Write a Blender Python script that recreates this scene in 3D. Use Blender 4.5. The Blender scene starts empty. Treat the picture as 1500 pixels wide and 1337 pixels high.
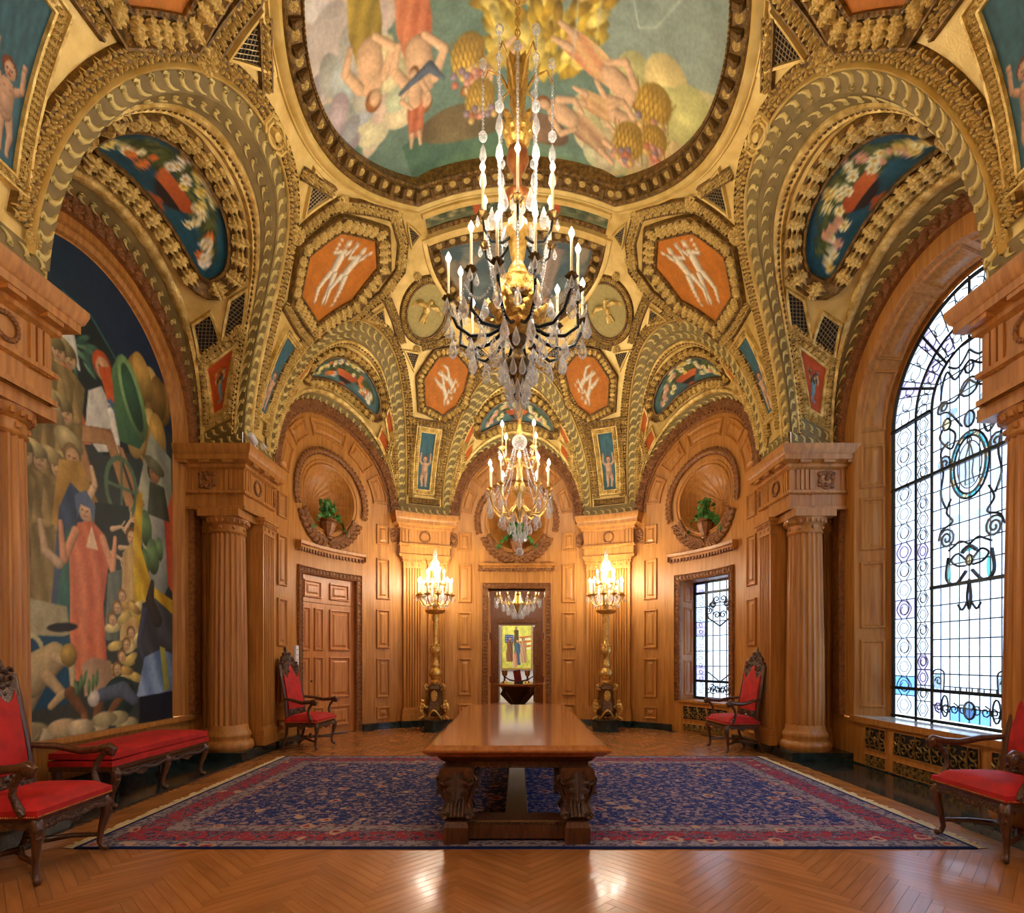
import bpy, math, random
import numpy as np
from mathutils import Vector, Matrix
random.seed(7); np.random.seed(7)
pi = math.pi
sc = bpy.context.scene
C = sc.collection

# ---------------------------------------------------------------- camera, sky, exposure
cam_d = bpy.data.cameras.new('camera'); cam = bpy.data.objects.new('camera', cam_d); C.objects.link(cam)
cam.location = (0, 0, 1.5); cam.rotation_euler = (pi / 2, 0, 0)
cam_d.sensor_fit = 'HORIZONTAL'; cam_d.sensor_width = 36; cam_d.lens = 800 / 1500 * 36
cam_d.shift_x = -7 / 1500; cam_d.shift_y = 293.5 / 1500; cam_d.clip_start = 0.05
sc.camera = cam
world = bpy.data.worlds.new('sky'); sc.world = world; world.use_nodes = True
wb = world.node_tree.nodes['Background']; wb.inputs[0].default_value = (0.78, 0.89, 1.0, 1); wb.inputs[1].default_value = 5.8
def portal(loc, rot, sx, sy):
    l = bpy.data.lights.new('window_portal', 'AREA'); l.shape = 'RECTANGLE'; l.size = sx; l.size_y = sy; l.cycles.is_portal = True
    o = bpy.data.objects.new('window_portal', l); C.objects.link(o); o.location = loc; o.rotation_euler = rot
vs_ = sc.view_settings
vs_.view_transform = 'Standard'; vs_.look = 'None'; vs_.gamma = 1; vs_.use_curve_mapping = False; vs_.exposure = 0.74
sc.cycles.use_denoising = True
sc.cycles.use_adaptive_sampling = True; sc.cycles.adaptive_threshold = 0.025
sc.cycles.max_bounces = 7; sc.cycles.diffuse_bounces = 4; sc.cycles.glossy_bounces = 4; sc.cycles.transmission_bounces = 6
sc.cycles.transparent_max_bounces = 12; sc.cycles.sample_clamp_indirect = 6; sc.cycles.caustics_reflective = False; sc.cycles.caustics_refractive = False

# ---------------------------------------------------------------- plan constants (metres)
YB, YC, A, B, N, ZS, H = 6.3, 8.6, 4.0, 3.6, 2.4, 4.54, 4.2
XW = 4.8                                             # side walls of the middle bay
portal((5.75, YB, 3.3), (0, -pi / 2, 0), 5.4, 2.8)
portal((4.9, 10.75, 1.9), (0, -pi / 2, -0.45), 2.6, 1.6)
portal((4.9, 2 * YB - 10.75, 1.9), (0, -pi / 2, 0.45), 2.6, 1.6)

# ---------------------------------------------------------------- helpers
def lin(c):
    c = np.asarray(c, float) / 255.0
    return np.where(c <= 0.04045, c / 12.92, ((c + 0.055) / 1.055) ** 2.4)
def tag(o, label=None, cat=None, group=None, kind=None):
    if label: o['label'] = label
    if cat: o['category'] = cat
    if group: o['group'] = group
    if kind: o['kind'] = kind
    return o
def empty(name, loc=(0, 0, 0), rz=0, parent=None):
    o = bpy.data.objects.new(name, None); C.objects.link(o); o.location = loc; o.rotation_euler = (0, 0, rz); o.parent = parent
    o.empty_display_size = 0.1
    return o
def thing(name, label, cat, loc=(0, 0, 0), rz=0, group=None):
    return tag(empty(name, loc, rz), label, cat, group)
def copy_tree(o, parent=None):
    c = o.copy(); C.objects.link(c); c.parent = parent
    for ch in list(o.children): copy_tree(ch, c)
    return c
def make_mesh(name, v, f, mat=None, smooth=40, cols=None):
    me = bpy.data.meshes.new(name); me.from_pydata(v, [], f); me.update()
    if smooth:
        me.polygons.foreach_set('use_smooth', [True] * len(me.polygons))
        if smooth < 180: me.set_sharp_from_angle(angle=math.radians(smooth))
    if cols is not None:
        a = me.color_attributes.new('Col', 'FLOAT_COLOR', 'POINT')
        buf = np.ones((len(v), 4), np.float32); buf[:, :3] = cols
        a.data.foreach_set('color', buf.ravel())
    if mat: me.materials.append(mat)
    return me
def link(name, me, parent=None, mw=None):
    o = bpy.data.objects.new(name, me); C.objects.link(o); o.parent = parent
    if mw is not None: o.matrix_local = mw
    return o
def frame_mat(p, n, t, s=(1, 1, 1)):
    """unit piece: local y along t, local z along n"""
    n = Vector(n).normalized(); t = Vector(t); t = (t - n * t.dot(n)).normalized(); b = t.cross(n)
    m = Matrix(((b.x * s[0], t.x * s[1], n.x * s[2], p[0]), (b.y * s[0], t.y * s[1], n.y * s[2], p[1]), (b.z * s[0], t.z * s[1], n.z * s[2], p[2]), (0, 0, 0, 1)))
    return m
class MB:
    def __init__(s): s.v = []; s.f = []
    def add(s, v, f):
        k = len(s.v); s.v += [tuple(p) for p in v]; s.f += [tuple(i + k for i in q) for q in f]; return s
    def bx(s, x0, x1, y0, y1, z0, z1, nx=1):
        v = []
        for i in range(nx + 1):
            x = x0 + (x1 - x0) * i / nx
            v += [(x, y0, z0), (x, y1, z0), (x, y1, z1), (x, y0, z1)]
        f = [(0, 1, 2, 3), tuple(4 * nx + i for i in (3, 2, 1, 0))]
        for i in range(nx):
            for j in range(4):
                a, b = 4 * i + j, 4 * i + (j + 1) % 4
                f.append((a, a + 4, b + 4, b))
        return s.add(v, f)
    def box(s, c, d): return s.bx(c[0] - d[0] / 2, c[0] + d[0] / 2, c[1] - d[1] / 2, c[1] + d[1] / 2, c[2] - d[2] / 2, c[2] + d[2] / 2)
    def lathe(s, prof, seg=24, c=(0, 0, 0), rf=None, a0=0, a1=2 * pi):
        full = abs(a1 - a0 - 2 * pi) < 1e-6; m = seg if full else seg + 1; v = []; f = []
        for r, z in prof:
            for i in range(m):
                a = a0 + (a1 - a0) * i / seg; q = r * (rf(a, z) if rf else 1)
                v.append((c[0] + q * math.cos(a), c[1] + q * math.sin(a), c[2] + z))
        for j in range(len(prof) - 1):
            for i in range(seg):
                k = (i + 1) % m if full else i + 1
                f.append((j * m + i, j * m + k, (j + 1) * m + k, (j + 1) * m + i))
        if full:
            if prof[0][0] > 1e-4: f.append(tuple(range(m - 1, -1, -1)))
            if prof[-1][0] > 1e-4: f.append(tuple((len(prof) - 1) * m + i for i in range(m)))
        return s.add(v, f)
    def tube(s, path, r, seg=6, closed=False, flat=1.0):
        P = [Vector(p) for p in path]; n = len(P); v = []; f = []
        if not hasattr(r, '__len__'): r = [r] * n
        up = None
        for i in range(n):
            t = (P[(i + 1) % n] - P[i - 1]) if closed else (P[min(i + 1, n - 1)] - P[max(i - 1, 0)])
            t = t.normalized() if t.length > 1e-9 else Vector((0, 0, 1))
            if up is None: up = Vector((0, 0, 1)) if abs(t.z) < 0.9 else Vector((1, 0, 0))
            b = t.cross(up); b = b.normalized() if b.length > 1e-6 else Vector((1, 0, 0)); u = b.cross(t).normalized(); up = u
            for j in range(seg):
                a = 2 * pi * j / seg; v.append(P[i] + b * (r[i] * math.cos(a)) + u * (r[i] * flat * math.sin(a)))
        for i in range(n if closed else n - 1):
            for j in range(seg):
                k = (j + 1) % seg; i2 = (i + 1) % n
                f.append((i * seg + j, i * seg + k, i2 * seg + k, i2 * seg + j))
        if not closed: f += [tuple(range(seg - 1, -1, -1)), tuple((n - 1) * seg + j for j in range(seg))]
        return s.add(v, f)
    def prism(s, poly, d0, d1, axis=2):
        """polygon in two axes extruded along the third"""
        n = len(poly); v = []
        for d in (d0, d1):
            for a, b in poly: v.append((a, b, d) if axis == 2 else (a, d, b) if axis == 1 else (d, a, b))
        f = [tuple(range(n - 1, -1, -1)), tuple(range(n, 2 * n))]
        f += [(i, (i + 1) % n, n + (i + 1) % n, n + i) for i in range(n)]
        return s.add(v, f)
    def strip(s, rows, closed=False):
        m = len(rows[0]); v = [p for r in rows for p in r]; f = []
        for j in range(len(rows) - (0 if closed else 1)):
            j2 = (j + 1) % len(rows)
            for i in range(m - 1): f.append((j * m + i, j * m + i + 1, j2 * m + i + 1, j2 * m + i))
        return s.add(v, f)
    def ball(s, c, r, seg=8, rings=5, sz=(1, 1, 1)):
        v = [(c[0], c[1], c[2] - r * sz[2])]; f = []
        for j in range(1, rings):
            b = -pi / 2 + pi * j / rings
            for i in range(seg):
                a = 2 * pi * i / seg; v.append((c[0] + r * sz[0] * math.cos(b) * math.cos(a), c[1] + r * sz[1] * math.cos(b) * math.sin(a), c[2] + r * sz[2] * math.sin(b)))
        v.append((c[0], c[1], c[2] + r * sz[2])); L = len(v) - 1
        for i in range(seg):
            k = (i + 1) % seg; f.append((0, 1 + k, 1 + i)); f.append((L, L - seg + i, L - seg + k))
            for j in range(rings - 2): f.append((1 + j * seg + i, 1 + j * seg + k, 1 + (j + 1) * seg + k, 1 + (j + 1) * seg + i))
        return s.add(v, f)
    def xf(s, m, start=0):
        s.v[start:] = [tuple(m @ Vector(p)) for p in s.v[start:]]; return s
    def mapped(s, fn): s.v = [tuple(fn(*p)) for p in s.v]; return s
    def mesh(s, name, mat, smooth=40): return make_mesh(name, s.v, s.f, mat, smooth)
    def build(s, name, mat, parent=None, fmap=None, smooth=40):
        if fmap: s.mapped(fmap)
        return link(name, s.mesh(name, mat, smooth), parent)
def scatter(name, me, mats, parent, cap=300, label=None):
    """the largest pieces in the picture as objects of their own, the rest joined"""
    def size(m):
        p = m.translation; d = max(p.y, 0.6)
        out = abs(p.x) / d > 0.97 or p.y < 0.6 or (p.z - 1.5) / d > 1.25
        return -(m.to_scale().y / d) * (0.01 if out else 1)
    mats = sorted(mats, key=size)
    for m in mats[:cap]:
        o = link(name, me, parent, m)
    rest = mats[cap:]
    if rest:
        nv = len(me.vertices); co = np.empty(nv * 3); me.vertices.foreach_get('co', co); co = co.reshape(-1, 3)
        fs = [tuple(p.vertices) for p in me.polygons]; V = []; F = []
        for k, m in enumerate(rest):
            M = np.array(m); V.append(co @ M[:3, :3].T + M[:3, 3]); F += [tuple(i + k * nv for i in q) for q in fs]
        o = link(name, make_mesh(name, np.concatenate(V).tolist(), F, me.materials[0], 50), parent)
        o['kind'] = 'stuff'

# ---------------------------------------------------------------- materials
MT = {}
def mat(name, col, rough=0.5, metal=0.0, var=0.12, scale=8.0, bump=0.0, bscale=40.0, stretch=(1, 1, 1), spec=0.5, col2=None, coat=0.0, emit=None, es=0, detail=3):
    if name in MT: return MT[name]
    m = bpy.data.materials.new(name); m.use_nodes = True; nt = m.node_tree; b = nt.nodes['Principled BSDF']
    c = lin(col); c2 = lin(col2) if col2 is not None else c * (1 + var); c1 = c * (1 - var) if col2 is None else c
    tc = nt.nodes.new('ShaderNodeTexCoord'); mp = nt.nodes.new('ShaderNodeMapping'); mp.inputs['Scale'].default_value = stretch
    nt.links.new(tc.outputs['Object'], mp.inputs[0])
    nz = nt.nodes.new('ShaderNodeTexNoise'); nz.inputs['Scale'].default_value = scale; nz.inputs['Detail'].default_value = detail
    nt.links.new(mp.outputs[0], nz.inputs[0])
    rp = nt.nodes.new('ShaderNodeValToRGB'); rp.color_ramp.elements[0].position = 0.3; rp.color_ramp.elements[1].position = 0.7
    rp.color_ramp.elements[0].color = (*c1, 1); rp.color_ramp.elements[1].color = (*np.clip(c2, 0, 1), 1)
    nt.links.new(nz.outputs[0], rp.inputs[0]); nt.links.new(rp.outputs[0], b.inputs['Base Color'])
    b.inputs['Roughness'].default_value = rough; b.inputs['Metallic'].default_value = metal; b.inputs['Specular IOR Level'].default_value = spec
    if coat: b.inputs['Coat Weight'].default_value = coat; b.inputs['Coat Roughness'].default_value = 0.08
    if bump:
        n2 = nt.nodes.new('ShaderNodeTexNoise'); n2.inputs['Scale'].default_value = bscale; n2.inputs['Detail'].default_value = 2
        nt.links.new(mp.outputs[0], n2.inputs[0])
        bp = nt.nodes.new('ShaderNodeBump'); bp.inputs['Strength'].default_value = bump; bp.inputs['Distance'].default_value = 0.02
        nt.links.new(n2.outputs[0], bp.inputs['Height']); nt.links.new(bp.outputs[0], b.inputs['Normal'])
    if emit is not None:
        b.inputs['Emission Color'].default_value = (*lin(emit), 1); b.inputs['Emission Strength'].default_value = es
        m.cycles.emission_sampling = 'NONE'
    MT[name] = m
    return m
def paint_mat(name, rough=0.6, grain=0.06):
    if name in MT: return MT[name]
    m = bpy.data.materials.new(name); m.use_nodes = True; nt = m.node_tree; b = nt.nodes['Principled BSDF']
    a = nt.nodes.new('ShaderNodeVertexColor'); a.layer_name = 'Col'
    nz = nt.nodes.new('ShaderNodeTexNoise'); nz.inputs['Scale'].default_value = 22; nz.inputs['Detail'].default_value = 5
    tc = nt.nodes.new('ShaderNodeTexCoord'); nt.links.new(tc.outputs['Object'], nz.inputs[0])
    hs = nt.nodes.new('ShaderNodeHueSaturation'); mr = nt.nodes.new('ShaderNodeMapRange')
    mr.inputs[1].default_value = 0.3; mr.inputs[2].default_value = 0.7; mr.inputs[3].default_value = 1 - grain * 2; mr.inputs[4].default_value = 1 + grain * 2
    nt.links.new(nz.outputs[0], mr.inputs[0]); nt.links.new(mr.outputs[0], hs.inputs['Value']); nt.links.new(a.outputs[0], hs.inputs['Color'])
    nt.links.new(hs.outputs[0], b.inputs['Base Color']); b.inputs['Roughness'].default_value = rough; b.inputs['Specular IOR Level'].default_value = 0.3
    MT[name] = m
    return m
OAK = mat('oak', (156, 100, 42), 0.42, var=0.0, col2=(192, 134, 62), scale=2.5, stretch=(9, 9, 0.6), detail=5, bump=0.05, bscale=30)
OAKC = mat('oak_carved', (106, 62, 26), 0.5, col2=(154, 100, 46), scale=18, bump=0.35, bscale=55)
GOLDP = mat('gold_leaf_plain', (200, 168, 86), 0.4, 0.25, col2=(232, 204, 126), scale=5, bump=0.12, bscale=60)
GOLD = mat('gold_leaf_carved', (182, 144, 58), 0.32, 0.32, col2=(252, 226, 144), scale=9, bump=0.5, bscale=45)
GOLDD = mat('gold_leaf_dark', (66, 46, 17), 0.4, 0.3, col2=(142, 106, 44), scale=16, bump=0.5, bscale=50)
DRAB = mat('drab_olive_paint', (112, 96, 52), 0.6, 0.1, col2=(140, 120, 68), scale=5)
CREAM = mat('cream_gold_paint', (214, 196, 122), 0.5, 0.15, var=0.08)
BRONZE = mat('dark_bronze', (58, 44, 24), 0.35, 0.8, col2=(120, 92, 44), scale=25)
BRASS = mat('gilt_brass', (186, 140, 56), 0.28, 0.7, col2=(242, 206, 120), scale=20, bump=0.25, bscale=60)
BLACKM = mat('black_iron', (18, 22, 24), 0.4, 0.6)
WALNUT = mat('walnut', (58, 34, 20), 0.3, col2=(98, 60, 36), scale=6, stretch=(6, 6, 1), coat=0.25)
WALNUTC = mat('walnut_carved', (44, 28, 18), 0.32, col2=(92, 58, 34), scale=30, bump=0.6, bscale=60, coat=0.2)
TABLEW = mat('table_top_wood', (146, 84, 38), 0.12, col2=(178, 108, 54), scale=3, stretch=(8, 0.8, 8), coat=0.6)
RED = mat('red_velvet', (158, 12, 14), 0.75, col2=(196, 24, 22), scale=9, bump=0.1, bscale=25)
BLACKV = mat('vent_dark', (14, 11, 8), 0.8)
MESHW = mat('lattice_wire', (150, 132, 96), 0.4, 0.6)
TERRA = mat('terracotta_orange', (196, 92, 22), 0.6, col2=(216, 112, 36), scale=6)
STONEW = mat('white_plastic', (225, 228, 232), 0.4, var=0.02)
def marble():
    m = mat('green_black_marble', (16, 22, 24), 0.12, col2=(44, 58, 60), scale=4, detail=8)
    nt = m.node_tree; b = nt.nodes['Principled BSDF']; rp = [n for n in nt.nodes if n.type == 'VALTORGB'][0]
    e = rp.color_ramp.elements.new(0.74); e.color = (*lin((150, 165, 160)), 1); e = rp.color_ramp.elements.new(0.66); e.color = (*lin((46, 62, 62)), 1)
    nz = [n for n in nt.nodes if n.type == 'TEX_NOISE'][0]; nz.inputs['Distortion'].default_value = 2.0
    return m
MARBLE = marble()
CRYSTAL = bpy.data.materials.new('crystal'); CRYSTAL.use_nodes = True
_n = CRYSTAL.node_tree; _b = _n.nodes['Principled BSDF']
_b.inputs['Base Color'].default_value = (0.8, 0.82, 0.84, 1); _b.inputs['Roughness'].default_value = 0.05; _b.inputs['Specular IOR Level'].default_value = 0.9
_tr = _n.nodes.new('ShaderNodeBsdfTransparent'); _mx = _n.nodes.new('ShaderNodeMixShader'); _tr.inputs[0].default_value = (0.95, 0.96, 0.98, 1)
_lw = _n.nodes.new('ShaderNodeLayerWeight'); _lw.inputs[0].default_value = 0.55
_mr = _n.nodes.new('ShaderNodeMapRange'); _mr.inputs[3].default_value = 0.12; _mr.inputs[4].default_value = 0.72
_n.links.new(_lw.outputs['Facing'], _mr.inputs[0]); _n.links.new(_mr.outputs[0], _mx.inputs[0])
_n.links.new(_tr.outputs[0], _mx.inputs[1]); _n.links.new(_b.outputs[0], _mx.inputs[2]); _n.links.new(_mx.outputs[0], _n.nodes['Material Output'].inputs[0])
BULB = mat('lit_bulb', (255, 244, 220), 0.4, var=0, emit=(255, 236, 200), es=9)
CANDLE = mat('ivory_candle_sleeve', (226, 212, 168), 0.5, var=0.04)

# ---------------------------------------------------------------- painter: colours of painted panels
class CV:
    def __init__(s, x0, x1, y0, y1, res, bg):
        s.b = (x0, x1, y0, y1); s.w = max(2, int((x1 - x0) * res)); s.h = max(2, int((y1 - y0) * res)); s.res = res
        s.a = np.ones((s.h, s.w, 3)) * np.array(bg, float)
        s.X, s.Y = np.meshgrid(x0 + (np.arange(s.w) + 0.5) * (x1 - x0) / s.w, y0 + (np.arange(s.h) + 0.5) * (y1 - y0) / s.h)
    def _win(s, xa, xb, ya, yb):
        x0, x1, y0, y1 = s.b
        i0 = max(0, int((xa - x0) / (x1 - x0) * s.w) - 1); i1 = min(s.w, int((xb - x0) / (x1 - x0) * s.w) + 2)
        j0 = max(0, int((ya - y0) / (y1 - y0) * s.h) - 1); j1 = min(s.h, int((yb - y0) / (y1 - y0) * s.h) + 2)
        return None if i0 >= i1 or j0 >= j1 else (slice(j0, j1), slice(i0, i1))
    def _mix(s, w, m, col):
        s.a[w] = s.a[w] * (1 - m[..., None]) + col * m[..., None]
    def poly(s, pts, col, col2=None, ang=0.0, folds=0, fw=0.2, outline=None, soft=1.0):
        """filled outline; col to col2 across direction ang, with drapery folds"""
        P = np.array(pts, float); w = s._win(P[:, 0].min(), P[:, 0].max(), P[:, 1].min(), P[:, 1].max())
        if w is None: return
        X, Y = s.X[w], s.Y[w]; ins = np.zeros(X.shape, bool); d = np.full(X.shape, 1e9)
        for i in range(len(P)):
            (xa, ya), (xb, yb) = P[i - 1], P[i]
            if ya != yb:
                c = (ya > Y) != (yb > Y); ins ^= c & (X < (xb - xa) * (Y - ya) / (yb - ya) + xa)
            ex, ey = xb - xa, yb - ya; L = ex * ex + ey * ey + 1e-12
            t = np.clip(((X - xa) * ex + (Y - ya) * ey) / L, 0, 1); d = np.minimum(d, np.hypot(X - xa - t * ex, Y - ya - t * ey))
        e = soft / s.res
        m = np.clip(0.5 + np.where(ins, d, -d) / e, 0, 1)
        c1 = np.array(col, float); c2 = np.array(col2 if col2 is not None else col, float)
        u = X * math.cos(ang) + Y * math.sin(ang); u = (u - u.min()) / (np.ptp(u) + 1e-9)
        if folds:
            vv = -X * math.sin(ang) + Y * math.cos(ang)
            u = u + fw * np.sin(u * folds * 2 * pi + 2.2 * np.sin(vv * 3.1) + vv * 1.7); u = np.clip(u, 0, 1)
        colr = c1 + (c2 - c1) * u[..., None]
        if outline is not None:
            k = np.clip(1 - d / (1.6 / s.res), 0, 1)[..., None] * 0.7; colr = colr * (1 - k) + np.array(outline, float) * k
        s._mix(w, m, colr)
    def ell(s, cx, cy, rx, ry, col, rot=0.0, shade=0.35, lx=-0.4, ly=0.5):
        R = max(rx, ry); w = s._win(cx - R, cx + R, cy - R, cy + R)
        if w is None: return
        dx, dy = s.X[w] - cx, s.Y[w] - cy; c, n = math.cos(rot), math.sin(rot)
        a, b = (dx * c + dy * n) / rx, (-dx * n + dy * c) / ry; q = np.hypot(a, b)
        m = np.clip((1 - q) * min(rx, ry) * s.res + 0.5, 0, 1)
        sh = 1 - shade * np.clip(np.hypot(dx / R - lx * 0.6, dy / R - ly * 0.6), 0, 1.4)
        s._mix(w, m, np.clip(np.array(col, float) * (sh + shade * 0.45)[..., None], 0, 255))
    def limb(s, pts, rad, col, shade=0.4):
        for i in range(len(pts) - 1):
            (xa, ya), (xb, yb) = pts[i], pts[i + 1]; ra, rb = rad[i], rad[i + 1]; R = max(ra, rb)
            w = s._win(min(xa, xb) - R, max(xa, xb) + R, min(ya, yb) - R, max(ya, yb) + R)
            if w is None: continue
            X, Y = s.X[w], s.Y[w]; ex, ey = xb - xa, yb - ya; L = ex * ex + ey * ey + 1e-12
            t = np.clip(((X - xa) * ex + (Y - ya) * ey) / L, 0, 1); r = ra + (rb - ra) * t
            dx, dy = X - xa - t * ex, Y - ya - t * ey; d = np.hypot(dx, dy)
            m = np.clip((r - d) * s.res + 0.5, 0, 1); k = 1 + shade * ((dy * 0.6 - dx * 0.5) / r) * 0.6 - shade * 0.5 * (d / r) ** 3
            s._mix(w, m, np.clip(np.array(col, float) * k[..., None], 0, 255))
    def line(s, pts, wd, col): s.limb(pts, [wd / 2] * len(pts), col, 0)
    def noise(s, amp, n=14):
        g = np.random.rand(n + 2, n + 2); yi = np.linspace(0, n, s.h); xi = np.linspace(0, n, s.w)
        j, i = yi.astype(int), xi.astype(int); fy, fx = (yi - j)[:, None], (xi - i)[None]
        v = g[j][:, i] * (1 - fy) * (1 - fx) + g[j + 1][:, i] * fy * (1 - fx) + g[j][:, i + 1] * (1 - fy) * fx + g[j + 1][:, i + 1] * fy * fx
        s.a *= (1 + amp * (v - 0.5) * 2)[..., None]
    def at(s, x, y):
        x0, x1, y0, y1 = s.b
        fx = np.clip((np.asarray(x) - x0) / (x1 - x0) * s.w - 0.5, 0, s.w - 1.001); fy = np.clip((np.asarray(y) - y0) / (y1 - y0) * s.h - 0.5, 0, s.h - 1.001)
        i, j = fx.astype(int), fy.astype(int); fx = (fx - i)[..., None]; fy = (fy - j)[..., None]; a = s.a
        i2 = np.minimum(i + 1, s.w - 1); j2 = np.minimum(j + 1, s.h - 1)
        return lin(np.clip(a[j, i] * (1 - fx) * (1 - fy) + a[j, i2] * fx * (1 - fy) + a[j2, i] * (1 - fx) * fy + a[j2, i2] * fx * fy, 0, 255))
    # generic figures
    def head(s, x, y, r, skin, hair, rot=0.0):
        s.ell(x, y + r * 0.18, r * 1.02, r * 1.12, hair, rot); s.ell(x + r * 0.12 * math.cos(rot), y - r * 0.08, r * 0.78, r * 0.95, skin, rot, 0.25)
        for k in (-0.28, 0.34): s.ell(x + k * r, y + 0.02 * r, r * 0.12, r * 0.07, (70, 50, 40), 0, 0)
        s.line([(x + 0.08 * r, y), (x + 0.12 * r, y - 0.3 * r)], r * 0.1, (150, 100, 75)); s.line([(x - 0.15 * r, y - 0.52 * r), (x + 0.3 * r, y - 0.52 * r)], r * 0.1, (150, 70, 60))
    def putto(s, x, y, h, skin=(196, 160, 128), hair=(120, 66, 34), arms=1.0, flip=1):
        u = h
        for k in (-1, 1):
            s.limb([(x + k * 0.05 * u, y + 0.38 * u), (x + k * 0.08 * u + 0.02 * u * flip, y + 0.2 * u), (x + k * 0.06 * u, y + 0.02 * u)], [0.065 * u, 0.05 * u, 0.03 * u], skin)
            s.ell(x + k * 0.075 * u, y + 0.01 * u, 0.04 * u, 0.018 * u, skin)
            s.limb([(x + k * 0.08 * u, y + 0.64 * u), (x + k * 0.17 * u, y + (0.66 + 0.06 * arms) * u), (x + k * 0.15 * u, y + (0.72 + 0.2 * arms) * u)], [0.04 * u, 0.034 * u, 0.024 * u], skin)
            s.ell(x + k * 0.15 * u, y + (0.75 + 0.2 * arms) * u, 0.03 * u, 0.035 * u, skin)
        s.limb([(x, y + 0.42 * u), (x, y + 0.62 * u)], [0.105 * u, 0.095 * u], skin); s.ell(x, y + 0.48 * u, 0.1 * u, 0.1 * u, skin, 0, 0.3)
        s.ell(x - 0.04 * u, y + 0.62 * u, 0.02 * u, 0.012 * u, (170, 110, 90)); s.ell(x + 0.04 * u, y + 0.62 * u, 0.02 * u, 0.012 * u, (170, 110, 90))
        s.head(x, y + 0.8 * u, 0.085 * u, skin, hair)
    def robed(s, x, y, h, robe, robe2, skin=(205, 165, 130), hair=(90, 60, 40), lean=0.0, arms=(), bare=0.0):
        u = h; L = lean * u
        s.poly([(x - 0.14 * u, y), (x + 0.14 * u, y), (x + 0.13 * u + L * 0.4, y + 0.35 * u), (x + 0.12 * u + L * 0.8, y + 0.62 * u), (x + 0.13 * u + L, y + 0.8 * u), (x + 0.04 * u + L, y + 0.86 * u), (x - 0.04 * u + L, y + 0.86 * u), (x - 0.13 * u + L, y + 0.8 * u), (x - 0.11 * u + L * 0.8, y + 0.6 * u), (x - 0.15 * u + L * 0.4, y + 0.3 * u)], robe, robe2, 0.15, 4, 0.25)
        if bare: s.limb([(x + L * 0.9, y + 0.66 * u), (x + L, y + 0.8 * u)], [0.09 * u, 0.11 * u], skin)
        for k, ex, ey, hx, hy in arms:
            s.limb([(x + L + k * 0.1 * u, y + 0.78 * u), (x + L + ex * u, y + ey * u), (x + L + hx * u, y + hy * u)], [0.045 * u, 0.036 * u, 0.024 * u], skin)
        s.head(x + L, y + 0.93 * u, 0.062 * u, skin, hair)
def painted_grid(name, m, fn, us, vs, cv, parent, keep=None, cu=None):
    """a grid of points fn(u,v); colours from the canvas at (u,v)"""
    U, V = np.meshgrid(us, vs); v = [tuple(fn(a, b)) for a, b in zip(U.ravel(), V.ravel())]
    n = len(us); F = []
    for j in range(len(vs) - 1):
        for i in range(n - 1):
            if keep is None or keep((us[i] + us[i + 1]) / 2, (vs[j] + vs[j + 1]) / 2): F.append((j * n + i, j * n + i + 1, (j + 1) * n + i + 1, (j + 1) * n + i))
    return link(name, make_mesh(name, v, F, m, 180, cv.at(U.ravel(), V.ravel())), parent)
def painted_poly(name, m, fn, poly, cv, parent, rings=24, per=None):
    """outline in (u,v), filled by rings towards its middle"""
    P = np.array(poly, float); c = P.mean(0); v = []; uv = []; F = []; n = len(P)
    for k in range(rings + 1):
        q = c + (P - c) * (1 - k / rings * 0.98)
        for a, b in q: v.append(tuple(fn(a, b))); uv.append((a, b))
    for k in range(rings):
        for i in range(n):
            j = (i + 1) % n; F.append((k * n + i, k * n + j, (k + 1) * n + j, (k + 1) * n + i))
    F.append(tuple(rings * n + i for i in range(n)))
    uv = np.array(uv)
    return link(name, make_mesh(name, v, F, m, 180, cv.at(uv[:, 0], uv[:, 1])), parent)
def dense(pts, step, closed=True):
    out = []; n = len(pts)
    for i in range(n if closed else n - 1):
        a, b = Vector((*pts[i],)), Vector((*pts[(i + 1) % n],)); k = max(1, int((b - a).length / step))
        out += [tuple(a + (b - a) * j / k) for j in range(k)]
    if not closed: out.append(tuple(pts[-1]))
    return out
# ---------------------------------------------------------------- plan curve of wall and vault
_th = np.linspace(0, pi / 2, 800); _bx = A * np.sin(_th) ** (2 / N); _by = YC + B * np.cos(_th) ** (2 / N)
_bs = np.concatenate([[0], np.cumsum(np.hypot(np.diff(_bx), np.diff(_by)))]); S0 = float(_bs[-1])
def base(s):
    a = abs(s); g = 1 if s >= 0 else -1
    if a <= S0: return g * float(np.interp(a, _bs, _bx)), float(np.interp(a, _bs, _by))
    return g * A, YC - (a - S0)
def s_of_x(x): return float(np.interp(x, _bx, _bs))
def WM(s, d, z):
    x, y = base(s); xa, ya = base(s - 0.02); xb, yb = base(s + 0.02); L = math.hypot(xb - xa, yb - ya)
    return (x + d * (yb - ya) / L, y - d * (xb - xa) / L, z)
def VS(s, ph):
    x, y = base(s); c = math.cos(ph)
    return Vector((x * c, YC + (y - YC) * c if abs(s) < S0 else y, ZS + H * math.sin(ph)))
def rho(x, y):
    u = max(0.0, abs(y - YB) - (YC - YB))
    return ((abs(x) / A) ** N + (u / B) ** N) ** (1 / N)
def VXY(x, y): return Vector((x, y, ZS + H * math.sqrt(max(0.0, 1 - rho(x, y) ** 2))))
def mir(kx, ky): return lambda p: Vector((p[0] * kx, YB + ky * (p[1] - YB), p[2]))
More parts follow.
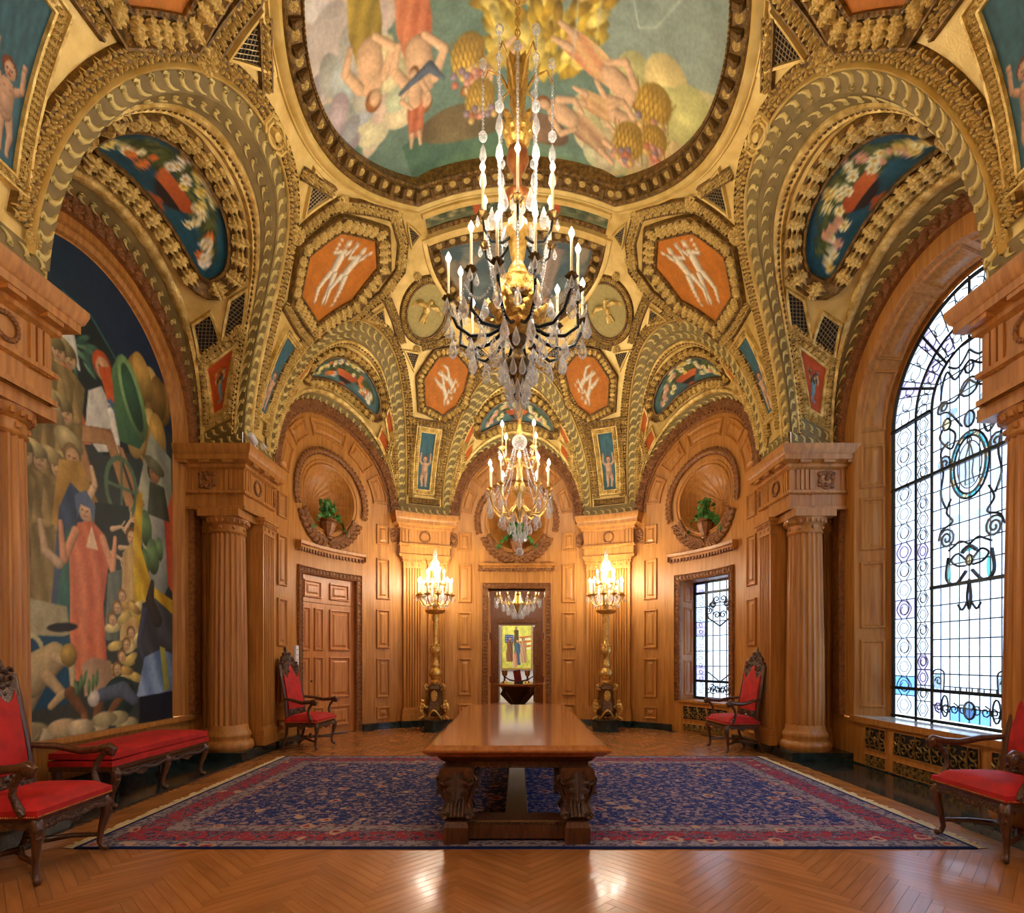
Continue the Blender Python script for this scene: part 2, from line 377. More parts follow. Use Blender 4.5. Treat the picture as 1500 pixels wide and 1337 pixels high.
def nrm(fn, u, v, e=0.01):
    n = (Vector(fn(u + e, v)) - Vector(fn(u - e, v))).cross(Vector(fn(u, v + e)) - Vector(fn(u, v - e)))
    n = n.normalized() if n.length > 1e-12 else Vector((0, 0, -1)); p = Vector(fn(u, v)); ref = getattr(fn, 'ref', None); ref = ref(u, v) if ref else Vector((0, YB + (p.y - YB) * 0.55, 4.0))
    return n if n.dot(ref - p) > 0 else -n
def curve_on(fn, uv, closed=False, ref=None):
    """points, normals, tangents and sideways directions along a line on a surface"""
    P = [Vector(fn(*q)) for q in uv]; Nn = [nrm(fn, *q) for q in uv]; n = len(P); T = []; Bd = []; K = []
    for i in range(n):
        a = P[i] - P[i - 1] if (closed or i) else P[1] - P[0]; b = P[(i + 1) % n] - P[i] if (closed or i < n - 1) else P[-1] - P[-2]
        a = a.normalized(); b = b.normalized(); t = (a + b); t = t.normalized() if t.length > 1e-6 else a
        K.append(min(2.0, 1 / max(0.4, t.dot(b)))); T.append(t); Bd.append(Nn[i].cross(t).normalized())
    if ref is not None:
        k = n // 2; r = ref(P[k]) if callable(ref) else Vector(ref)
        if Bd[k].dot(r) < 0: Bd = [-b for b in Bd]
    return P, Nn, T, Bd, K
def sweep_on(mb, crv, prof, closed=False):
    P, Nn, T, Bd, K = crv
    return mb.strip([[P[i] + Bd[i] * (b * K[i]) + Nn[i] * h for b, h in prof] for i in range(len(P))], closed)
def along(crv, step, closed=False, start=0.0):
    """evenly spaced stations"""
    P, Nn, T, Bd, K = crv; n = len(P); L = [0.0]
    for i in range(n if closed else n - 1): L.append(L[-1] + (P[(i + 1) % n] - P[i]).length)
    k = max(1, round((L[-1] - 2 * start) / step)); out = []; i = 0
    for j in range(k):
        d = start + (j + 0.5) * (L[-1] - 2 * start) / k
        while i < len(L) - 2 and L[i + 1] < d: i += 1
        w = (d - L[i]) / max(1e-9, L[i + 1] - L[i]); i2 = (i + 1) % n
        out.append((P[i].lerp(P[i2], w), Nn[i].lerp(Nn[i2], w), T[i].lerp(T[i2], w), Bd[i].lerp(Bd[i2], w)))
    return out

# ---------------------------------------------------------------- ornament units (length 1 along y, relief along z)
def u_leaf():
    mb = MB(); rows = []; n = 14
    for j in range(n):
        v = j / (n - 1); lob = math.cos(v * 7 * pi); w = 0.46 * (math.sin(pi * min(1, v * 0.9 + 0.1)) ** 0.6) * (1 + 0.3 * lob) * (1 - 0.3 * v)
        lift = 0.1 + 0.22 * math.sin(v * pi * 0.85) + (0.16 * (v - 0.75) * 4 if v > 0.75 else 0)
        rows.append([(w * q, v + 0.1 * abs(q) * (1 - v), lift * (0.2 + 0.8 * (1 - q * q)) + (-0.09 if q == 0 else 0) + 0.07 * lob * abs(q) + (0.05 if abs(q) == 0.5 else 0)) for q in (-1, -0.75, -0.5, -0.2, 0, 0.2, 0.5, 0.75, 1)])
    return mb.strip(rows)
def dome(mb, x, y, rx, ry, h, rot=0.0, seg=7):
    v = [(x, y, h)]; f = []; c, s = math.cos(rot), math.sin(rot)
    for k, (q, z) in enumerate(((0.6, 0.8), (1.0, 0.0))):
        for i in range(seg):
            a = 2 * pi * i / seg; px, py = rx * q * math.cos(a), ry * q * math.sin(a); v.append((x + px * c - py * s, y + px * s + py * c, h * z))
    for i in range(seg):
        k = (i + 1) % seg; f.append((0, 1 + i, 1 + k)); f.append((1 + i, 1 + seg + i, 1 + seg + k, 1 + k))
    mb.add(v, f)
def u_rosette():
    mb = MB()
    for i in range(8):
        a = i * pi / 4; dome(mb, 0.33 * math.cos(a), 0.33 * math.sin(a), 0.2, 0.13, 0.16, a)
    for i in range(5):
        a = i * 2 * pi / 5; dome(mb, 0.15 * math.cos(a), 0.15 * math.sin(a), 0.13, 0.09, 0.26, a)
    dome(mb, 0, 0, 0.1, 0.1, 0.34)
    mb.tube([(0.47 * math.cos(a), 0.47 * math.sin(a), 0.03) for a in np.linspace(0, 2 * pi, 16, endpoint=False)], 0.05, 4, True)
    return mb
def u_flower(k):
    r = random.Random(k); mb = MB()
    for i in range(6):
        a = i * pi / 3; dome(mb, 0.13 * math.cos(a), 0.13 * math.sin(a), 0.11, 0.09, 0.2, a, 5)
    dome(mb, 0, 0, 0.07, 0.07, 0.27, 0, 5)
    for sx in (-1, 1):
        for y, ro in ((-0.36, 0.9), (0.34, -0.8), (0.02, 0.2)): dome(mb, sx * (0.25 + 0.05 * r.random()), y, 0.19, 0.1, 0.15, sx * ro, 5)
    for y in (-0.34, 0.36): dome(mb, 0.04 * r.random(), y, 0.12, 0.13, 0.22, 0, 6)
    return mb
def u_scroll():
    """running wave: a tail that rises and curls over"""
    mb = MB(); pts = [(-0.5, -0.42), (-0.2, -0.36), (0.05, -0.18), (0.12, 0.08), (0.0, 0.32)]
    for i in range(9):
        a = 0.9 + i * 0.62; r = 0.22 - i * 0.02; pts.append((-0.02 + 0.0 + r * math.cos(a) + 0.2, 0.22 + r * math.sin(a)))
    w = [0.03, 0.09, 0.15, 0.15, 0.11] + [0.085 - 0.006 * i for i in range(9)]; rows = []
    for i, (x, y) in enumerate(pts):
        a, b = pts[max(0, i - 1)], pts[min(len(pts) - 1, i + 1)]; tx, ty = b[0] - a[0], b[1] - a[1]; L = math.hypot(tx, ty)
        rows.append([(y + s * w[i] * tx / L, x - s * w[i] * ty / L, z) for s, z in ((-1, 0), (-0.6, 0.09), (0.6, 0.09), (1, 0))])
    return mb.strip(rows)
def u_modillion():
    mb = MB(); mb.bx(-0.3, 0.3, -0.5, 0.5, 0, 0.45); mb.prism([(-0.5, 0.45), (0.5, 0.45), (0.5, 0.75), (0.3, 0.95), (0.05, 0.7), (-0.3, 0.55)], -0.26, 0.26, 0)
    for x in (-0.15, 0.15): mb.tube([(x, -0.45, 0.5), (x, 0, 0.66), (x, 0.4, 0.9)], 0.08, 5)
    return mb
ME_LEAF = u_leaf().mesh('acanthus_leaf', GOLD, 60); ME_ROS = u_rosette().mesh('rosette', GOLD, 60)
ME_FLO = u_flower(1).mesh('floral_cluster', GOLD, 60); ME_WAVE = u_scroll().mesh('wave_scroll', CREAM, 60)
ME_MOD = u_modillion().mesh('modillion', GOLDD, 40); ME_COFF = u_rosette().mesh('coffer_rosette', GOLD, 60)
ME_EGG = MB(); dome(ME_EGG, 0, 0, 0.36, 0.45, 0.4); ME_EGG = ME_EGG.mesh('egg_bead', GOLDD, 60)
ME_LEAFW = u_leaf().mesh('carved_oak_leaf', OAKC, 60); ME_FLOW = u_flower(3).mesh('carved_oak_flower', OAKC, 60)

# ---------------------------------------------------------------- vault
ceiling = tag(empty('ceiling'), 'gilded coffered vault with painted panels over the oak hall', 'ceiling', kind='structure')
SQ = {k: [] for k in ('leaf', 'ros', 'flo', 'wave', 'mod', 'coff', 'egg')}
S_SA, S_SB = s_of_x(2.55), S0 - 0.31
LUN = {'main': (S0 + YC - YB, 1.66), 'side': ((S_SA + S_SB) / 2, (S_SB - S_SA) / 2), 'mid': (0.0, 1.47)}
PHM = math.radians(42)
def gs(l, t):
    c, hw = LUN[l]; q = math.cos(t)
    return c - hw * math.copysign(abs(q) ** (2 / 2.3), q), PHM * max(0.0, math.sin(t)) ** (2 / 2.3)
def phg(s):
    r = 0.0; s = abs(s)
    for c, hw in LUN.values():
        d = abs(s - c)
        if d < hw: r = max(r, PHM * (1 - (d / hw) ** 2.3) ** (1 / 2.3))
    return r
def wall_arch(l, t, dr=0.0):
    """arch on the wall; dr widens it"""
    if l == 'main': return Vector((XW, YB + (1.88 + dr) * math.cos(t), ZS + (1.92 + dr) * math.sin(t)))
    c, hw = LUN[l]; return Vector(WM(c - (hw + dr) * math.cos(t), 0, ZS + (1.74 + dr) * math.sin(t)))
def soffit(l):
    return lambda t, w: VS(*gs(l, t)).lerp(wall_arch(l, t), w)
def in_recess(x, y, g=0.0):
    return math.hypot(x, y - YB) < 2.36 + g and abs(y - YB) < 1.86 + g
def vault_half(ky):
    cols = []
    for l in ('mid', 'side', 'main'):
        c, hw = LUN[l]
        for t in np.linspace(0, pi, 41):
            s = gs(l, t)[0]; cols += [s, -s]
    for a, b in ((1.47, S_SA), (S_SB, LUN['main'][0] - LUN['main'][1])):
        for s in np.linspace(a, b, 14): cols += [s, -s]
    cols = [s for s in cols if abs(s) <= LUN['main'][0] + 1e-6]; cols = sorted(set(round(s, 4) for s in cols))
    m = mir(1, ky); R = 30; mb = MB(); rows = []
    for s in cols:
        p0 = phg(s); rows.append([VS(s, p0 + (pi / 2 - p0) * j / R) for j in range(R + 1)])
    k = len(rows[0])
    for r in rows: mb.v += [tuple(m(p)) for p in r]
    for i in range(len(rows) - 1):
        for j in range(R):
            q = (i * k + j, i * k + j + 1, (i + 1) * k + j + 1, (i + 1) * k + j)
            if not any(in_recess(mb.v[a][0], mb.v[a][1], 0.06) for a in q): mb.f.append(q)
    mb.build('vault', GOLDP, ceiling, smooth=50)
vault_half(1); vault_half(-1)
PAINT = paint_mat('painted_panel')
def zup(p, d): return Vector((p[0], p[1], p[2] + d))

def lunette(l, kx, ky, rich=True):
    m = mir(kx, ky); g = lambda s, ph: m(VS(s, ph)); so = soffit(l); sf = lambda t, w: m(so(t, w))
    sf.ref = lambda t, w: (sf(0.02, min(max(w, 0), 1)) + sf(pi - 0.02, min(max(w, 0), 1))) / 2
    tt = np.linspace(0.0, pi, 61)
    # soffit
    mb = MB(); mb.strip([[sf(t, w) for w in np.linspace(0, 1, 9)] for t in tt]); mb.build('lunette_soffit', GOLDP, ceiling, smooth=60)
    # wave band on the face and on the soffit
    crv = curve_on(g, [gs(l, t) for t in tt[1:-1]], ref=lambda p: Vector((-p.x, (YC - p.y) if l != 'main' else 0, 2.0)))
    mb = MB(); sweep_on(mb, crv, [(-0.005, 0.0), (-0.005, 0.018), (0.17, 0.018), (0.17, 0.0)]); mb.build('wave_band', DRAB, ceiling, smooth=60)
    mb = MB(); sweep_on(mb, crv, [(0.17, 0.0), (0.172, 0.05), (0.19, 0.06), (0.21, 0.03), (0.22, 0.0)]); mb.build('gilt_fillet', GOLDP, ceiling, smooth=60)
    for p, n, t, b in along(crv, 0.16): SQ['wave'].append(frame_mat(p + b * 0.085 + n * 0.018, n, t, (0.165, 0.19, 0.2)))
    if rich:
        crf = curve_on(g, [gs(l, t) for t in np.linspace(0.1, pi - 0.1, 50)], ref=lambda p: Vector((-p.x, (YC - p.y) if l != 'main' else 0, 2.0)))
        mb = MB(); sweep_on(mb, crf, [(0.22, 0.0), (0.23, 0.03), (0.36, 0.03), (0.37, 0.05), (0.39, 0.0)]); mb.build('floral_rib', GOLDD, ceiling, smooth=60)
        for p, n, t, b in along(crf, 0.16): SQ['flo'].append(frame_mat(p + b * 0.3 + n * 0.02, n, t, (0.2, 0.18, 0.3)))
    W = (so(pi / 2, 1) - so(pi / 2, 0)).length
    crs = curve_on(sf, [(t, 0.0) for t in tt[1:-1]], ref=lambda p: m(so(pi / 2, 1)) - m(so(pi / 2, 0)))
    def soff(prof, nm, mt):
        mb = MB(); P, Nn, T, Bd, K = crs
        rows = []
        for i, t in enumerate(tt[1:-1]):
            rows.append([Vector(sf(t, w)) + nrm(sf, t, min(max(w, 0.02), 0.98)) * h for w, h in prof])
        mb.strip(rows); mb.build(nm, mt, ceiling, smooth=60)
    soff([(0.0, 0), (0.0, 0.015), (0.12, 0.015), (0.12, 0.0)], 'wave_band', DRAB)
    soff([(0.12, 0.0), (0.13, 0.04), (0.16, 0.04), (0.17, 0.02), (0.19, 0.045), (0.21, 0.0)], 'bead_fillet', GOLD)
    soff([(0.80, 0.0), (0.81, 0.04), (0.85, 0.05), (0.88, 0.0)], 'bead_fillet', GOLD)
    soff([(0.88, 0.01), (1.0, 0.01)], 'wave_band', DRAB)
    for w, key, st, sz in ((0.06, 'wave', 0.17, (0.1, 0.18, 0.12)), (0.94, 'wave', 0.17, (0.1, 0.18, 0.12)), (0.165, 'egg', 0.075, (0.09, 0.07, 0.06)), (0.845, 'egg', 0.075, (0.09, 0.07, 0.06))):
        c = curve_on(sf, [(t, w) for t in tt[1:-1]])
        for p, n, t, b in along(c, st): SQ[key].append(frame_mat(p + n * 0.02, n, t, sz))
    if l == 'main':
        for f in (lambda t: t, lambda t: pi - t):
            mb = MB(); mb.strip([[Vector(sf(f(t), w)) + nrm(sf, f(t), min(max(w, 0.02), 0.98)) * 0.012 for w in np.linspace(0, 1, 9)] for t in (0.004, 0.06, 0.13)]); mb.build('wave_band', DRAB, ceiling)
            for tr in (0.035, 0.095):
                for w in np.linspace(0.08, 0.92, 6):
                    n = nrm(sf, f(tr), w); SQ['wave'].append(frame_mat(Vector(sf(f(tr), w)) + n * 0.014, n, Vector(sf(f(tr), w + 0.05)) - Vector(sf(f(tr), w)), (0.12, 0.14, 0.14)))
    # painted vase panel at the crown with a leaf border
    T0, T1 = (1.0, pi - 1.0) if l == 'main' else (0.95, pi - 0.95)
    w0, w1 = 0.35, 0.66; out = []; BW = 0.23 if l == 'main' else 0.15
    for q in np.linspace(0, 2 * pi, 44, endpoint=False):
        c, s = math.cos(q), math.sin(q); e = 2 / 3.2
        out.append(((T0 + T1) / 2 + (T1 - T0) / 2 * math.copysign(abs(c) ** e, c), (w0 + w1) / 2 + (w1 - w0) / 2 * math.copysign(abs(s) ** e, s)))
    sfn = lambda t, w: Vector(sf(t, w)) + nrm(sf, t, w) * 0.012
    cv = CV(T0 - 0.05, T1 + 0.05, w0 - 0.05, w1 + 0.05, 260, (26, 74, 92) if l == 'main' else (70, 104, 104)); cv.noise(0.2)
    tc = (T0 + T1) / 2; r = random.Random(hash((kx, l == 'main')) % 97)
    hue = [(238, 222, 130), (236, 232, 214), (224, 120, 50), (244, 236, 190)] if kx < 0 else [(232, 206, 110), (232, 232, 190), (214, 158, 140), (240, 232, 170)]
    fw = lambda v: w0 + w1 - v                            # upright towards the crown of the vault
    for k in range(150):
        a = r.uniform(-0.85, 0.85); cv.ell(tc + a * (T1 - T0) * 0.46, fw(0.46 + 0.17 * r.random() * (1 - a * a) + 0.02 * r.random()), 0.045, 0.014, r.choice([(70, 84, 36), (52, 62, 30), (92, 100, 50)]), r.uniform(0, 3), 0.1)
    cv.poly([(tc - 0.05, fw(0.385)), (tc + 0.05, fw(0.385)), (tc + 0.13, fw(0.46)), (tc + 0.16, fw(0.5)), (tc + 0.15, fw(0.52)), (tc - 0.15, fw(0.52)), (tc - 0.16, fw(0.5)), (tc - 0.13, fw(0.46))], (158, 70, 26), (208, 112, 54), 0)
    cv.poly([(tc - 0.05, fw(0.385)), (tc + 0.05, fw(0.385)), (tc + 0.115, fw(0.44)), (tc - 0.115, fw(0.44))], (38, 26, 22)); cv.poly([(tc - 0.05, fw(0.355)), (tc + 0.05, fw(0.355)), (tc + 0.02, fw(0.39)), (tc - 0.02, fw(0.39))], (176, 84, 36))
    for k in range(46):
        a = r.uniform(-0.92, 0.92); x = tc + a * (T1 - T0) * 0.47; y = 0.42 + (0.08 if abs(a) < 0.3 else 0.0) + r.random() * 0.19 * (1 - (a / 1.05) ** 2); c = hue[int((a + 1) * 4 + 1.4 * r.random()) % 4]
        if abs(a) < 0.26 and y < 0.525: continue
        q0 = r.uniform(0.7, 1.1)
        for q in range(6): cv.ell(x + 0.021 * q0 * math.cos(q * 1.047), fw(y) + 0.021 * q0 * math.sin(q * 1.047), 0.016 * q0, 0.013 * q0, c, q * 1.047, 0.25)
        cv.ell(x, fw(y), 0.012 * q0, 0.012 * q0, (196, 160, 50), 0, 0)
    painted_poly('vase_panel', PAINT, sfn, dense(out, 0.04), cv, ceiling, 26)
    cpn = curve_on(sf, out, True, ref=lambda p: p - Vector(sf(tc, 0.5)))
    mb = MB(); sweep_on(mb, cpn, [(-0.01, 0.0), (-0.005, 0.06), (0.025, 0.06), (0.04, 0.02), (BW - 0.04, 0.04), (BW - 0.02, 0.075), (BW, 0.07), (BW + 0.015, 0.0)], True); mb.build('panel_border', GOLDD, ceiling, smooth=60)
    for p, n, t, b in along(cpn, BW * 0.85, True): SQ['leaf'].append(frame_mat(p + b * 0.03 + n * 0.03, n, b, (BW * 1.15, BW * 0.95, 0.26)))
    for p, n, t, b in along(cpn, 0.06, True): SQ['egg'].append(frame_mat(p + b * 0.008 + n * 0.04, n, t, (0.04, 0.05, 0.05)))
    # lower panels: lattice (or plain orange) above, cornucopia below
    for side in (0, 1):
        f = (lambda t: t) if side == 0 else (lambda t: pi - t)
        for (ta, tb, wa, wb, kind) in ((0.6, 0.8, 0.24, 0.47, 'lat'), (0.6, 0.8, 0.53, 0.77, 'lat'), (0.2, 0.5, 0.32, 0.7, 'horn')):
            if kind == 'lat':
                cut = 0.1; q = [(f(ta), wa), (f(ta), wb), (f(tb), wb if wb > 0.6 else wb - 0.08), (f(tb - (0 if wa > 0.5 else 0)), wa + (0.08 if wb > 0.6 else 0))]
            else: q = [(f(ta), wa + 0.09), (f(ta), wb - 0.09), (f(tb), wb), (f(tb), wa)]
            crq = curve_on(sf, dense(q, 0.06), True, ref=lambda p, q=q: p - Vector(sf(sum(a for a, _ in q) / 4, sum(b for _, b in q) / 4)))
            mb = MB(); sweep_on(mb, crq, [(-0.005, 0.0), (0.0, 0.04), (0.03, 0.05), (0.05, 0.0)], True); mb.build('panel_border', GOLD, ceiling, smooth=60)
            if kind == 'lat' and l == 'main': lattice(sf, q)
            elif kind == 'lat':
                cv0 = CV(0, pi, 0, 1, 20, (186, 92, 34)); painted_poly('orange_panel', PAINT, lambda t, w: Vector(sf(t, w)) + nrm(sf, t, w) * 0.01, q, cv0, ceiling, 2)
            elif l == 'main':
                cv0 = CV(f(ta) - 0.5, f(ta) + 0.5, 0.2, 0.8, 170, (190, 84, 34)); cv0.noise(0.1); a0, a1 = f(ta + 0.05), f(tb - 0.05); D = a1 - a0
                cv0.limb([(a0 + 0.05 * D, 0.53), (a0 + 0.02 * D, 0.49), (a0 + 0.14 * D, 0.47), (a0 + 0.35 * D, 0.5), (a0 + 0.62 * D, 0.51)], [0.006, 0.01, 0.016, 0.03, 0.042], (120, 160, 168))
                for k in range(40): cv0.ell(a0 + D * r.uniform(0.6, 0.92), 0.51 + r.uniform(-0.07, 0.07), 0.012, 0.018, r.choice([(70, 60, 30), (200, 170, 80), (196, 80, 40), (60, 60, 70), (220, 200, 140)]), 0, 0.3)
                painted_poly('cornucopia_panel', PAINT, lambda t, w: Vector(sf(t, w)) + nrm(sf, t, w) * 0.01, dense(q, 0.05), cv0, ceiling, 26)
                for p, n, t, b in along(crq, 0.07, True): SQ['leaf'].append(frame_mat(p + b * 0.03 + n * 0.02, n, b, (0.1, 0.09, 0.12)))
            else: continue
        # floral bars between
        for t0, ww in ((0.58, (0.24, 0.78)), (0.90, (0.24, 0.34))):
            c = curve_on(sf, [(f(t0), w) for w in np.linspace(*ww, 12)])
            mb = MB(); sweep_on(mb, c, [(-0.05, 0), (-0.045, 0.03), (0.045, 0.03), (0.05, 0)]); mb.build('floral_rib', GOLDD, ceiling)
            for p, n, t, b in along(c, 0.13): SQ['flo'].append(frame_mat(p + n * 0.025, n, t, (0.16, 0.15, 0.22)))
        for w in (0.24, 0.76):
            p = Vector(sf(f(0.57), w)); n = nrm(sf, f(0.57), w); SQ['ros'].append(frame_mat(p + n * 0.03, n, Vector(sf(f(0.7), w)) - p, (0.17, 0.17, 0.2)))
        for w in (0.36, 0.5, 0.64):
            p = Vector(sf(f(0.155), w)); n = nrm(sf, f(0.155), w); SQ['ros'].append(frame_mat(p + n * 0.02, n, Vector(sf(f(0.25), w)) - p, (0.12, 0.12, 0.16)))
        for w in (0.27, 0.74):
            c = curve_on(sf, [(f(t), w) for t in np.linspace(0.15, 0.54, 12)])
            mb = MB(); sweep_on(mb, c, [(-0.05, 0), (-0.045, 0.03), (0.045, 0.03), (0.05, 0)]); mb.build('floral_rib', GOLDD, ceiling)
            for p, n, t, b in along(c, 0.12): SQ['flo'].append(frame_mat(p + n * 0.025, n, t, (0.14, 0.13, 0.2)))
def lattice(sf, q, step=0.045):
    """black sheet for the shade of an opening, behind crossed wires"""
    P = np.array(q); c = P.mean(0); n = len(q)
    mb = MB(); v = [Vector(sf(a, b)) + nrm(sf, a, b) * 0.006 for a, b in dense(q, 0.08)]; mb.add(v + [sum(v, Vector()) / len(v)], [(i, (i + 1) % len(v), len(v)) for i in range(len(v))])
    mb.build('vent_shade', BLACKV, ceiling, smooth=0)  # black sheet standing in for the shaded hollow of the vent
    p0 = Vector(sf(*c)); nn = nrm(sf, *c); Q = [Vector(sf(a, b)) - p0 for a, b in dense(q, 0.1)]; ax = (Q[0]).normalized(); ax = (ax - nn * ax.dot(nn)).normalized(); ay = nn.cross(ax)
    pol = [(v.dot(ax), v.dot(ay), v.dot(nn)) for v in Q]; R = max(math.hypot(a, b) for a, b, _ in pol); mb = MB()
    for ang in (0.6, 0.6 + 1.25):
        dx, dy = math.cos(ang), math.sin(ang)
        for k in np.arange(-R, R, step):
            hits = []
            for i in range(len(pol)):
                (xa, ya, za), (xb, yb, zb) = pol[i - 1], pol[i]; da, db = -xa * dy + ya * dx - k, -xb * dy + yb * dx - k
                if (da > 0) != (db > 0):
                    w = da / (da - db); hits.append((xa + (xb - xa) * w, ya + (yb - ya) * w, za + (zb - za) * w))
            if len(hits) >= 2:
                a, b = hits[0], hits[1]; mb.tube([p0 + ax * h[0] + ay * h[1] + nn * (h[2] + 0.016) for h in (a, b)], 0.005, 4)
    o = mb.build('vent_lattice', MESHW, ceiling, smooth=0); o['kind'] = 'stuff'
for kx in (-1, 1): lunette('main', kx, 1); lunette('side', kx, 1)
lunette('mid', 1, 1)
# plain soffits of the bay behind the camera, so the vault is closed there
for l, kx in (('side', 1), ('side', -1), ('mid', 1)):
    m = mir(kx, -1); so = soffit(l); mb = MB(); mb.strip([[m(so(t, w)) for w in np.linspace(0, 1, 5)] for t in np.linspace(0, pi, 31)])
    mb.build('lunette_soffit', GOLDP, ceiling, smooth=60)

# ---------------------------------------------------------------- crown: ring, painting, cross bands, half oval
def ring_path(r, h, n=90):
    pts = []; a0 = math.acos(min(1, h / r))
    for sgn in (1, -1):
        for a in np.linspace(a0, pi - a0, n // 2): pts.append((sgn * r * math.sin(a), YB + sgn * r * math.cos(a)))
        x = r * math.sin(a0)
        for q in np.linspace(0, 1, 22)[1:-1]: pts.append((sgn * (x - 2 * x * q), YB - sgn * h))
    return pts
RP = ring_path(2.33, 1.82); crown_ref = lambda p: Vector((p.x, p.y - YB, 0))
crv = curve_on(VXY, RP, True, ref=crown_ref)
mb = MB(); sweep_on(mb, crv, [(-0.06, -0.16), (-0.05, 0.01), (-0.02, 0.02), (-0.01, 0.05), (0.0, 0.02), (0.15, 0.02), (0.16, 0.05), (0.2, 0.07), (0.22, 0.05), (0.22, 0.0)], True); mb.build('modillion_cornice', GOLDD, ceiling)
mb = MB(); sweep_on(mb, crv, [(0.22, 0.0), (0.225, 0.06), (0.27, 0.085), (0.31, 0.07), (0.34, 0.04), (0.36, 0.05), (0.375, 0.0)], True); mb.build('gilt_ring', GOLDP, ceiling)
st = along(crv, 0.11, True)
for i, (p, n, t, b) in enumerate(st):
    if i % 2: SQ['mod'].append(frame_mat(p + b * 0.075 + n * 0.02, n, b, (0.12, 0.13, 0.09)))
    else: SQ['coff'].append(frame_mat(p + b * 0.075 + n * 0.02, n, b, (0.1, 0.1, 0.1)))
for p, n, t, b in along(crv, 0.055, True): SQ['egg'].append(frame_mat(p + b * 0.185 + n * 0.05, n, b, (0.05, 0.06, 0.05)))
for p, n, t, b in along(crv, 0.05, True): SQ['egg'].append(frame_mat(p - b * 0.035 + n * 0.015, n, b, (0.045, 0.035, 0.04)))
def dome_z(x, y):
    p = VXY(x, y); r = math.hypot(x, y - YB); p.z += 0.1 + 0.38 * max(0, 1 - (r / 2.4) ** 2); return p
def sky_painting():
    cv = CV(-2.45, 2.45, YB - 1.95, YB + 1.95, 70, (104, 128, 112)); r = random.Random(4)
    Y = YB
    def cloud(x, y, sx, sy, c, n=14):
        for k in range(n): cv.ell(x + r.uniform(-sx, sx), y + r.uniform(-sy, sy), sx * r.uniform(0.3, 0.55), sy * r.uniform(0.3, 0.55), tuple(q * r.uniform(0.93, 1.06) for q in c), r.uniform(0, 3), 0.2)
    cv.poly([(-0.9, Y - 2), (2.5, Y - 2), (2.5, Y + 0.2), (1.2, Y + 0.5), (0.3, Y + 0.2)], (112, 134, 124), (140, 152, 138), 0.6)
    cv.poly([(-1.6, Y + 1.3), (-0.6, Y + 1.2), (0.2, Y + 1.95), (-1.5, Y + 1.95)], (70, 104, 84), (92, 118, 96), 1.2)
    cloud(-2.1, Y - 0.4, 0.45, 1.0, (206, 196, 176), 40); cloud(-1.75, Y + 0.55, 0.35, 0.45, (212, 198, 160), 24); cloud(-2.1, Y + 0.4, 0.3, 0.5, (176, 176, 172), 16)
    cloud(1.95, Y + 0.9, 0.5, 0.6, (206, 188, 128), 40); cloud(1.2, Y - 1.2, 0.7, 0.35, (216, 202, 168), 26); cloud(1.3, Y + 1.35, 0.4, 0.35, (206, 194, 150), 18)
    cv.ell(-0.75, Y + 1.35, 0.62, 0.22, (112, 98, 66), 0.1, 0.3); cv.ell(0.35, Y + 1.5, 0.4, 0.18, (126, 98, 74), 0.2, 0.3)
    # big golden sheaf in the middle
    for k in range(260):
        a = r.uniform(-1, 1); b = r.uniform(-1.2, 1.0); x = 0.32 + a * 0.78 * (1 - 0.25 * abs(b)); y = Y - 0.05 + b * 0.85
        cv.ell(x, y, 0.06, 0.17, r.choice([(196, 166, 58), (214, 188, 84), (172, 140, 44), (224, 202, 110), (150, 122, 42)]), a * 0.9 + r.uniform(-0.5, 0.5), 0.45)
    # draped figures
    def fig(x, y, h, rot, robe, robe2, skin=(214, 176, 136), hair=(150, 96, 50)):
        c, s = math.cos(rot), math.sin(rot); R = lambda a, b: (x + (a * c - b * s) * h, y + (a * s + b * c) * h)
        cv.poly([R(-0.13, -0.5), R(0.13, -0.48), R(0.15, -0.1), R(0.12, 0.16), R(-0.12, 0.18), R(-0.17, -0.1)], robe, robe2, rot + 0.2, 4, 0.3)
        cv.limb([R(0, 0.1), R(0, 0.34)], [0.12 * h, 0.14 * h], skin)
        for k in (-1, 1): cv.limb([R(k * 0.13, 0.36), R(k * 0.24, 0.16), R(k * 0.12 - 0.05, 0.0)], [0.05 * h, 0.042 * h, 0.03 * h], skin); cv.limb([R(k * 0.07, -0.42), R(k * 0.09, -0.62)], [0.05 * h, 0.03 * h], skin)
        cv.ell(*R(0, 0.53), 0.085 * h, 0.1 * h, hair, rot, 0.3); cv.ell(*R(0.02, 0.51), 0.06 * h, 0.08 * h, skin, rot, 0.25)
    fig(-1.72, Y + 0.0, 1.15, 0.15, (176, 150, 62), (120, 104, 46)); fig(-1.2, Y + 0.25, 1.3, 0.05, (206, 134, 92), (170, 96, 66)); fig(-1.35, Y + 0.95, 0.7, 3.3, (196, 120, 84), (160, 88, 60))
    fig(1.1, Y + 0.62, 1.05, -1.2, (204, 136, 96), (226, 190, 130)); fig(1.25, Y + 1.05, 0.8, -1.5, (196, 150, 100), (214, 180, 130)); fig(-0.35, Y + 0.78, 0.75, 1.0, (180, 150, 60), (206, 176, 90)); fig(0.85, Y + 1.35, 0.95, 1.9, (206, 176, 130), (160, 120, 90))
    fig(1.35, Y - 1.0, 1.3, -1.3, (220, 206, 176), (190, 180, 150)); fig(-0.8, Y - 0.9, 1.0, 0.2, (200, 150, 110), (220, 180, 140))
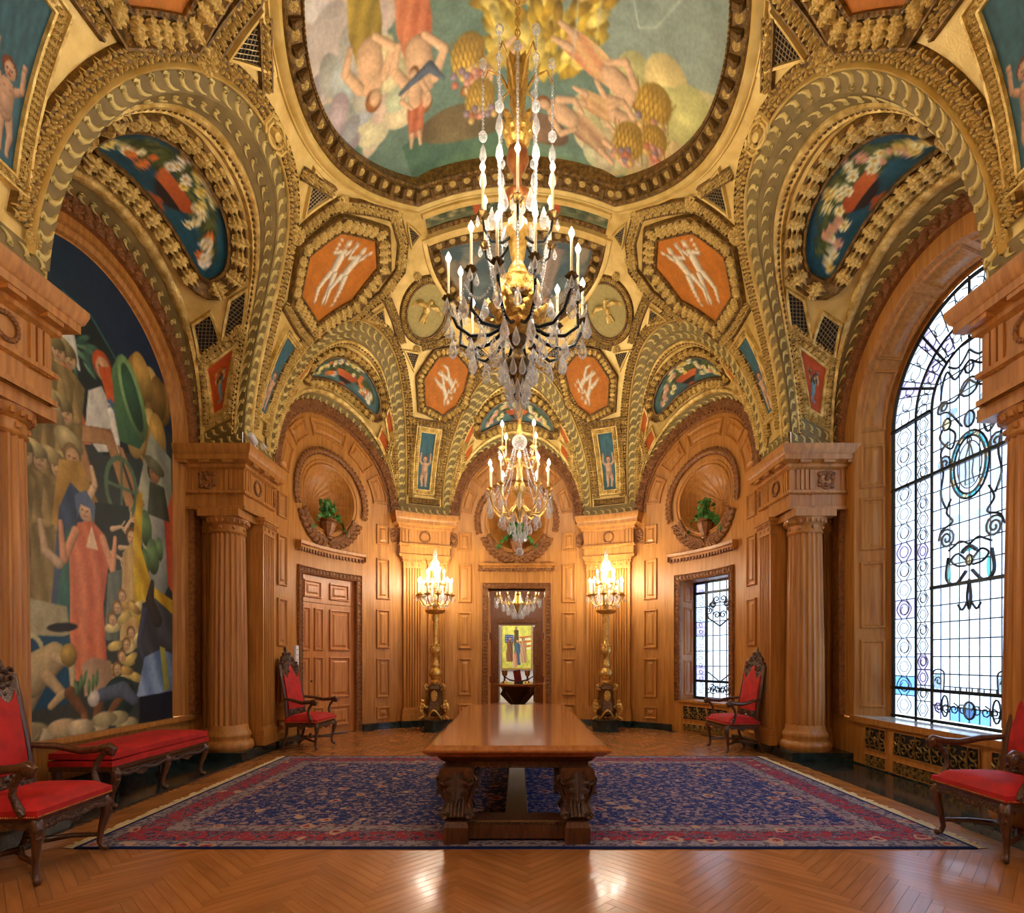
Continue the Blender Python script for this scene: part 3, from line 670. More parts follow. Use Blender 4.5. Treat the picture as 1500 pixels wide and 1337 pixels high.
    for x, y, q in ((-0.62, Y + 0.62, 0.3), (-0.5, Y + 1.12, 0.28), (1.75, Y + 0.7, 0.3), (1.55, Y + 1.25, 0.28), (1.85, Y + 1.05, 0.22)):
        cv.ell(x, y, q * 0.7, q * 0.85, (200, 164, 72), 0.4, 0.4)
        for k in range(-3, 4): cv.line([(x + k * q * 0.2 - q * 0.2, y - q * 0.6), (x + k * q * 0.2 + q * 0.2, y + q * 0.6)], 0.012, (130, 100, 40)); cv.line([(x + k * q * 0.2 + q * 0.2, y - q * 0.6), (x + k * q * 0.2 - q * 0.2, y + q * 0.6)], 0.012, (130, 100, 40))
        for k in range(14): cv.ell(x + r.uniform(-q, q) * 0.7, y + q * 0.75 + r.uniform(-0.1, 0.08), 0.045, 0.045, r.choice([(196, 120, 90), (214, 180, 110), (150, 130, 140), (206, 150, 130)]))
    for P in ([(0.7, Y - 0.6), (0.72, Y + 0.7)], [(0.95, Y - 0.7), (0.98, Y + 0.5)], [(1.25, Y - 0.8), (1.3, Y - 0.2), (1.42, Y + 0.05), (1.6, Y - 0.05), (1.85, Y - 0.6)]): cv.line(P, 0.011, (186, 192, 178))
    cv.limb([(-1.5, Y + 0.72), (-1.1, Y + 0.6), (-0.95, Y + 0.78)], [0.02, 0.06, 0.02], (90, 100, 110))
    cv.noise(0.08, 40)
    painted_grid('ceiling_painting', PAINT, dome_z, np.linspace(-2.42, 2.42, 300), np.linspace(YB - 1.92, YB + 1.92, 240), cv, ceiling, lambda x, y: math.hypot(x, y - YB) < 2.42)['label'] = 'round ceiling painting of draped figures, fruit baskets and clouds'
sky_painting()
# bands across the vault between the round painting and the half oval
XB = 1.5
def band(y0, y1, h0, h1, name, mt, nx=40):
    mb = MB(); mb.strip([[VXY(x, y) + nrm(VXY, x, y) * h for y, h in ((y0, 0), (y0 + 0.005, h0), (y1 - 0.005, h1), (y1, 0))] for x in np.linspace(-XB, XB, nx)]); mb.build(name, mt, ceiling)
band(8.5, 8.6, 0.07, 0.07, 'gilt_band', GOLDP); band(8.98, 9.12, 0.07, 0.07, 'gilt_band', GOLDP)
cv = CV(-1.6, 1.6, 8.6, 8.85, 60, (96, 104, 72)); cv.noise(0.3, 30)
for k in range(60):
    x = random.uniform(-1.5, 1.5); cv.ell(x, 8.72 + random.uniform(-0.06, 0.06), 0.06, 0.05, random.choice([(150, 146, 104), (70, 84, 62), (128, 120, 80)]))
for x in (-0.65, 0.65): cv.poly([(x - 0.05, 8.61), (x + 0.05, 8.61), (x + 0.05, 8.84), (x - 0.05, 8.84)], (186, 84, 36))
painted_grid('painted_frieze', PAINT, lambda x, y: VXY(x, y) + nrm(VXY, x, y) * 0.02, np.linspace(-1.46, 1.46, 90), np.linspace(8.61, 8.84, 10), cv, ceiling)
for yy, sp in ((8.9, 0.1), (8.42, 0.1)):
    c = curve_on(VXY, [(x, yy) for x in np.linspace(-1.46, 1.46, 40)], ref=(0, 1, 0)); mb = MB(); sweep_on(mb, c, [(-0.05, 0), (-0.04, 0.03), (0.04, 0.03), (0.05, 0)]); mb.build('egg_moulding', GOLDD, ceiling)
    for p, n, t, b in along(c, sp): SQ['egg'].append(frame_mat(p + n * 0.03, n, b, (0.09, 0.1, 0.08)))
OV = [(1.32 * math.cos(a), 9.3 + 1.35 * math.sin(a)) for a in np.linspace(0, pi, 50)] + [(x, 9.3) for x in np.linspace(-1.32, 1.32, 22)[1:-1]]
crv = curve_on(VXY, OV, True, ref=lambda p: Vector((p.x, p.y - 9.7, 0)))
mb = MB(); sweep_on(mb, crv, [(-0.03, 0.0), (-0.02, 0.03), (0.0, 0.03), (0.01, 0.015), (0.14, 0.015), (0.15, 0.06), (0.18, 0.05), (0.19, 0.0)], True); mb.build('modillion_cornice', GOLDD, ceiling)
mb = MB(); sweep_on(mb, crv, [(0.19, 0.0), (0.195, 0.055), (0.24, 0.065), (0.27, 0.05), (0.28, 0.0)], True); mb.build('gilt_ring', GOLDP, ceiling)
for i, (p, n, t, b) in enumerate(along(crv, 0.1, True)): SQ['coff' if i % 2 else 'mod'].append(frame_mat(p + b * 0.075 + n * 0.015, n, b, (0.1, 0.11, 0.08)))
for p, n, t, b in along(crv, 0.05, True): SQ['egg'].append(frame_mat(p + b * 0.165 + n * 0.05, n, b, (0.045, 0.05, 0.04)))
cv = CV(-1.5, 1.5, 9.2, 10.75, 60, (70, 92, 98)); r = random.Random(9)
for k in range(50): cv.ell(r.uniform(-1.3, 1.3), r.uniform(9.3, 10.6), 0.3, 0.12, r.choice([(88, 104, 104), (110, 116, 106), (62, 84, 92), (140, 132, 110)]), r.uniform(0, 3))
cv.robed(-0.4, 9.4, 1.0, (150, 140, 120), (100, 104, 100), lean=0.1); cv.robed(0.7, 9.45, 0.9, (170, 150, 130), (120, 110, 100), lean=-0.2)
painted_poly('half_oval_painting', PAINT, lambda x, y: VXY(x, y) + nrm(VXY, x, y) * 0.01, OV, cv, ceiling, 30)['label'] = 'grey blue half oval painting over the end of the hall'

# ---------------------------------------------------------------- spandrel panels
def panel_frame(fn, poly, prof, mt, name='panel_border', off=None):
    c = sum((Vector(fn(*q)) for q in poly), Vector()) / len(poly)
    k = curve_on(fn, poly, True, ref=lambda p: p - c); mb = MB(); sweep_on(mb, k, prof, True); mb.build(name, mt, ceiling, smooth=50); return k
def white_group(cv, x, y, h, ang):
    c, s = math.cos(ang), math.sin(ang); W = (232, 222, 196)
    R = lambda a, b: (x + (a * c - b * s) * h, y + (a * s + b * c) * h)
    for o in (-0.16, 0.16):
        cv.limb([R(o, -0.1), R(o * 1.3, 0.22)], [0.09 * h, 0.1 * h], W, 0.5); cv.ell(*R(o * 1.4, 0.4), 0.06 * h, 0.08 * h, W, ang)
        for k in (-0.07, 0.07): cv.limb([R(o + k, -0.12), R(o + k * 2, -0.34), R(o + k * 1.5 + 0.06, -0.55)], [0.07 * h, 0.05 * h, 0.025 * h], W, 0.5)
        for k in (-1, 1): cv.limb([R(o * 1.3 + k * 0.09, 0.24), R(o * 1.3 + k * 0.2, 0.3 + 0.1 * k), R(o * 1.3 + k * 0.24, 0.48)], [0.04 * h, 0.03 * h, 0.02 * h], W, 0.5)
def mirn(kx, ky):                                        # the near pair of spandrels stands a little deeper
    return (lambda p: Vector((p[0] * kx, YB + ky * (p[1] - YB) + (0.2 if ky < 0 else 0), p[2])))
def hex_panel(kx, ky, poly, gc, gang, gh, leaf=0.17):
    m = mirn(kx, ky); fn = lambda x, y: m(VXY(x, y)); P = np.array(poly)
    cv = CV(P[:, 0].min(), P[:, 0].max(), P[:, 1].min(), P[:, 1].max(), 110, (194, 118, 38)); cv.noise(0.08)
    white_group(cv, gc[0], gc[1], gh, gang)
    D = dense(poly, 0.05)
    painted_poly('orange_panel', PAINT, lambda x, y: fn(x, y) + nrm(fn, x, y) * 0.012, D, cv, ceiling, 30)
    k = panel_frame(fn, dense(poly, 0.08), [(-0.01, 0.0), (-0.005, 0.05), (0.03, 0.05), (0.04, 0.02), (leaf, 0.05), (leaf + 0.015, 0.075), (leaf + 0.035, 0.075), (leaf + 0.05, 0.0)], GOLDD)
    for p, n, t, b in along(k, leaf * 0.62, True): SQ['leaf'].append(frame_mat(p + b * 0.03 + n * 0.03, n, b, (leaf * 0.95, leaf * 0.95, leaf)))
    for p, n, t, b in along(k, 0.06, True): SQ['egg'].append(frame_mat(p + b * 0.012 + n * 0.045, n, t, (0.05, 0.055, 0.05)))
HEXM = [(3.27, 8.22), (3.02, 7.88), (2.6, 8.0), (2.22, 8.55), (2.32, 9.04), (2.78, 9.2), (3.26, 8.92)]
HEXP = [(1.88, 11.06), (1.56, 10.9), (1.2, 10.96), (0.98, 11.18), (1.16, 11.5), (1.55, 11.54), (1.9, 11.34)]
def putto_panel(kx, ky, sb, st_, pb, pt, wb, wt, flip):
    m = mir(kx, ky); fn = lambda s, ph: m(VS(s, ph)); q = [(sb - wb / 2, pb), (sb + wb / 2, pb), (st_ + wt / 2, pt), (st_ - wt / 2, pt)]
    Hm = (pt - pb) * 4.1; cv = CV(0, 1, 0, 1, 170, (58, 98, 108)); cv.noise(0.15)
    asp = Hm / ((wb + wt) / 2); cw = CV(-0.5, 0.5, 0, asp, int(150), (58, 100, 112)); cw.noise(0.12); cw.putto(0.0, asp * 0.06, asp * 0.86 if asp < 2.6 else 2.3, flip=flip)
    def col(s, ph):
        v = (ph - pb) / (pt - pb); c = sb + (st_ - sb) * v; w = wb + (wt - wb) * v
        return (s - c) / w, v * asp
    nu, nv = 36, 84; V = []; K = []; F = []
    for j in range(nv):
        v = j / (nv - 1); ph = pb + (pt - pb) * v; c = sb + (st_ - sb) * v; w = wb + (wt - wb) * v
        for i in range(nu):
            s = c + w * (i / (nu - 1) - 0.5); V.append(tuple(fn(s, ph) + nrm(fn, s, ph) * 0.012)); K.append(col(s, ph))
    for j in range(nv - 1):
        for i in range(nu - 1): F.append((j * nu + i, j * nu + i + 1, (j + 1) * nu + i + 1, (j + 1) * nu + i))
    K = np.array(K); o = link('putto_panel', make_mesh('putto_panel', V, F, PAINT, 180, cw.at(K[:, 0], K[:, 1])), ceiling)
    k = panel_frame(fn, dense(q, 0.06), [(-0.005, 0.0), (0.0, 0.04), (0.02, 0.04), (0.03, 0.02), (0.085, 0.03), (0.09, 0.06), (0.11, 0.06), (0.12, 0.0)], GOLD)
    for p, n, t, b in along(k, 0.05, True): SQ['leaf'].append(frame_mat(p + b * 0.02 + n * 0.02, n, b, (0.07, 0.075, 0.1)))
def rib(kx, ky, fnb, uv, w=0.12):
    m = mirn(kx, ky) if fnb is VXY else mir(kx, ky); fn = lambda a, b: m(fnb(a, b)); c = curve_on(fn, dense(uv, 0.1, False)); mb = MB()
    sweep_on(mb, c, [(-w / 2 - 0.03, 0), (-w / 2 - 0.02, 0.05), (-w / 2, 0.05), (-w / 2 + 0.005, 0.025), (w / 2 - 0.005, 0.025), (w / 2, 0.05), (w / 2 + 0.02, 0.05), (w / 2 + 0.03, 0)]); mb.build('floral_rib', GOLDD, ceiling)
    for p, n, t, b in along(c, 0.16): SQ['flo'].append(frame_mat(p + n * 0.02, n, t, (w * 1.35, 0.18, 0.28)))
def ros(kx, ky, fnb, q, r=0.2):
    m = mirn(kx, ky) if fnb is VXY else mir(kx, ky); fn = lambda a, b: m(fnb(a, b)); n = nrm(fn, *q); SQ['ros'].append(frame_mat(fn(*q) + n * 0.03, n, (0, 1, 0.3), (r, r, r)))
def tri(kx, ky, q):
    m = mirn(kx, ky); fn = lambda x, y: m(VXY(x, y)); lattice(fn, q, 0.04)
    panel_frame(fn, dense(q, 0.1), [(-0.005, 0.0), (0.0, 0.04), (0.025, 0.045), (0.035, 0.0)], GOLDP, 'gilt_fillet')
def eagle(kx):
    fn = lambda x, y: Vector((kx * x, y, VXY(x, y).z)); c0 = (1.68, 10.18); D = [(c0[0] + 0.36 * math.cos(a), c0[1] + 0.4 * math.sin(a)) for a in np.linspace(0, 2 * pi, 40, endpoint=False)]
    cv = CV(1.2, 2.2, 9.7, 10.7, 10, (172, 158, 96)); painted_poly('medallion_field', PAINT, lambda x, y: fn(x, y) + nrm(fn, x, y) * 0.01, D, cv, ceiling, 4)
    k = panel_frame(fn, D, [(-0.005, 0), (0, 0.04), (0.03, 0.045), (0.05, 0.02), (0.12, 0.03), (0.13, 0.05), (0.15, 0)], GOLDD)
    for p, n, t, b in along(k, 0.09, True): SQ['flo'].append(frame_mat(p + b * 0.085 + n * 0.03, n, t, (0.1, 0.1, 0.12)))
    n = nrm(fn, *c0); p = fn(*c0); up = Vector((-kx * 0.55, -0.75, 0.4)); M = frame_mat(p + n * 0.012, n, up, (1, 1, 1)); mb = MB()
    dome(mb, 0, 0.0, 0.07, 0.13, 0.07, 0.1); dome(mb, 0.03, 0.15, 0.045, 0.05, 0.06); mb.tube([(0.06, 0.16, 0.03), (0.1, 0.14, 0.02)], [0.02, 0.004], 5)
    for sgn in (-1, 1):
        for i in range(6): a = 0.25 + i * 0.17; mb.tube([(sgn * 0.05, 0.06, 0.03), (sgn * (0.05 + 0.16 * math.cos(a)), 0.02 + 0.2 * math.sin(a) - 0.02 * i, 0.05), (sgn * (0.12 + 0.2 * math.cos(a - 0.3)), -0.08 + 0.16 * math.sin(a), 0.015)], [0.03, 0.028, 0.01], 5)
        mb.tube([(sgn * 0.03, -0.1, 0.03), (sgn * 0.06, -0.2, 0.03)], [0.025, 0.012], 5)
    for i in range(3): mb.tube([(0, -0.08, 0.03), ((i - 1) * 0.06, -0.24, 0.02)], [0.03, 0.02], 5)
    mb.xf(M); mb.build('eagle_relief', GOLD, ceiling)
sp_main = S0 + 0.19; s_pair = (S_SA + 1.47) / 2
for kx in (-1, 1):
    for ky in (1, -1):
        hex_panel(kx, ky, HEXM, (2.76, 8.56), 2.0 if ky > 0 else 1.2, 0.74, 0.21)
        putto_panel(kx, ky, sp_main - 0.02, sp_main - 0.22, math.radians(10), math.radians(27), 0.17, 0.42, 1)
        rib(kx, ky, VS, [(sp_main + 0.35, math.radians(31)), (sp_main - 0.2, math.radians(30.5)), (sp_main - 0.72, math.radians(31))], 0.12)
        rib(kx, ky, VXY, [(2.98, 7.52), (2.52, 7.6), (2.2, 7.95), (1.86, 8.34)], 0.14); rib(kx, ky, VXY, [(1.86, 8.38), (1.86, 8.9), (2.0, 9.34), (2.36, 9.54), (2.9, 9.5)], 0.14)
        for q in ((3.02, 7.5), (2.46, 7.64), (1.86, 8.36), (1.94, 9.2), (2.2, 9.48)): ros(kx, ky, VXY, q, 0.23)
        tri(kx, ky, [(2.6, 7.0), (2.86, 7.36), (2.52, 7.44)]); tri(kx, ky, [(1.72, 8.62), (1.6, 8.9), (1.74, 9.02)])
        rib(kx, ky, VXY, [(2.72, 6.9), (2.5, 7.42)], 0.1)
        mb = MB(); mb.bx(-0.24, 0.24, -0.001, 0, 0, 0.001)
        ros(kx, ky, VS, (sp_main - 0.28, math.radians(5.2)), 0.14); ros(kx, ky, VS, (sp_main + 0.28, math.radians(5.2)), 0.14)
        m = mir(kx, ky); fn = lambda s, ph: m(VS(s, ph))
        for dz in (0.045, 0.11):
            for k in np.linspace(-0.38, 0.38, 6):
                s = sp_main + k; n = nrm(fn, s, dz * 0.5 + 0.005); SQ['wave'].append(frame_mat(fn(s, dz * 0.5) + n * 0.02, n, Vector(fn(s + 0.1, dz * 0.5)) - Vector(fn(s, dz * 0.5)), (0.1, 0.14, 0.12)))
        mb = MB(); mb.strip([[fn(s, ph) + nrm(fn, s, ph + 0.01) * 0.014 for ph in (0.0, 0.04, 0.075)] for s in np.linspace(sp_main - 0.46, sp_main + 0.42, 8)]); mb.build('wave_band', DRAB, ceiling)
    # oval boss between ring and lunette
    m = mir(kx, 1); fn = lambda x, y: m(VXY(x, y)); n = nrm(fn, 2.82, YB); M = frame_mat(fn(2.8, YB), n, (0, 1, 0))
    mb = MB(); dome(mb, 0, 0, 0.07, 0.1, 0.09, 0, 12); mb.tube([(0.1 * math.cos(a), 0.14 * math.sin(a), 0.03) for a in np.linspace(0, 2 * pi, 20, endpoint=False)], 0.025, 6, True)
    for sg in (-1, 1): mb.tube([(0.1, sg * 0.12, 0.03), (0.06, sg * 0.2, 0.04), (-0.02, sg * 0.2, 0.04)], 0.025, 6); mb.tube([(-0.1, sg * 0.12, 0.03), (-0.06, sg * 0.2, 0.04), (0.02, sg * 0.2, 0.04)], 0.025, 6)
    mb.xf(M); mb.build('oval_boss', GOLDP, ceiling)
    # spandrel over the paired pilasters
    hex_panel(kx, 1, HEXP, (1.45, 11.25), 0.5, 0.4, 0.13)
    putto_panel(kx, 1, s_pair + 0.03, s_pair + 0.03, math.radians(8), math.radians(24), 0.26, 0.34, 1)
    rib(kx, 1, VS, [(s_pair - 0.5, math.radians(26.6)), (s_pair + 0.5, math.radians(26.6))], 0.1)
    for ds in (-0.3, 0.32): rib(kx, 1, VS, [(s_pair + ds, math.radians(6)), (s_pair + ds * 1.1, math.radians(26))], 0.09)
    rib(kx, 1, VS, [(s_pair - 0.34, math.radians(4.6)), (s_pair + 0.34, math.radians(4.6))], 0.08)
    eagle(kx)
    rib(kx, 1, VXY, [(1.86, 10.66), (1.55, 10.72), (1.2, 10.72)], 0.1); rib(kx, 1, VXY, [(1.1, 10.9), (0.85, 11.1), (0.8, 11.25)], 0.08); rib(kx, 1, VXY, [(2.3, 9.66), (2.24, 10.05), (2.2, 10.45)], 0.12)
    for q in ((1.95, 10.66), (1.1, 10.85), (1.75, 9.6), (2.25, 9.5), (1.5, 10.72)): ros(kx, 1, VXY, q, 0.14)
    tri(kx, 1, [(2.16, 10.58), (1.94, 10.72), (2.06, 10.86)]); tri(kx, 1, [(2.66, 9.72), (2.4, 9.76), (2.42, 10.0)]); tri(kx, 1, [(0.78, 10.9), (0.58, 11.04), (0.84, 11.06)])
    m = mir(kx, 1); fn = lambda s, ph: m(VS(s, ph)); mb = MB()
    mb.strip([[fn(s, ph) + nrm(fn, s, ph + 0.01) * 0.014 for ph in (0.0, 0.03, 0.06)] for s in np.linspace(1.5, S_SA - 0.03, 8)]); mb.build('wave_band', DRAB, ceiling)
    for s in np.linspace(1.6, S_SA - 0.12, 7):
        n = nrm(fn, s, 0.04); SQ['wave'].append(frame_mat(fn(s, 0.03) + n * 0.02, n, Vector(fn(s + 0.1, 0.03)) - Vector(fn(s, 0.03)), (0.1, 0.14, 0.12)))
for k, nm, me, cap in (('leaf', 'acanthus_leaf', ME_LEAF, 300), ('ros', 'rosette', ME_ROS, 120), ('flo', 'floral_cluster', ME_FLO, 300), ('wave', 'wave_scroll', ME_WAVE, 300), ('mod', 'modillion', ME_MOD, 120), ('coff', 'coffer_rosette', ME_COFF, 120), ('egg', 'egg_bead', ME_EGG, 60)):
    scatter(nm, me, SQ[k], ceiling, cap)
# ---------------------------------------------------------------- floor
FLOORW = mat('floor_oak', (152, 99, 52), 0.27, col2=(174, 116, 64), scale=2.2, stretch=(10, 1, 10), coat=0.15)
_nt = FLOORW.node_tree; _fb = _nt.nodes['Principled BSDF']; _oi = _nt.nodes.new('ShaderNodeObjectInfo'); _ge = _nt.nodes.new('ShaderNodeNewGeometry')
_ad = _nt.nodes.new('ShaderNodeMath'); _ad.operation = 'ADD'; _nt.links.new(_oi.outputs['Random'], _ad.inputs[0]); _nt.links.new(_ge.outputs['Random Per Island'], _ad.inputs[1])
_fr = _nt.nodes.new('ShaderNodeMath'); _fr.operation = 'FRACT'; _nt.links.new(_ad.outputs[0], _fr.inputs[0])
_m2 = _nt.nodes.new('ShaderNodeMapRange'); _m2.inputs[3].default_value = 0.84; _m2.inputs[4].default_value = 1.12; _nt.links.new(_fr.outputs[0], _m2.inputs[0])
_hv = _nt.nodes.new('ShaderNodeHueSaturation'); _nt.links.new(_m2.outputs[0], _hv.inputs['Value']); _nt.links.new(_fb.inputs['Base Color'].links[0].from_socket, _hv.inputs['Color']); _nt.links.new(_hv.outputs[0], _fb.inputs['Base Color'])
GAP = mat('floor_joint', (70, 38, 18), 0.6)
floor = tag(empty('floor'), 'herringbone oak parquet floor with dark marble borders', 'floor', kind='structure')
MB().bx(-6, 6, -1, 13.6, -0.05, -0.004).build('subfloor', GAP, floor)
Lp, Wp = 0.70, 0.07
mp_ = MB(); mp_.bx(-Wp / 2 + 0.001, Wp / 2 - 0.001, -Lp / 2 + 0.001, Lp / 2 - 0.001, -0.012, 0); ME_PLANK = mp_.mesh('plank', FLOORW, 0)
PL = []; r2 = math.sqrt(0.5)
def inside_room(x, y): return abs(x) < 3.93 and rho(x, y) < 1.0 and 1.7 < y < 12.15
for k in range(-40, 160):
    for m_ in range(-8, 9):
        for typ in (0, 1):
            a, b = (k * Wp + m_ * Lp + Lp / 2, k * Wp - m_ * Lp + Wp / 2) if typ == 0 else (k * Wp + Lp + m_ * Lp + Wp / 2, k * Wp + Wp - Lp - m_ * Lp + Lp / 2)
            x, y = (a - b) * r2 + 0.1, (a + b) * r2 + 1.5
            if not inside_room(x, y): continue
            if 4.75 < y < 7.7 and -3.0 < x < 3.1: continue
            PL.append(Matrix.Translation((x, y, 0)) @ Matrix.Rotation(-pi / 4 if typ == 0 else pi / 4, 4, 'Z'))
PLv = [m for m in PL if 3.0 < m.translation.y < 4.6 and abs(m.translation.x) < 0.96 * m.translation.y + 0.2]
PLr = [m for m in PL if not (3.0 < m.translation.y < 4.6 and abs(m.translation.x) < 0.96 * m.translation.y + 0.2)]
scatter('plank', ME_PLANK, PLv, floor, 300)
scatter('plank', ME_PLANK, PLr, floor, max(0, 300 - len(PLv)))
for kx in (-1, 1):
    for (y0, y1) in ((4.7, 6.3), (6.3, 7.9)): MB().bx(min(kx * 3.95, kx * XW), max(kx * 3.95, kx * XW), y0 + 0.002, y1 - 0.002, -0.02, 0.004).build('marble_slab', MARBLE, floor)

# ---------------------------------------------------------------- wall parts on a curved (s, d, z) map
def nseg(a): return max(1, int(abs(a) / 0.12))
def wbx(mb, s0, s1, d0, d1, z0, z1): return mb.bx(s0, s1, d0, d1, z0, z1, nseg(s1 - s0))
def panel(parent, a0, a1, b0, b1, g, M, fa=1.0, mt=None, name='panel', d=0.0, bold=1.0):
    """raised-and-fielded panel; g maps (a,b) to (s,z); fa scales offsets along a"""
    rings = [(0, 0), (0.008, 0.034), (0.026, 0.036), (0.045, 0.006), (0.075, 0.004), (0.11, 0.026)]; w = min(a1 - a0, (b1 - b0)); k = min(1.0, w / fa / 0.26) if fa else 1
    mb = MB(); na = max(2, int((a1 - a0) / fa / 0.12)); nb = max(1, int((b1 - b0) / 0.25)); R = []
    for o, h in rings:
        o *= k; A0, A1, B0, B1 = a0 + o * fa, a1 - o * fa, b0 + o, b1 - o; q = []
        q += [(A0 + (A1 - A0) * i / na, B0) for i in range(na)] + [(A1, B0 + (B1 - B0) * i / nb) for i in range(nb)]
        q += [(A1 + (A0 - A1) * i / na, B1) for i in range(na)] + [(A0, B1 + (B0 - B1) * i / nb) for i in range(nb)]
        R.append([(g(*p)[0], d + h * bold, g(*p)[1]) for p in q + q[:1]])
    mb.strip(R)
    n = len(R[0]); k0 = len(mb.v) - n
    for i in range(na):   # field, filled by columns from bottom edge to top edge
        j = 2 * na + nb - i
        mb.f.append((k0 + i, k0 + i + 1, k0 + j - 1, k0 + j))
    return mb.build(name, mt or OAK, parent, lambda s, dd, z: M(s, dd, z), 25)
idg = lambda a, b: (a, b)
def fluted_pilaster(parent, sc_, w, M, z0=0.42, z1=3.4, d0=0.0, dep=0.09, nfl=6):
    t = empty('pilaster', parent=parent); mb = MB(); prof = [(-w / 2, d0), (-w / 2, d0 + dep)]; m = 0.035
    fw = (w - 2 * m) / nfl
    for i in range(nfl):
        a = -w / 2 + m + i * fw; e = fw * 0.16
        prof += [(a + e, d0 + dep), (a + e * 1.6, d0 + dep - 0.02), (a + fw / 2, d0 + dep - 0.032), (a + fw - e * 1.6, d0 + dep - 0.02), (a + fw - e, d0 + dep)]
    prof += [(w / 2, d0 + dep), (w / 2, d0)]
    mb.strip([[(sc_ + a, d, z) for a, d in prof] for z in (z0, z1)]); mb.build('shaft', OAK, t, M, 30)
    mb = MB()
    for a, b, c in ((0.14, 0.28, 0.045), (0.28, 0.33, 0.03), (0.33, 0.38, 0.035), (0.38, 0.42, 0.015)): wbx(mb, sc_ - w / 2 - c, sc_ + w / 2 + c, d0, d0 + dep + c, a, b)
    mb.build('base', OAK, t, M)
    mb = MB()
    for a, b, c in ((z1, z1 + 0.03, 0.012), (z1 + 0.03, z1 + 0.13, 0.004), (z1 + 0.13, z1 + 0.19, 0.03), (z1 + 0.19, 3.64, 0.055)): wbx(mb, sc_ - w / 2 - c, sc_ + w / 2 + c, d0, d0 + dep + c, a, b)
    for i in range(7):
        q = sc_ - w / 2 + (i + 0.5) * w / 7; mb.ball((q, d0 + dep + 0.03, z1 + 0.155), 0.022, 6, 4); 
    for i in range(3): mb.ball((sc_ + (i - 1) * w * 0.33, d0 + dep + 0.008, z1 + 0.08), 0.03, 7, 4, (1, 0.5, 1))
    mb.build('capital', OAK, t, M)
ENT = [(0.03, 3.64), (0.03, 3.69), (0.0, 3.7), (0.0, 3.86), (0.035, 3.88), (0.035, 3.92), (0.0, 3.93), (0.0, 4.22), (0.05, 4.25), (0.05, 4.29), (0.08, 4.31), (0.14, 4.33), (0.14, 4.40), (0.16, 4.42), (0.185, 4.5), (0.185, 4.54), (-0.1, 4.54)]
def wreath(parent, sc_, zc, r, M, d, name='wreath', sq=1.0):
    mb = MB()
    for i in range(18):
        a = 2 * pi * i / 18; q = (sc_ + r * math.cos(a) * sq, d + 0.01, zc + r * math.sin(a)); mb.ball(q, r * 0.2, 6, 4, (1, 0.7, 1.2))
    mb.build(name, OAKC, parent, M, 60)
def triglyph(mb, s0, d, w=0.2, z0=3.93, z1=4.22, n=3):
    for i in range(n): wbx(mb, s0 + (i + 0.15) * w / n, s0 + (i + 0.85) * w / n, d, d + 0.018, z0, z1)
    for i in range(5): a = s0 + (i + 0.5) * w / 5; mb.add([(a - 0.012, d, 3.855), (a + 0.012, d, 3.855), (a + 0.012, d + 0.03, 3.855), (a - 0.012, d + 0.03, 3.855), (a, d + 0.01, 3.88)], [(0, 1, 2, 3), (0, 1, 4), (1, 2, 4), (2, 3, 4), (3, 0, 4)])
def carved_block(parent, sc_, zc, w, h, M, d, sd=1):
    mb = MB(); r = random.Random(sd)
    for i in range(16): mb.ball((sc_ + r.uniform(-0.5, 0.5) * w, d + 0.008, zc + r.uniform(-0.5, 0.5) * h), 0.032, 6, 4, (1.2, 0.8, 1))
    mb.tube([(sc_ + 0.5 * w * math.cos(a), d + 0.008, zc + 0.5 * h * math.sin(a)) for a in np.linspace(0, 2 * pi, 14, endpoint=False)], 0.018, 5, True)
    mb.build('carved_cartouche', OAKC, parent, M, 60)
def leaves_on(M, pts, size, side=True, step=0.06, d=0.01, lst=None, me='leaf'):
    """carved leaves along a line of (s, z) points on the wall"""
    P = dense(pts, 0.02, False); L = 0; last = -1e9; n = 0
    for i in range(1, len(P)):
        L += math.hypot(P[i][0] - P[i - 1][0], P[i][1] - P[i - 1][1])
        if L - last >= step:
            last = L; n += 1; s, z = P[i]; a = math.atan2(P[i][1] - P[i - 1][1], P[i][0] - P[i - 1][0])
            p = Vector(M(s, d, z)); nr = (Vector(M(s, d + 0.1, z)) - p).normalized(); e = 0.05
            for k in ((-1, 1) if side else (0,)):
                aa = a + k * 0.75; t = Vector(M(s + e * math.cos(aa), d, z + e * math.sin(aa))) - p
                lst.append(frame_mat(p, nr, t, (size * 1.0, size * 1.2, size * 0.9)))

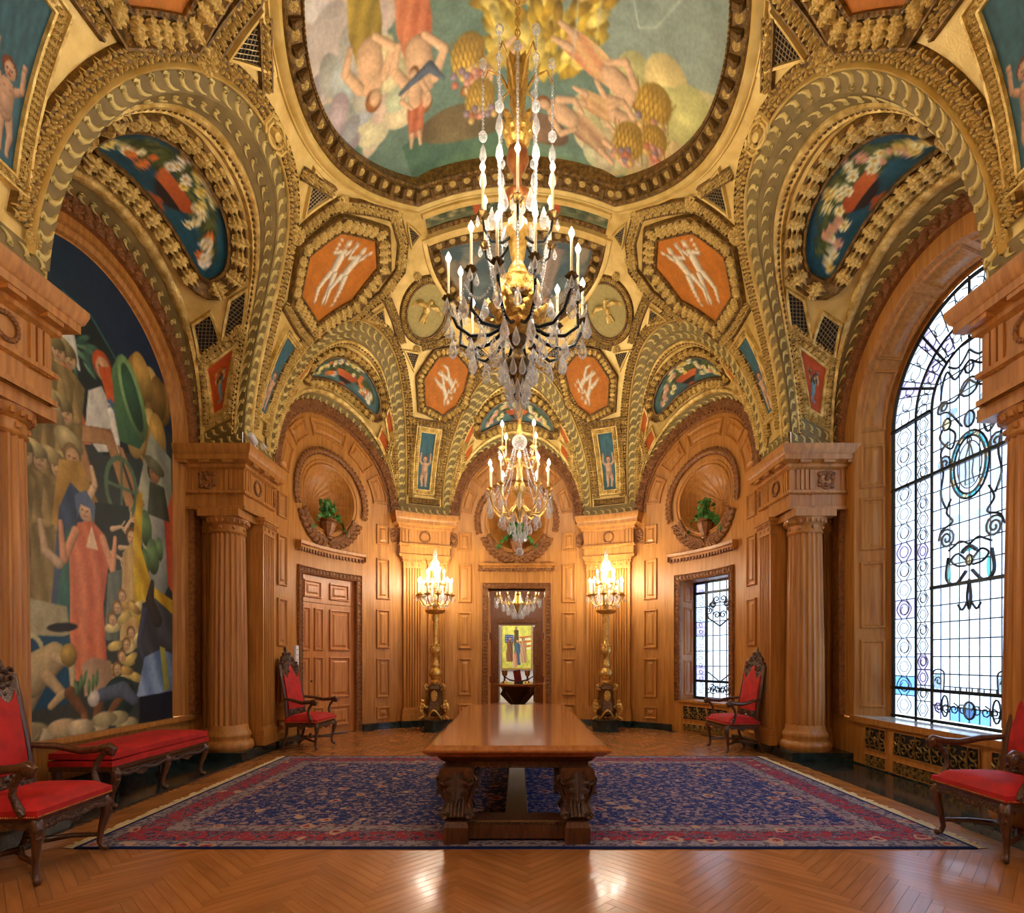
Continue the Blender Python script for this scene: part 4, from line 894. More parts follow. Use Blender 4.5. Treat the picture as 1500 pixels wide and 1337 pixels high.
# ---------------------------------------------------------------- curved end wall
wall_back = tag(empty('wall_back'), 'curved oak panelled end wall with arched bays', 'wall', kind='structure')
ZN, RN = 4.52, 0.62
def bay_top(parent, c, hw, M, plain=False, sky=True):
    """wall face above the openings: round niche below an arch"""
    zb = 3.05; rows = []
    for q in np.linspace(0, 2 * pi, 97):
        dx, dz = math.cos(q), math.sin(q); lim = 1e9
        if abs(dx) > 1e-6: lim = min(lim, hw / abs(dx))
        if dz < -1e-6: lim = min(lim, (zb - ZN) / dz)
        lo, hi = 0, 3.0                                  # arch
        for _ in range(30):
            md = (lo + hi) / 2; x, z = md * dx, ZN + md * dz
            ok = z <= ZS or (x / hw) ** 2 + ((z - ZS) / 1.74) ** 2 <= 1
            lo, hi = (md, hi) if ok else (lo, md)
        lim = min(lim, lo)
        rows.append([(c + dx * (RN + (lim - RN) * k / 8), 0.003, ZN + dz * (RN + (lim - RN) * k / 8)) for k in range(9)])
    MB().strip(rows).build('tympanum', OAK, parent, M, 30)
    mb = MB(); rows = []
    for q in np.linspace(0, 2 * pi, 97):
        rr = [RN * k / 10 for k in range(10, -1, -1)]
        rows.append([(c + r_ * math.cos(q), -0.42 * (1 - (r_ / RN) ** 2.6) * (1 - 0.1 * abs(math.sin(q * 12)) * (r_ / RN) ** 0.5), ZN + r_ * math.sin(q)) for r_ in rr])
    mb.strip(rows); mb.build('niche_shell', OAK, parent, M, 60)
    for r0, w in ((RN + 0.02, 0.022), (RN + 0.09, 0.014)):
        MB().tube([(c + r0 * math.cos(a), 0.004, ZN + r0 * math.sin(a)) for a in np.linspace(0, 2 * pi, 60, endpoint=False)], w, 6, True).build('niche_moulding', OAK, parent, M, 60)
def arch_carving(parent, c, hw, M, lst, flw):
    """carved archivolt, garland and radial panels"""
    tt = np.linspace(0, pi, 49); E = lambda t, o: (c - (hw - o) * math.cos(t), ZS + (1.74 - o) * math.sin(t))
    mb = MB(); mb.strip([[(E(t, o)[0], d, E(t, o)[1]) for o, d in ((0, 0.0), (0.0, 0.06), (0.14, 0.05), (0.15, 0.03), (0.2, 0.025), (0.21, 0.0))] for t in tt]); mb.build('archivolt', OAKC, parent, M, 40)
    leaves_on(M, [E(t, 0.07) for t in tt], 0.12, True, 0.12, 0.04, lst)
    leaves_on(M, [E(t, 0.07) for t in tt[2:-2]], 0.16, False, 0.3, 0.05, flw)
    rg = 0.88
    MB().tube([(c + rg * math.cos(a), 0.015, ZN + rg * math.sin(a)) for a in np.linspace(-0.25, pi + 0.25, 40)], [0.03 + 0.025 * math.sin(pi * i / 39) for i in range(40)], 7).build('garland', OAKC, parent, M, 60)
    leaves_on(M, [(c + rg * math.cos(a), ZN + rg * math.sin(a)) for a in np.linspace(-0.3, pi + 0.3, 50)], 0.085, True, 0.07, 0.03, lst)
    g = lambda a, b: (c + b * math.cos(a) * hw / 1.6, ZS + b * math.sin(a) * 1.04)
    for a0, a1 in ((0.12, 0.55), (0.68, 1.1), (1.22, pi - 1.22), (pi - 1.1, pi - 0.68), (pi - 0.55, pi - 0.12)): panel(parent, a0, a1, 1.08, 1.4, g, M, 0.8)
    for k in (-1, 1):                                    # laurel branches under the niche
        br = [(c + k * 0.72 * math.sin(a), ZN - 0.12 - 0.72 * math.cos(a)) for a in np.linspace(0.02, 1.15, 24)]
        MB().tube([(a, 0.02, b) for a, b in br], 0.014, 5).build('laurel_stem', OAKC, parent, M, 60)
        leaves_on(M, br, 0.15, True, 0.1, 0.015, lst)
def hood(parent, c, w, z, M):
    mb = MB(); n = nseg(2 * w) * 2
    mb.strip([[(c - w + 2 * w * i / n, d, zz) for d, zz in ((0, z), (0.03, z), (0.03, z + 0.05), (0.06, z + 0.05), (0.06, z + 0.09), (0.11, z + 0.1), (0.13, z + 0.15), (0, z + 0.15))] for i in range(n + 1)]); 
    for e in (-1, 1): wbx(mb, c + e * w - 0.01, c + e * w + 0.01, 0, 0.12, z, z + 0.15)
    t = mb.build('hood_cornice', OAK, parent, M, 30); mb = MB(); k = int(2 * w / 0.075)
    for i in range(k): a = c - w + (i + 0.5) * 2 * w / k; mb.bx(a - 0.024, a + 0.024, 0.03, 0.075, z - 0.005, z + 0.05); mb.ball((a, 0.055, z - 0.012), 0.018, 5, 4)
    mb.build('dentil_course', OAKC, t, M)
def opening_frame(parent, c, w, z0, z1, M, lst, fw=0.13):
    mb = MB()
    def ring(o): return [(c - w - o, z0), (c - w - o, z1 + o), (c + w + o, z1 + o), (c + w + o, z0)]
    pts = [dense(ring(o), 0.1, False) for o in (0,)]
    prof = ((-0.0, -0.02), (0.0, 0.03), (0.02, 0.045), (0.035, 0.025), (fw - 0.03, 0.03), (fw - 0.015, 0.055), (fw, 0.045), (fw + 0.005, 0.0))
    L = dense(ring(0), 0.1, False); rows = []
    for s, z in L:
        ox = -1 if s < c - w + 1e-6 else 1 if s > c + w - 1e-6 else 0; oz = 1 if z > z1 - 1e-6 else 0
        rows.append([(s + ox * o, d, z + oz * o) for o, d in prof])
    mb.strip(rows); mb.build('carved_frame', OAKC, parent, M, 30)
    leaves_on(M, [(s + (-1 if s < c - w + 1e-6 else 1 if s > c + w - 1e-6 else 0) * fw * 0.5, z + (fw * 0.5 if z > z1 - 1e-6 else 0)) for s, z in L], 0.06, True, 0.07, 0.028, lst)
PROWS = [(3.85, 4.27), (2.7, 3.56), (1.68, 2.49), (0.65, 1.47), (0.2, 0.46)]
LEAFS, FLOWS = [], []
OW, OZ = 0.64, 3.02                                      # opening half width, head
SC, HWS = LUN['side']; HWC = LUN['mid'][1]
def bay(c, hw, opening):
    M = WM; bay_top(wall_back, c, hw, M); arch_carving(wall_back, c, hw, M, LEAFS, FLOWS); hood(wall_back, c, 0.86, 3.42, M)
    w, zb = (0.68, 0.0) if opening == 'door' else (OW, 0.0) if opening == 'way' else (0.62, 0.62)
    mb = MB(); wbx(mb, c - hw, c - w, -0.25, 0, 0, 3.4); wbx(mb, c + w, c + hw, -0.25, 0, 0, 3.4); wbx(mb, c - w, c + w, -0.25, 0, OZ, 3.4)
    if zb: wbx(mb, c - w, c + w, -0.25, 0.0, 0, zb)
    mb.build('bay_wall', OAK, wall_back, M, 30); opening_frame(wall_back, c, w, zb, OZ, M, LEAFS)
    for k in (-1, 1):
        for z0, z1 in PROWS:
            a = c + k * (hw - 0.31); panel(wall_back, a - 0.15, a + 0.15, z0, z1, idg, M)
bay(-SC, HWS, 'door'); bay(0.0, HWC, 'way'); bay(SC, HWS, 'window')
for sg in (-1, 1):
    a0, a1 = sorted((sg * HWC, sg * S_SA)); mb = MB(); wbx(mb, a0, a1, -0.25, 0, 0, ZS); mb.build('pier_wall', OAK, wall_back, WM, 30)
    a0, a1 = sorted((sg * S_SB, sg * (S0 + 0.2))); mb = MB(); wbx(mb, a0, a1, -0.25, 0, 0, ZS); mb.build('pier_wall', OAK, wall_back, WM, 30)
    for p in (1.77, 2.32): fluted_pilaster(wall_back, sg * p, 0.42, WM)
    a0, a1 = 1.5, 2.62; mb = MB(); n = 12; e0, e1 = 0.12, 0
    rows = [[(sg * (a0 + (a1 - a0) * i / n + (-(o) if i == 0 else o if i == n else 0)), 0.12 + o if o > -0.05 else 0, z) for o, z in ENT] for i in range(n + 1)]
    mb.strip(rows)
    for i in (0, n): mb.strip([[(p[0], 0.0, p[2]) for p in rows[i]], rows[i]])
    wbx(mb, min(sg * a0, sg * a1), max(sg * a0, sg * a1), 0, 0.12, 3.63, 3.65); mb.build('entablature', OAK, wall_back, WM, 30)
    mb = MB()
    for q in (1.53, 2.36): triglyph(mb, (q if sg > 0 else -q - 0.24), 0.12, 0.24)
    mb.build('triglyph_course', OAK, wall_back, WM); wreath(wall_back, sg * 2.06, 4.075, 0.11, WM, 0.125)
    for q in (1.4, 2.72): carved_block(wall_back, sg * q, 4.06, 0.13, 0.3, WM, 0.005, int(q * 10))
    fluted_pilaster(wall_back, sg * (S0 - 0.02), 0.42, WM)
# marble foot of the curved wall
base_b = tag(empty('baseboard_back'), 'dark veined marble skirting along the curved wall', 'baseboard', kind='structure')
for a0, a1 in ((-S0 + 0.35, -SC - 0.82), (-SC + 0.82, -0.78), (0.78, SC - 0.82), (SC + 0.82, S0 - 0.35)):
    mb = MB(); wbx(mb, a0, a1, 0.0, 0.1, 0, 0.13); mb.build('marble_skirting', MARBLE, base_b, WM)
for sg in (-1, 1):
    mb = MB(); wbx(mb, min(sg * 1.5, sg * 2.62), max(sg * 1.5, sg * 2.62), 0.0, 0.17, 0, 0.14); mb.build('marble_plinth', MARBLE, base_b, WM)

# ---------------------------------------------------------------- corner piers, columns
def plan_sweep(mb, path, prof):
    """profile (outward offset, z) along a plan polyline; outward is to the side of travel"""
    n = len(path); P = [Vector(p) for p in path]; rows = []
    for i in range(n):
        a = (P[i] - P[i - 1]).normalized() if i else (P[1] - P[0]).normalized(); b = (P[i + 1] - P[i]).normalized() if i < n - 1 else a
        na, nb = Vector((a.y, -a.x)), Vector((b.y, -b.x)); m = (na + nb); m = m / max(0.2, m.length_squared) * 2
        rows.append([(P[i].x + m.x * o, P[i].y + m.y * o, z) for o, z in prof])
    return mb.strip(rows)
DENT = [(0, 0)]
def pier(kx, ky, label):
    m = mir(kx, ky); f = lambda x, y, z: m((x, y, z)); t = tag(empty('trim_pier'), label, 'pier', kind='structure')
    mb = MB(); mb.bx(4.03, 5.05, 8.42, 8.95, 0.12, ZS); mb.build('pier_core', OAK, t, f)
    mb = MB(); path = [(5.0, 7.94), (3.97, 7.94), (3.97, 8.9), (4.1, 8.96)]
    plan_sweep(mb, path, [(-o, z) for o, z in ENT]); mb.bx(3.98, 5.0, 7.95, 8.9, 3.645, 3.66); mb.bx(3.8, 5.0, 7.77, 8.9, 4.5, 4.535); mb.build('entablature', OAK, t, f, 30)
    Mf = lambda s, d, z: m((s, 7.94 - d, z)); Ms = lambda s, d, z: m((3.97 - d, s, z))
    mb = MB(); triglyph(mb, 4.05, 0, 0.26, n=4); triglyph(mb, 4.7, 0, 0.2); mb.build('triglyph_course', OAK, t, Mf)
    mb = MB(); triglyph(mb, 7.97, 0, 0.2); triglyph(mb, 8.6, 0, 0.26, n=4); mb.build('triglyph_course', OAK, t, Ms)
    carved_block(t, 4.5, 4.07, 0.2, 0.24, Mf, 0.0, 5); wreath(t, 8.36, 4.07, 0.1, Ms, 0.005); carved_block(t, 8.93, 4.05, 0.05, 0.28, Ms, 0.0, 4)
    mb = MB()
    for q in (4.06, 4.4, 4.74): mb.bx(q, q + 0.16, 0.05, 0.13, 4.29, 4.335)
    mb.build('mutule_course', OAK, t, Mf); mb = MB()
    for q in (7.97, 8.32, 8.66): mb.bx(q, q + 0.16, 0.05, 0.13, 4.29, 4.335)
    mb.build('mutule_course', OAK, t, Ms)
    fluted_pilaster(t, 4.8, 0.36, lambda s, d, z: m((s, 8.42 - d, z)), dep=0.08)
    mb = MB(); mb.bx(3.92, 5.0, 7.78, 8.42, 0, 0.13); mb.bx(3.92, 5.0, 8.42, 8.97, 0, 0.13); mb.build('marble_plinth', MARBLE, t, f)
    return t
def column(kx, ky, label):
    m = mir(kx, ky); c = m((4.3, 8.15, 0)); t = empty('column', (c.x, c.y, 0.13)); tag(t, label, 'column', 'fluted oak columns of the piers', kind='structure')
    fl = lambda a, z: (lambda ph: 1.0 if ph < 0.24 else 1 - 0.085 * math.sin(pi * (ph - 0.24) / 0.76) ** 0.8)((a * 20 / (2 * pi) + 1e-6) % 1)
    h = 3.51
    mb = MB(); pr = [(0.262, 0.3), (0.262, 0.36)] + [(0.262 - 0.035 * (k / 8) ** 1.6, 0.4 + (2.78) * k / 8) for k in range(9)]; mb.lathe(pr[1:], 160, rf=fl); mb.build('shaft', OAK, t, smooth=22)
    MB().lathe([(0.0, 0), (0.33, 0), (0.345, 0.03), (0.35, 0.07), (0.34, 0.11), (0.3, 0.14), (0.295, 0.17), (0.31, 0.2), (0.31, 0.23), (0.29, 0.27), (0.275, 0.29), (0.268, 0.34), (0.258, 0.37), (0.2, 0.38)], 48).build('base', OAK, t, smooth=40)
    mb = MB(); mb.lathe([(0.2, 3.16), (0.235, 3.18), (0.245, 3.2), (0.232, 3.22), (0.23, 3.3), (0.25, 3.31), (0.285, 3.38), (0.29, 3.4), (0.2, 3.4)], 48); mb.bx(-0.3, 0.3, -0.3, 0.3, 3.4, h)
    for i in range(22): a = 2 * pi * i / 22; mb.ball((0.268 * math.cos(a), 0.268 * math.sin(a), 3.36), 0.03, 6, 4, (1, 1, 1.4))
    for i in range(8): a = 2 * pi * i / 8; mb.ball((0.232 * math.cos(a), 0.232 * math.sin(a), 3.26), 0.03, 6, 4)
    mb.build('capital', OAK, t, smooth=40); return t
for kx, nx in ((-1, 'mural'), (1, 'stained glass window')):
    for ky, ny in ((1, 'far corner of the hall, by the curved wall'), (-1, 'doorway corner of the hall')):
        pier(kx, ky, f'oak corner pier and cornice beside the {nx}, {ny.split(",")[0]}'); column(kx, ky, f'fluted round oak column beside the {nx}, {ny.split(",")[0]}')
# ---------------------------------------------------------------- side walls with big arches
ZD = 0.65
def arch_pts(r, n=40, zb=ZD, zs=4.6):
    P = [(YB + r, zb + (zs - zb) * i / 8) for i in range(8)]
    P += [(YB + r * math.cos(t), zs + r * math.sin(t)) for t in np.linspace(0, pi, n)]
    return P + [(YB - r, zs - (zs - zb) * i / 8) for i in range(1, 9)]
def arch_sweep(mb, prof, kx, n=40):
    cols = [arch_pts(r, n) for r, _ in prof]
    mb.strip([[(kx * (XW + d), cols[k][i][0], cols[k][i][1]) for k, (_, d) in enumerate(prof)] for i in range(len(cols[0]))]); return mb
for kx, nm, lb in ((-1, 'wall_left', 'oak side wall framing the tall arched mural'), (1, 'wall_right', 'oak side wall around the tall arched window')):
    t = tag(empty(nm), lb, 'wall', kind='structure'); x0, x1 = sorted((kx * XW, kx * (XW + 0.3)))
    mb = MB(); mb.bx(x0, x1, YB + 1.7, YB + 2.3, 0, 4.7); mb.bx(x0, x1, YB - 2.3, YB - 1.7, 0, 4.7)
    arch_sweep(mb, [(1.95, 0.02), (1.72, 0.0)], kx); mb.build('wall_face', OAK, t, smooth=30)
    xd0, xd1 = sorted((kx * XW, kx * (XW + 0.5))); MB().bx(xd0, xd1, YB - 1.698, YB + 1.698, 0, ZD - 0.02).build('dado', OAK, t)
    MB().bx(*sorted((kx * (XW - 0.03), kx * XW)), YB - 1.95, YB + 1.95, 0, 0.02 if kx > 0 else 0.2).build('marble_skirting', MARBLE, t)
    mb = MB(); arch_sweep(mb, [(1.9, 0.01), (1.9, -0.05), (1.75, -0.045), (1.73, -0.07), (1.7, -0.06), (1.69, 0.0)], kx); mb.build('carved_archivolt', OAKC, t)
    M = lambda s, d, z: (kx * (XW - d), s, z)
    P = [p for p in arch_pts(1.82, 60) if p[1] > 4.5]
    leaves_on(M, P, 0.15, True, 0.15, 0.045, LEAFS); leaves_on(M, P, 0.2, False, 0.4, 0.055, FLOWS)
    for yy in (YB + 1.9, YB - 1.9): carved_block(t, yy + (0.02 if yy > YB else -0.02), 4.05, 0.12, 0.32, M, 0.0, 11)
    if kx < 0:
        mb = MB(); arch_sweep(mb, [(1.7, 0.0), (1.6, 0.0), (1.58, 0.04), (1.52, 0.06), (1.5, 0.1), (1.46, 0.11)], kx); mb.build('arch_moulding', OAK, t, smooth=30)
        MB().bx(-XW - 0.02, -XW + 0.06, YB - 1.6, YB + 1.75, ZD - 0.06, ZD).build('ledge', OAK, t)
    else:
        mb = MB(); arch_sweep(mb, [(1.7, 0.0), (1.5, 0.0), (1.48, 0.01), (1.34, 0.42), (1.3, 0.42)], kx); mb.build('window_reveal', OAK, t, smooth=30)
        # panels on the slanting reveal
        def RV(k, arc):
            if arc:  return lambda s, d, z: (XW + 0.02 + 0.4 * z - d * 0.2, YB + (1.475 - 0.14 * z - d) * math.cos(s), 4.6 + (1.475 - 0.14 * z - d) * math.sin(s))
            return lambda s, d, z: (XW + 0.02 + 0.4 * s - d * 0.2, YB + k * (1.475 - 0.14 * s - d), z)
        for k in (-1, 1):
            for z0, z1 in ((0.78, 1.75), (1.9, 2.85), (3.0, 3.75), (3.88, 4.5)):
                mb = MB(); rr = [(0, 0), (0.05, 0.02), (0.09, 0.02), (0.12, 0.0), (0.2, 0.0), (0.28, 0.012)]; rows = []
                for o, d in rr: rows.append([(0.12 + o, d, z0 + o * 0.4), (0.88 - o, d, z0 + o * 0.4), (0.88 - o, d, z1 - o * 0.4), (0.12 + o, d, z1 - o * 0.4), (0.12 + o, d, z0 + o * 0.4)])
                mb.strip(rows); L = len(mb.v); mb.f.append((L - 5, L - 4, L - 3, L - 2)); mb.build('panel', OAK, t, RV(k, False), 30)
        for a0, a1 in ((0.05, 0.62), (0.7, 1.27), (1.35, pi - 1.35), (pi - 1.27, pi - 0.7), (pi - 0.62, pi - 0.05)):
            mb = MB(); rr = [(0, 0), (0.05, 0.02), (0.09, 0.02), (0.12, 0.0), (0.2, 0.0), (0.28, 0.012)]; rows = []; n = 10
            for o, d in rr:
                A0, A1 = a0 + o * 0.25, a1 - o * 0.25; q = [(A0 + (A1 - A0) * i / n, d, 0.12 + o) for i in range(n + 1)] + [(A1 + (A0 - A1) * i / n, d, 0.88 - o) for i in range(n + 1)]
                rows.append(q + q[:1])
            mb.strip(rows); L = len(mb.v); W_ = 2 * n + 3
            for i in range(n): mb.f.append((L - W_ + i, L - W_ + i + 1, L - W_ + 2 * n - i, L - W_ + 2 * n + 1 - i))
            mb.build('panel', OAK, t, RV(1, True), 30)
        mb = MB(); mb.bx(XW - 0.03, XW + 0.5, YB - 1.5, YB + 1.5, ZD - 0.02, ZD + 0.02); mb.build('marble_sill', mat('pale_marble', (150, 160, 160), 0.15, col2=(196, 204, 204), scale=6), t)
        MB().bx(XW - 0.05, XW - 0.03, YB - 1.5, YB + 1.5, ZD - 0.06, ZD + 0.02).build('sill_edge', OAK, t)

# ---------------------------------------------------------------- near end of the hall (behind the camera)
wall_front = tag(empty('wall_front'), 'curved oak wall at the doorway end of the hall', 'wall', kind='structure')
mnear = mir(1, -1); WN = lambda s, d, z: mnear(WM(s, d, z))
def near_bay(c, hw, w, z0, z1):
    mb = MB(); wbx(mb, c - hw, c - w, -0.2, 0, 0, ZS); wbx(mb, c + w, c + hw, -0.2, 0, 0, ZS); wbx(mb, c - w, c + w, -0.2, 0, z1, ZS)
    if z0: wbx(mb, c - w, c + w, -0.2, 0, 0, z0)
    mb.strip([[(c - hw * math.cos(t), 0, ZS), (c - hw * math.cos(t), 0, ZS + 1.74 * math.sin(t))] for t in np.linspace(0, pi, 25)]); mb.build('bay_wall', OAK, wall_front, WN, 30)
near_bay(SC, HWS, 0.62, 0.62, OZ); near_bay(-SC, HWS, 0.01, 0, OZ); near_bay(0, HWC, 1.3, 0, 3.6)
for a0, a1 in ((HWC, S_SA), (-S_SA, -HWC), (S_SB, S0 + 0.2), (-S0 - 0.2, -S_SB)):
    mb = MB(); wbx(mb, a0, a1, -0.2, 0, 0, ZS); mb.build('pier_wall', OAK, wall_front, WN, 30)

sky_block = tag(empty('wall_unseen_behind'), 'unseen oak box added behind the camera to keep out sky light', 'wall', kind='structure')  # unseen box added behind the camera to keep sky light out
for a in ((-2.3, -2.2, -3.0, 0.9), (2.2, 2.3, -3.0, 0.9), (-2.3, 2.3, -3.1, -3.0)): MB().bx(*a, -0.05, 4.6).build('sky_block_wall', OAK, sky_block)
MB().bx(-2.3, 2.3, -3.1, 0.9, 4.6, 4.7).build('sky_block_ceiling', OAK, sky_block); MB().bx(-2.3, 2.3, -3.1, 1.8, -0.004, 0.0).build('sky_block_floor', FLOORW, sky_block)

# ---------------------------------------------------------------- carved leaves of all walls
carv = {'wall_back': [], 'wall_left': [], 'wall_right': []}
for lst, me, nm in ((LEAFS, ME_LEAFW, 'carved_leaf'), (FLOWS, ME_FLOW, 'carved_flower')):
    for m_ in lst:
        p = m_.translation; carv['wall_left' if p.x < -4.6 else 'wall_right' if p.x > 4.6 else 'wall_back'].append((me, nm, m_))
for w, L in carv.items():
    for me, nm in ((ME_LEAFW, 'carved_leaf'), (ME_FLOW, 'carved_flower')):
        scatter(nm, me, [m_ for a, b, m_ in L if b == nm], bpy.data.objects[w], 60 if w != 'wall_back' else 100)

# ---------------------------------------------------------------- brass grilles
def grille(parent, M, a0, a1, z0, z1, seed=1, name='radiator_grille'):
    g = empty(name, parent=parent); r = random.Random(seed)
    MB().bx(a0, a1, 0.001, 0.003, z0, z1, nseg(a1 - a0)).build('grille_shade', BLACKV, g, M)  # black sheet standing in for the shade inside the grille
    mb = MB(); h = z1 - z0; n = max(1, round((a1 - a0) / (h * 0.95))); w = (a1 - a0) / n
    for i in range(n):
        for (cx, cz, sg) in ((0.3, 0.3, 1), (0.72, 0.7, -1), (0.75, 0.25, -1), (0.28, 0.75, 1)):
            x, z = a0 + (i + cx) * w, z0 + cz * h; p = []
            for k in range(13): q = k * 0.62; rr = 0.24 * h * (1 - k / 14); p.append((x + sg * rr * math.cos(q + cz * 5), 0.014, z + rr * math.sin(q + cz * 5)))
            mb.tube(p, [0.011 - 0.0005 * k for k in range(13)], 5)
            for k in (2, 5, 8): mb.ball((p[k][0], 0.016, p[k][2]), 0.02, 5, 3, (1.2, 0.5, 0.8))
        x = a0 + (i + 0.5) * w; mb.tube([(x, 0.014, z0), (x + 0.03, 0.016, (z0 + z1) / 2), (x, 0.014, z1)], [0.012, 0.02, 0.012], 5)
    mb.build('scrollwork', MT['antique_brass'], g, M)
    mb = MB()
    for (p, q, u, v) in ((a0 - 0.012, a1 + 0.012, z0 - 0.012, z0), (a0 - 0.012, a1 + 0.012, z1, z1 + 0.012), (a0 - 0.012, a0, z0, z1), (a1, a1 + 0.012, z0, z1)): mb.bx(p, q, 0, 0.018, u, v, nseg(q - p))
    mb.build('frame', OAK, g, M)
mat('antique_brass', (104, 82, 42), 0.35, 0.7, col2=(170, 140, 78), scale=20)
MR = lambda s, d, z: (XW - d, s, z); wr = bpy.data.objects['wall_right']
grille(wr, MR, 5.66, 6.94, 0.26, 0.54, 2); grille(wr, MR, 7.1, 7.5, 0.26, 0.54, 3); grille(wr, MR, 5.1, 5.5, 0.26, 0.54, 4)
grille(wr, MR, 5.66, 6.94, 0.03, 0.17, 5); grille(wr, MR, 7.1, 7.5, 0.03, 0.17, 6)
grille(wall_back, WM, SC - 0.55, SC + 0.55, 0.27, 0.52, 7); grille(wall_back, WM, SC - 0.55, SC + 0.55, 0.03, 0.17, 8)
mb = MB(); wbx(mb, SC - 0.66, SC + 0.66, -0.3, 0.04, 0.6, 0.64); mb.build('window_ledge', OAK, wall_back, WM)

# ---------------------------------------------------------------- stained glass
GLASS = bpy.data.materials.new('window_glass'); GLASS.use_nodes = True
nt = GLASS.node_tree; pb = nt.nodes['Principled BSDF']; pb.inputs['Base Color'].default_value = (0.86, 0.92, 0.98, 1); pb.inputs['Roughness'].default_value = 0.12
tr = nt.nodes.new('ShaderNodeBsdfTransparent'); tr.inputs[0].default_value = (0.6, 0.66, 0.74, 1); mx = nt.nodes.new('ShaderNodeMixShader'); mx.inputs[0].default_value = 0.2
nt.links.new(tr.outputs[0], mx.inputs[1]); nt.links.new(pb.outputs[0], mx.inputs[2]); nt.links.new(mx.outputs[0], nt.nodes['Material Output'].inputs[0])
def tinted(name, c):
    m = GLASS.copy(); m.name = name; t = [n for n in m.node_tree.nodes if n.type == 'BSDF_TRANSPARENT'][0]; t.inputs[0].default_value = (*c, 1); return m
TEAL = tinted('teal_glass', (0.1, 0.3, 0.33)); LILAC = tinted('lilac_glass', (0.44, 0.42, 0.56)); AMB = tinted('amber_glass', (0.5, 0.42, 0.28)); BLUEG = tinted('blue_glass', (0.24, 0.4, 0.6))
LEAD = mat('lead_came', (34, 48, 60), 0.5, 0.3); IRON = mat('dark_green_iron', (20, 34, 38), 0.45, 0.3)  # lead tinted blue to take in the glare of the panes
def clip_poly(poly, inside, cut):
    out = []
    for i in range(len(poly)):
        a, b = poly[i - 1], poly[i]; ia, ib = inside(a), inside(b)
        if ia != ib: out.append(cut(a, b))
        if ib: out.append(b)
    return out
def clip_r(poly, r, keep_in, zs=4.6):
    f = lambda p: ((p[1] <= zs and abs(p[0]) <= r) or (p[1] > zs and math.hypot(p[0], p[1] - zs) <= r)) == keep_in
    def cut(a, b):
        fa = f(a); lo, hi = 0.0, 1.0
        for _ in range(24):
            m = (lo + hi) / 2; q = (a[0] + (b[0] - a[0]) * m, a[1] + (b[1] - a[1]) * m)
            lo, hi = (m, hi) if f(q) == fa else (lo, m)
        return (a[0] + (b[0] - a[0]) * hi, a[1] + (b[1] - a[1]) * hi)
    return clip_poly(poly, f, cut)
def pane(parent, M, poly, mt):
    if len(poly) < 3: return
    mb = MB(); mb.prism(poly, -0.004, 0.004, 1); mb.build('pane', mt, parent, lambda s, d, z: M(s, d, z), 0)
def smooth_line(P, n=5):
    if len(P) < 3 or len(P) > 9: return P
    out = []
    for i in range(len(P) - 1):
        p0, p1, p2, p3 = P[max(0, i - 1)], P[i], P[i + 1], P[min(len(P) - 1, i + 2)]
        for k in range(n):
            t = k / n; out.append(tuple(0.5 * (2 * p1[j] + (p2[j] - p0[j]) * t + (2 * p0[j] - 5 * p1[j] + 4 * p2[j] - p3[j]) * t * t + (3 * p1[j] - p0[j] - 3 * p2[j] + p3[j]) * t ** 3) for j in (0, 1)))
    return out + [P[-1]]
def tracery(mb, pts, r=0.009): mb.tube([(a, 0.0, b) for a, b in smooth_line(list(pts))], r * 1.2, 5)
def spiral(cx, cz, r, a0, turns, sg=1, n=16): return [(cx + sg * r * (1 - k / (n + 3)) * math.cos(a0 + turns * 2 * pi * k / n), cz + r * (1 - k / (n + 3)) * math.sin(a0 + turns * 2 * pi * k / n)) for k in range(n)]
def oval(cx, cz, rx, rz, n=28, a0=0, a1=2 * pi): return [(cx + rx * math.cos(a), cz + rz * math.sin(a)) for a in np.linspace(a0, a1, n)]
window_1 = tag(empty('window_1'), 'tall arched leaded window with pale glass and scroll tracery', 'window', kind='structure')
XG = XW + 0.42; MWG = lambda s, d, z: (XG - d, YB + s, z)
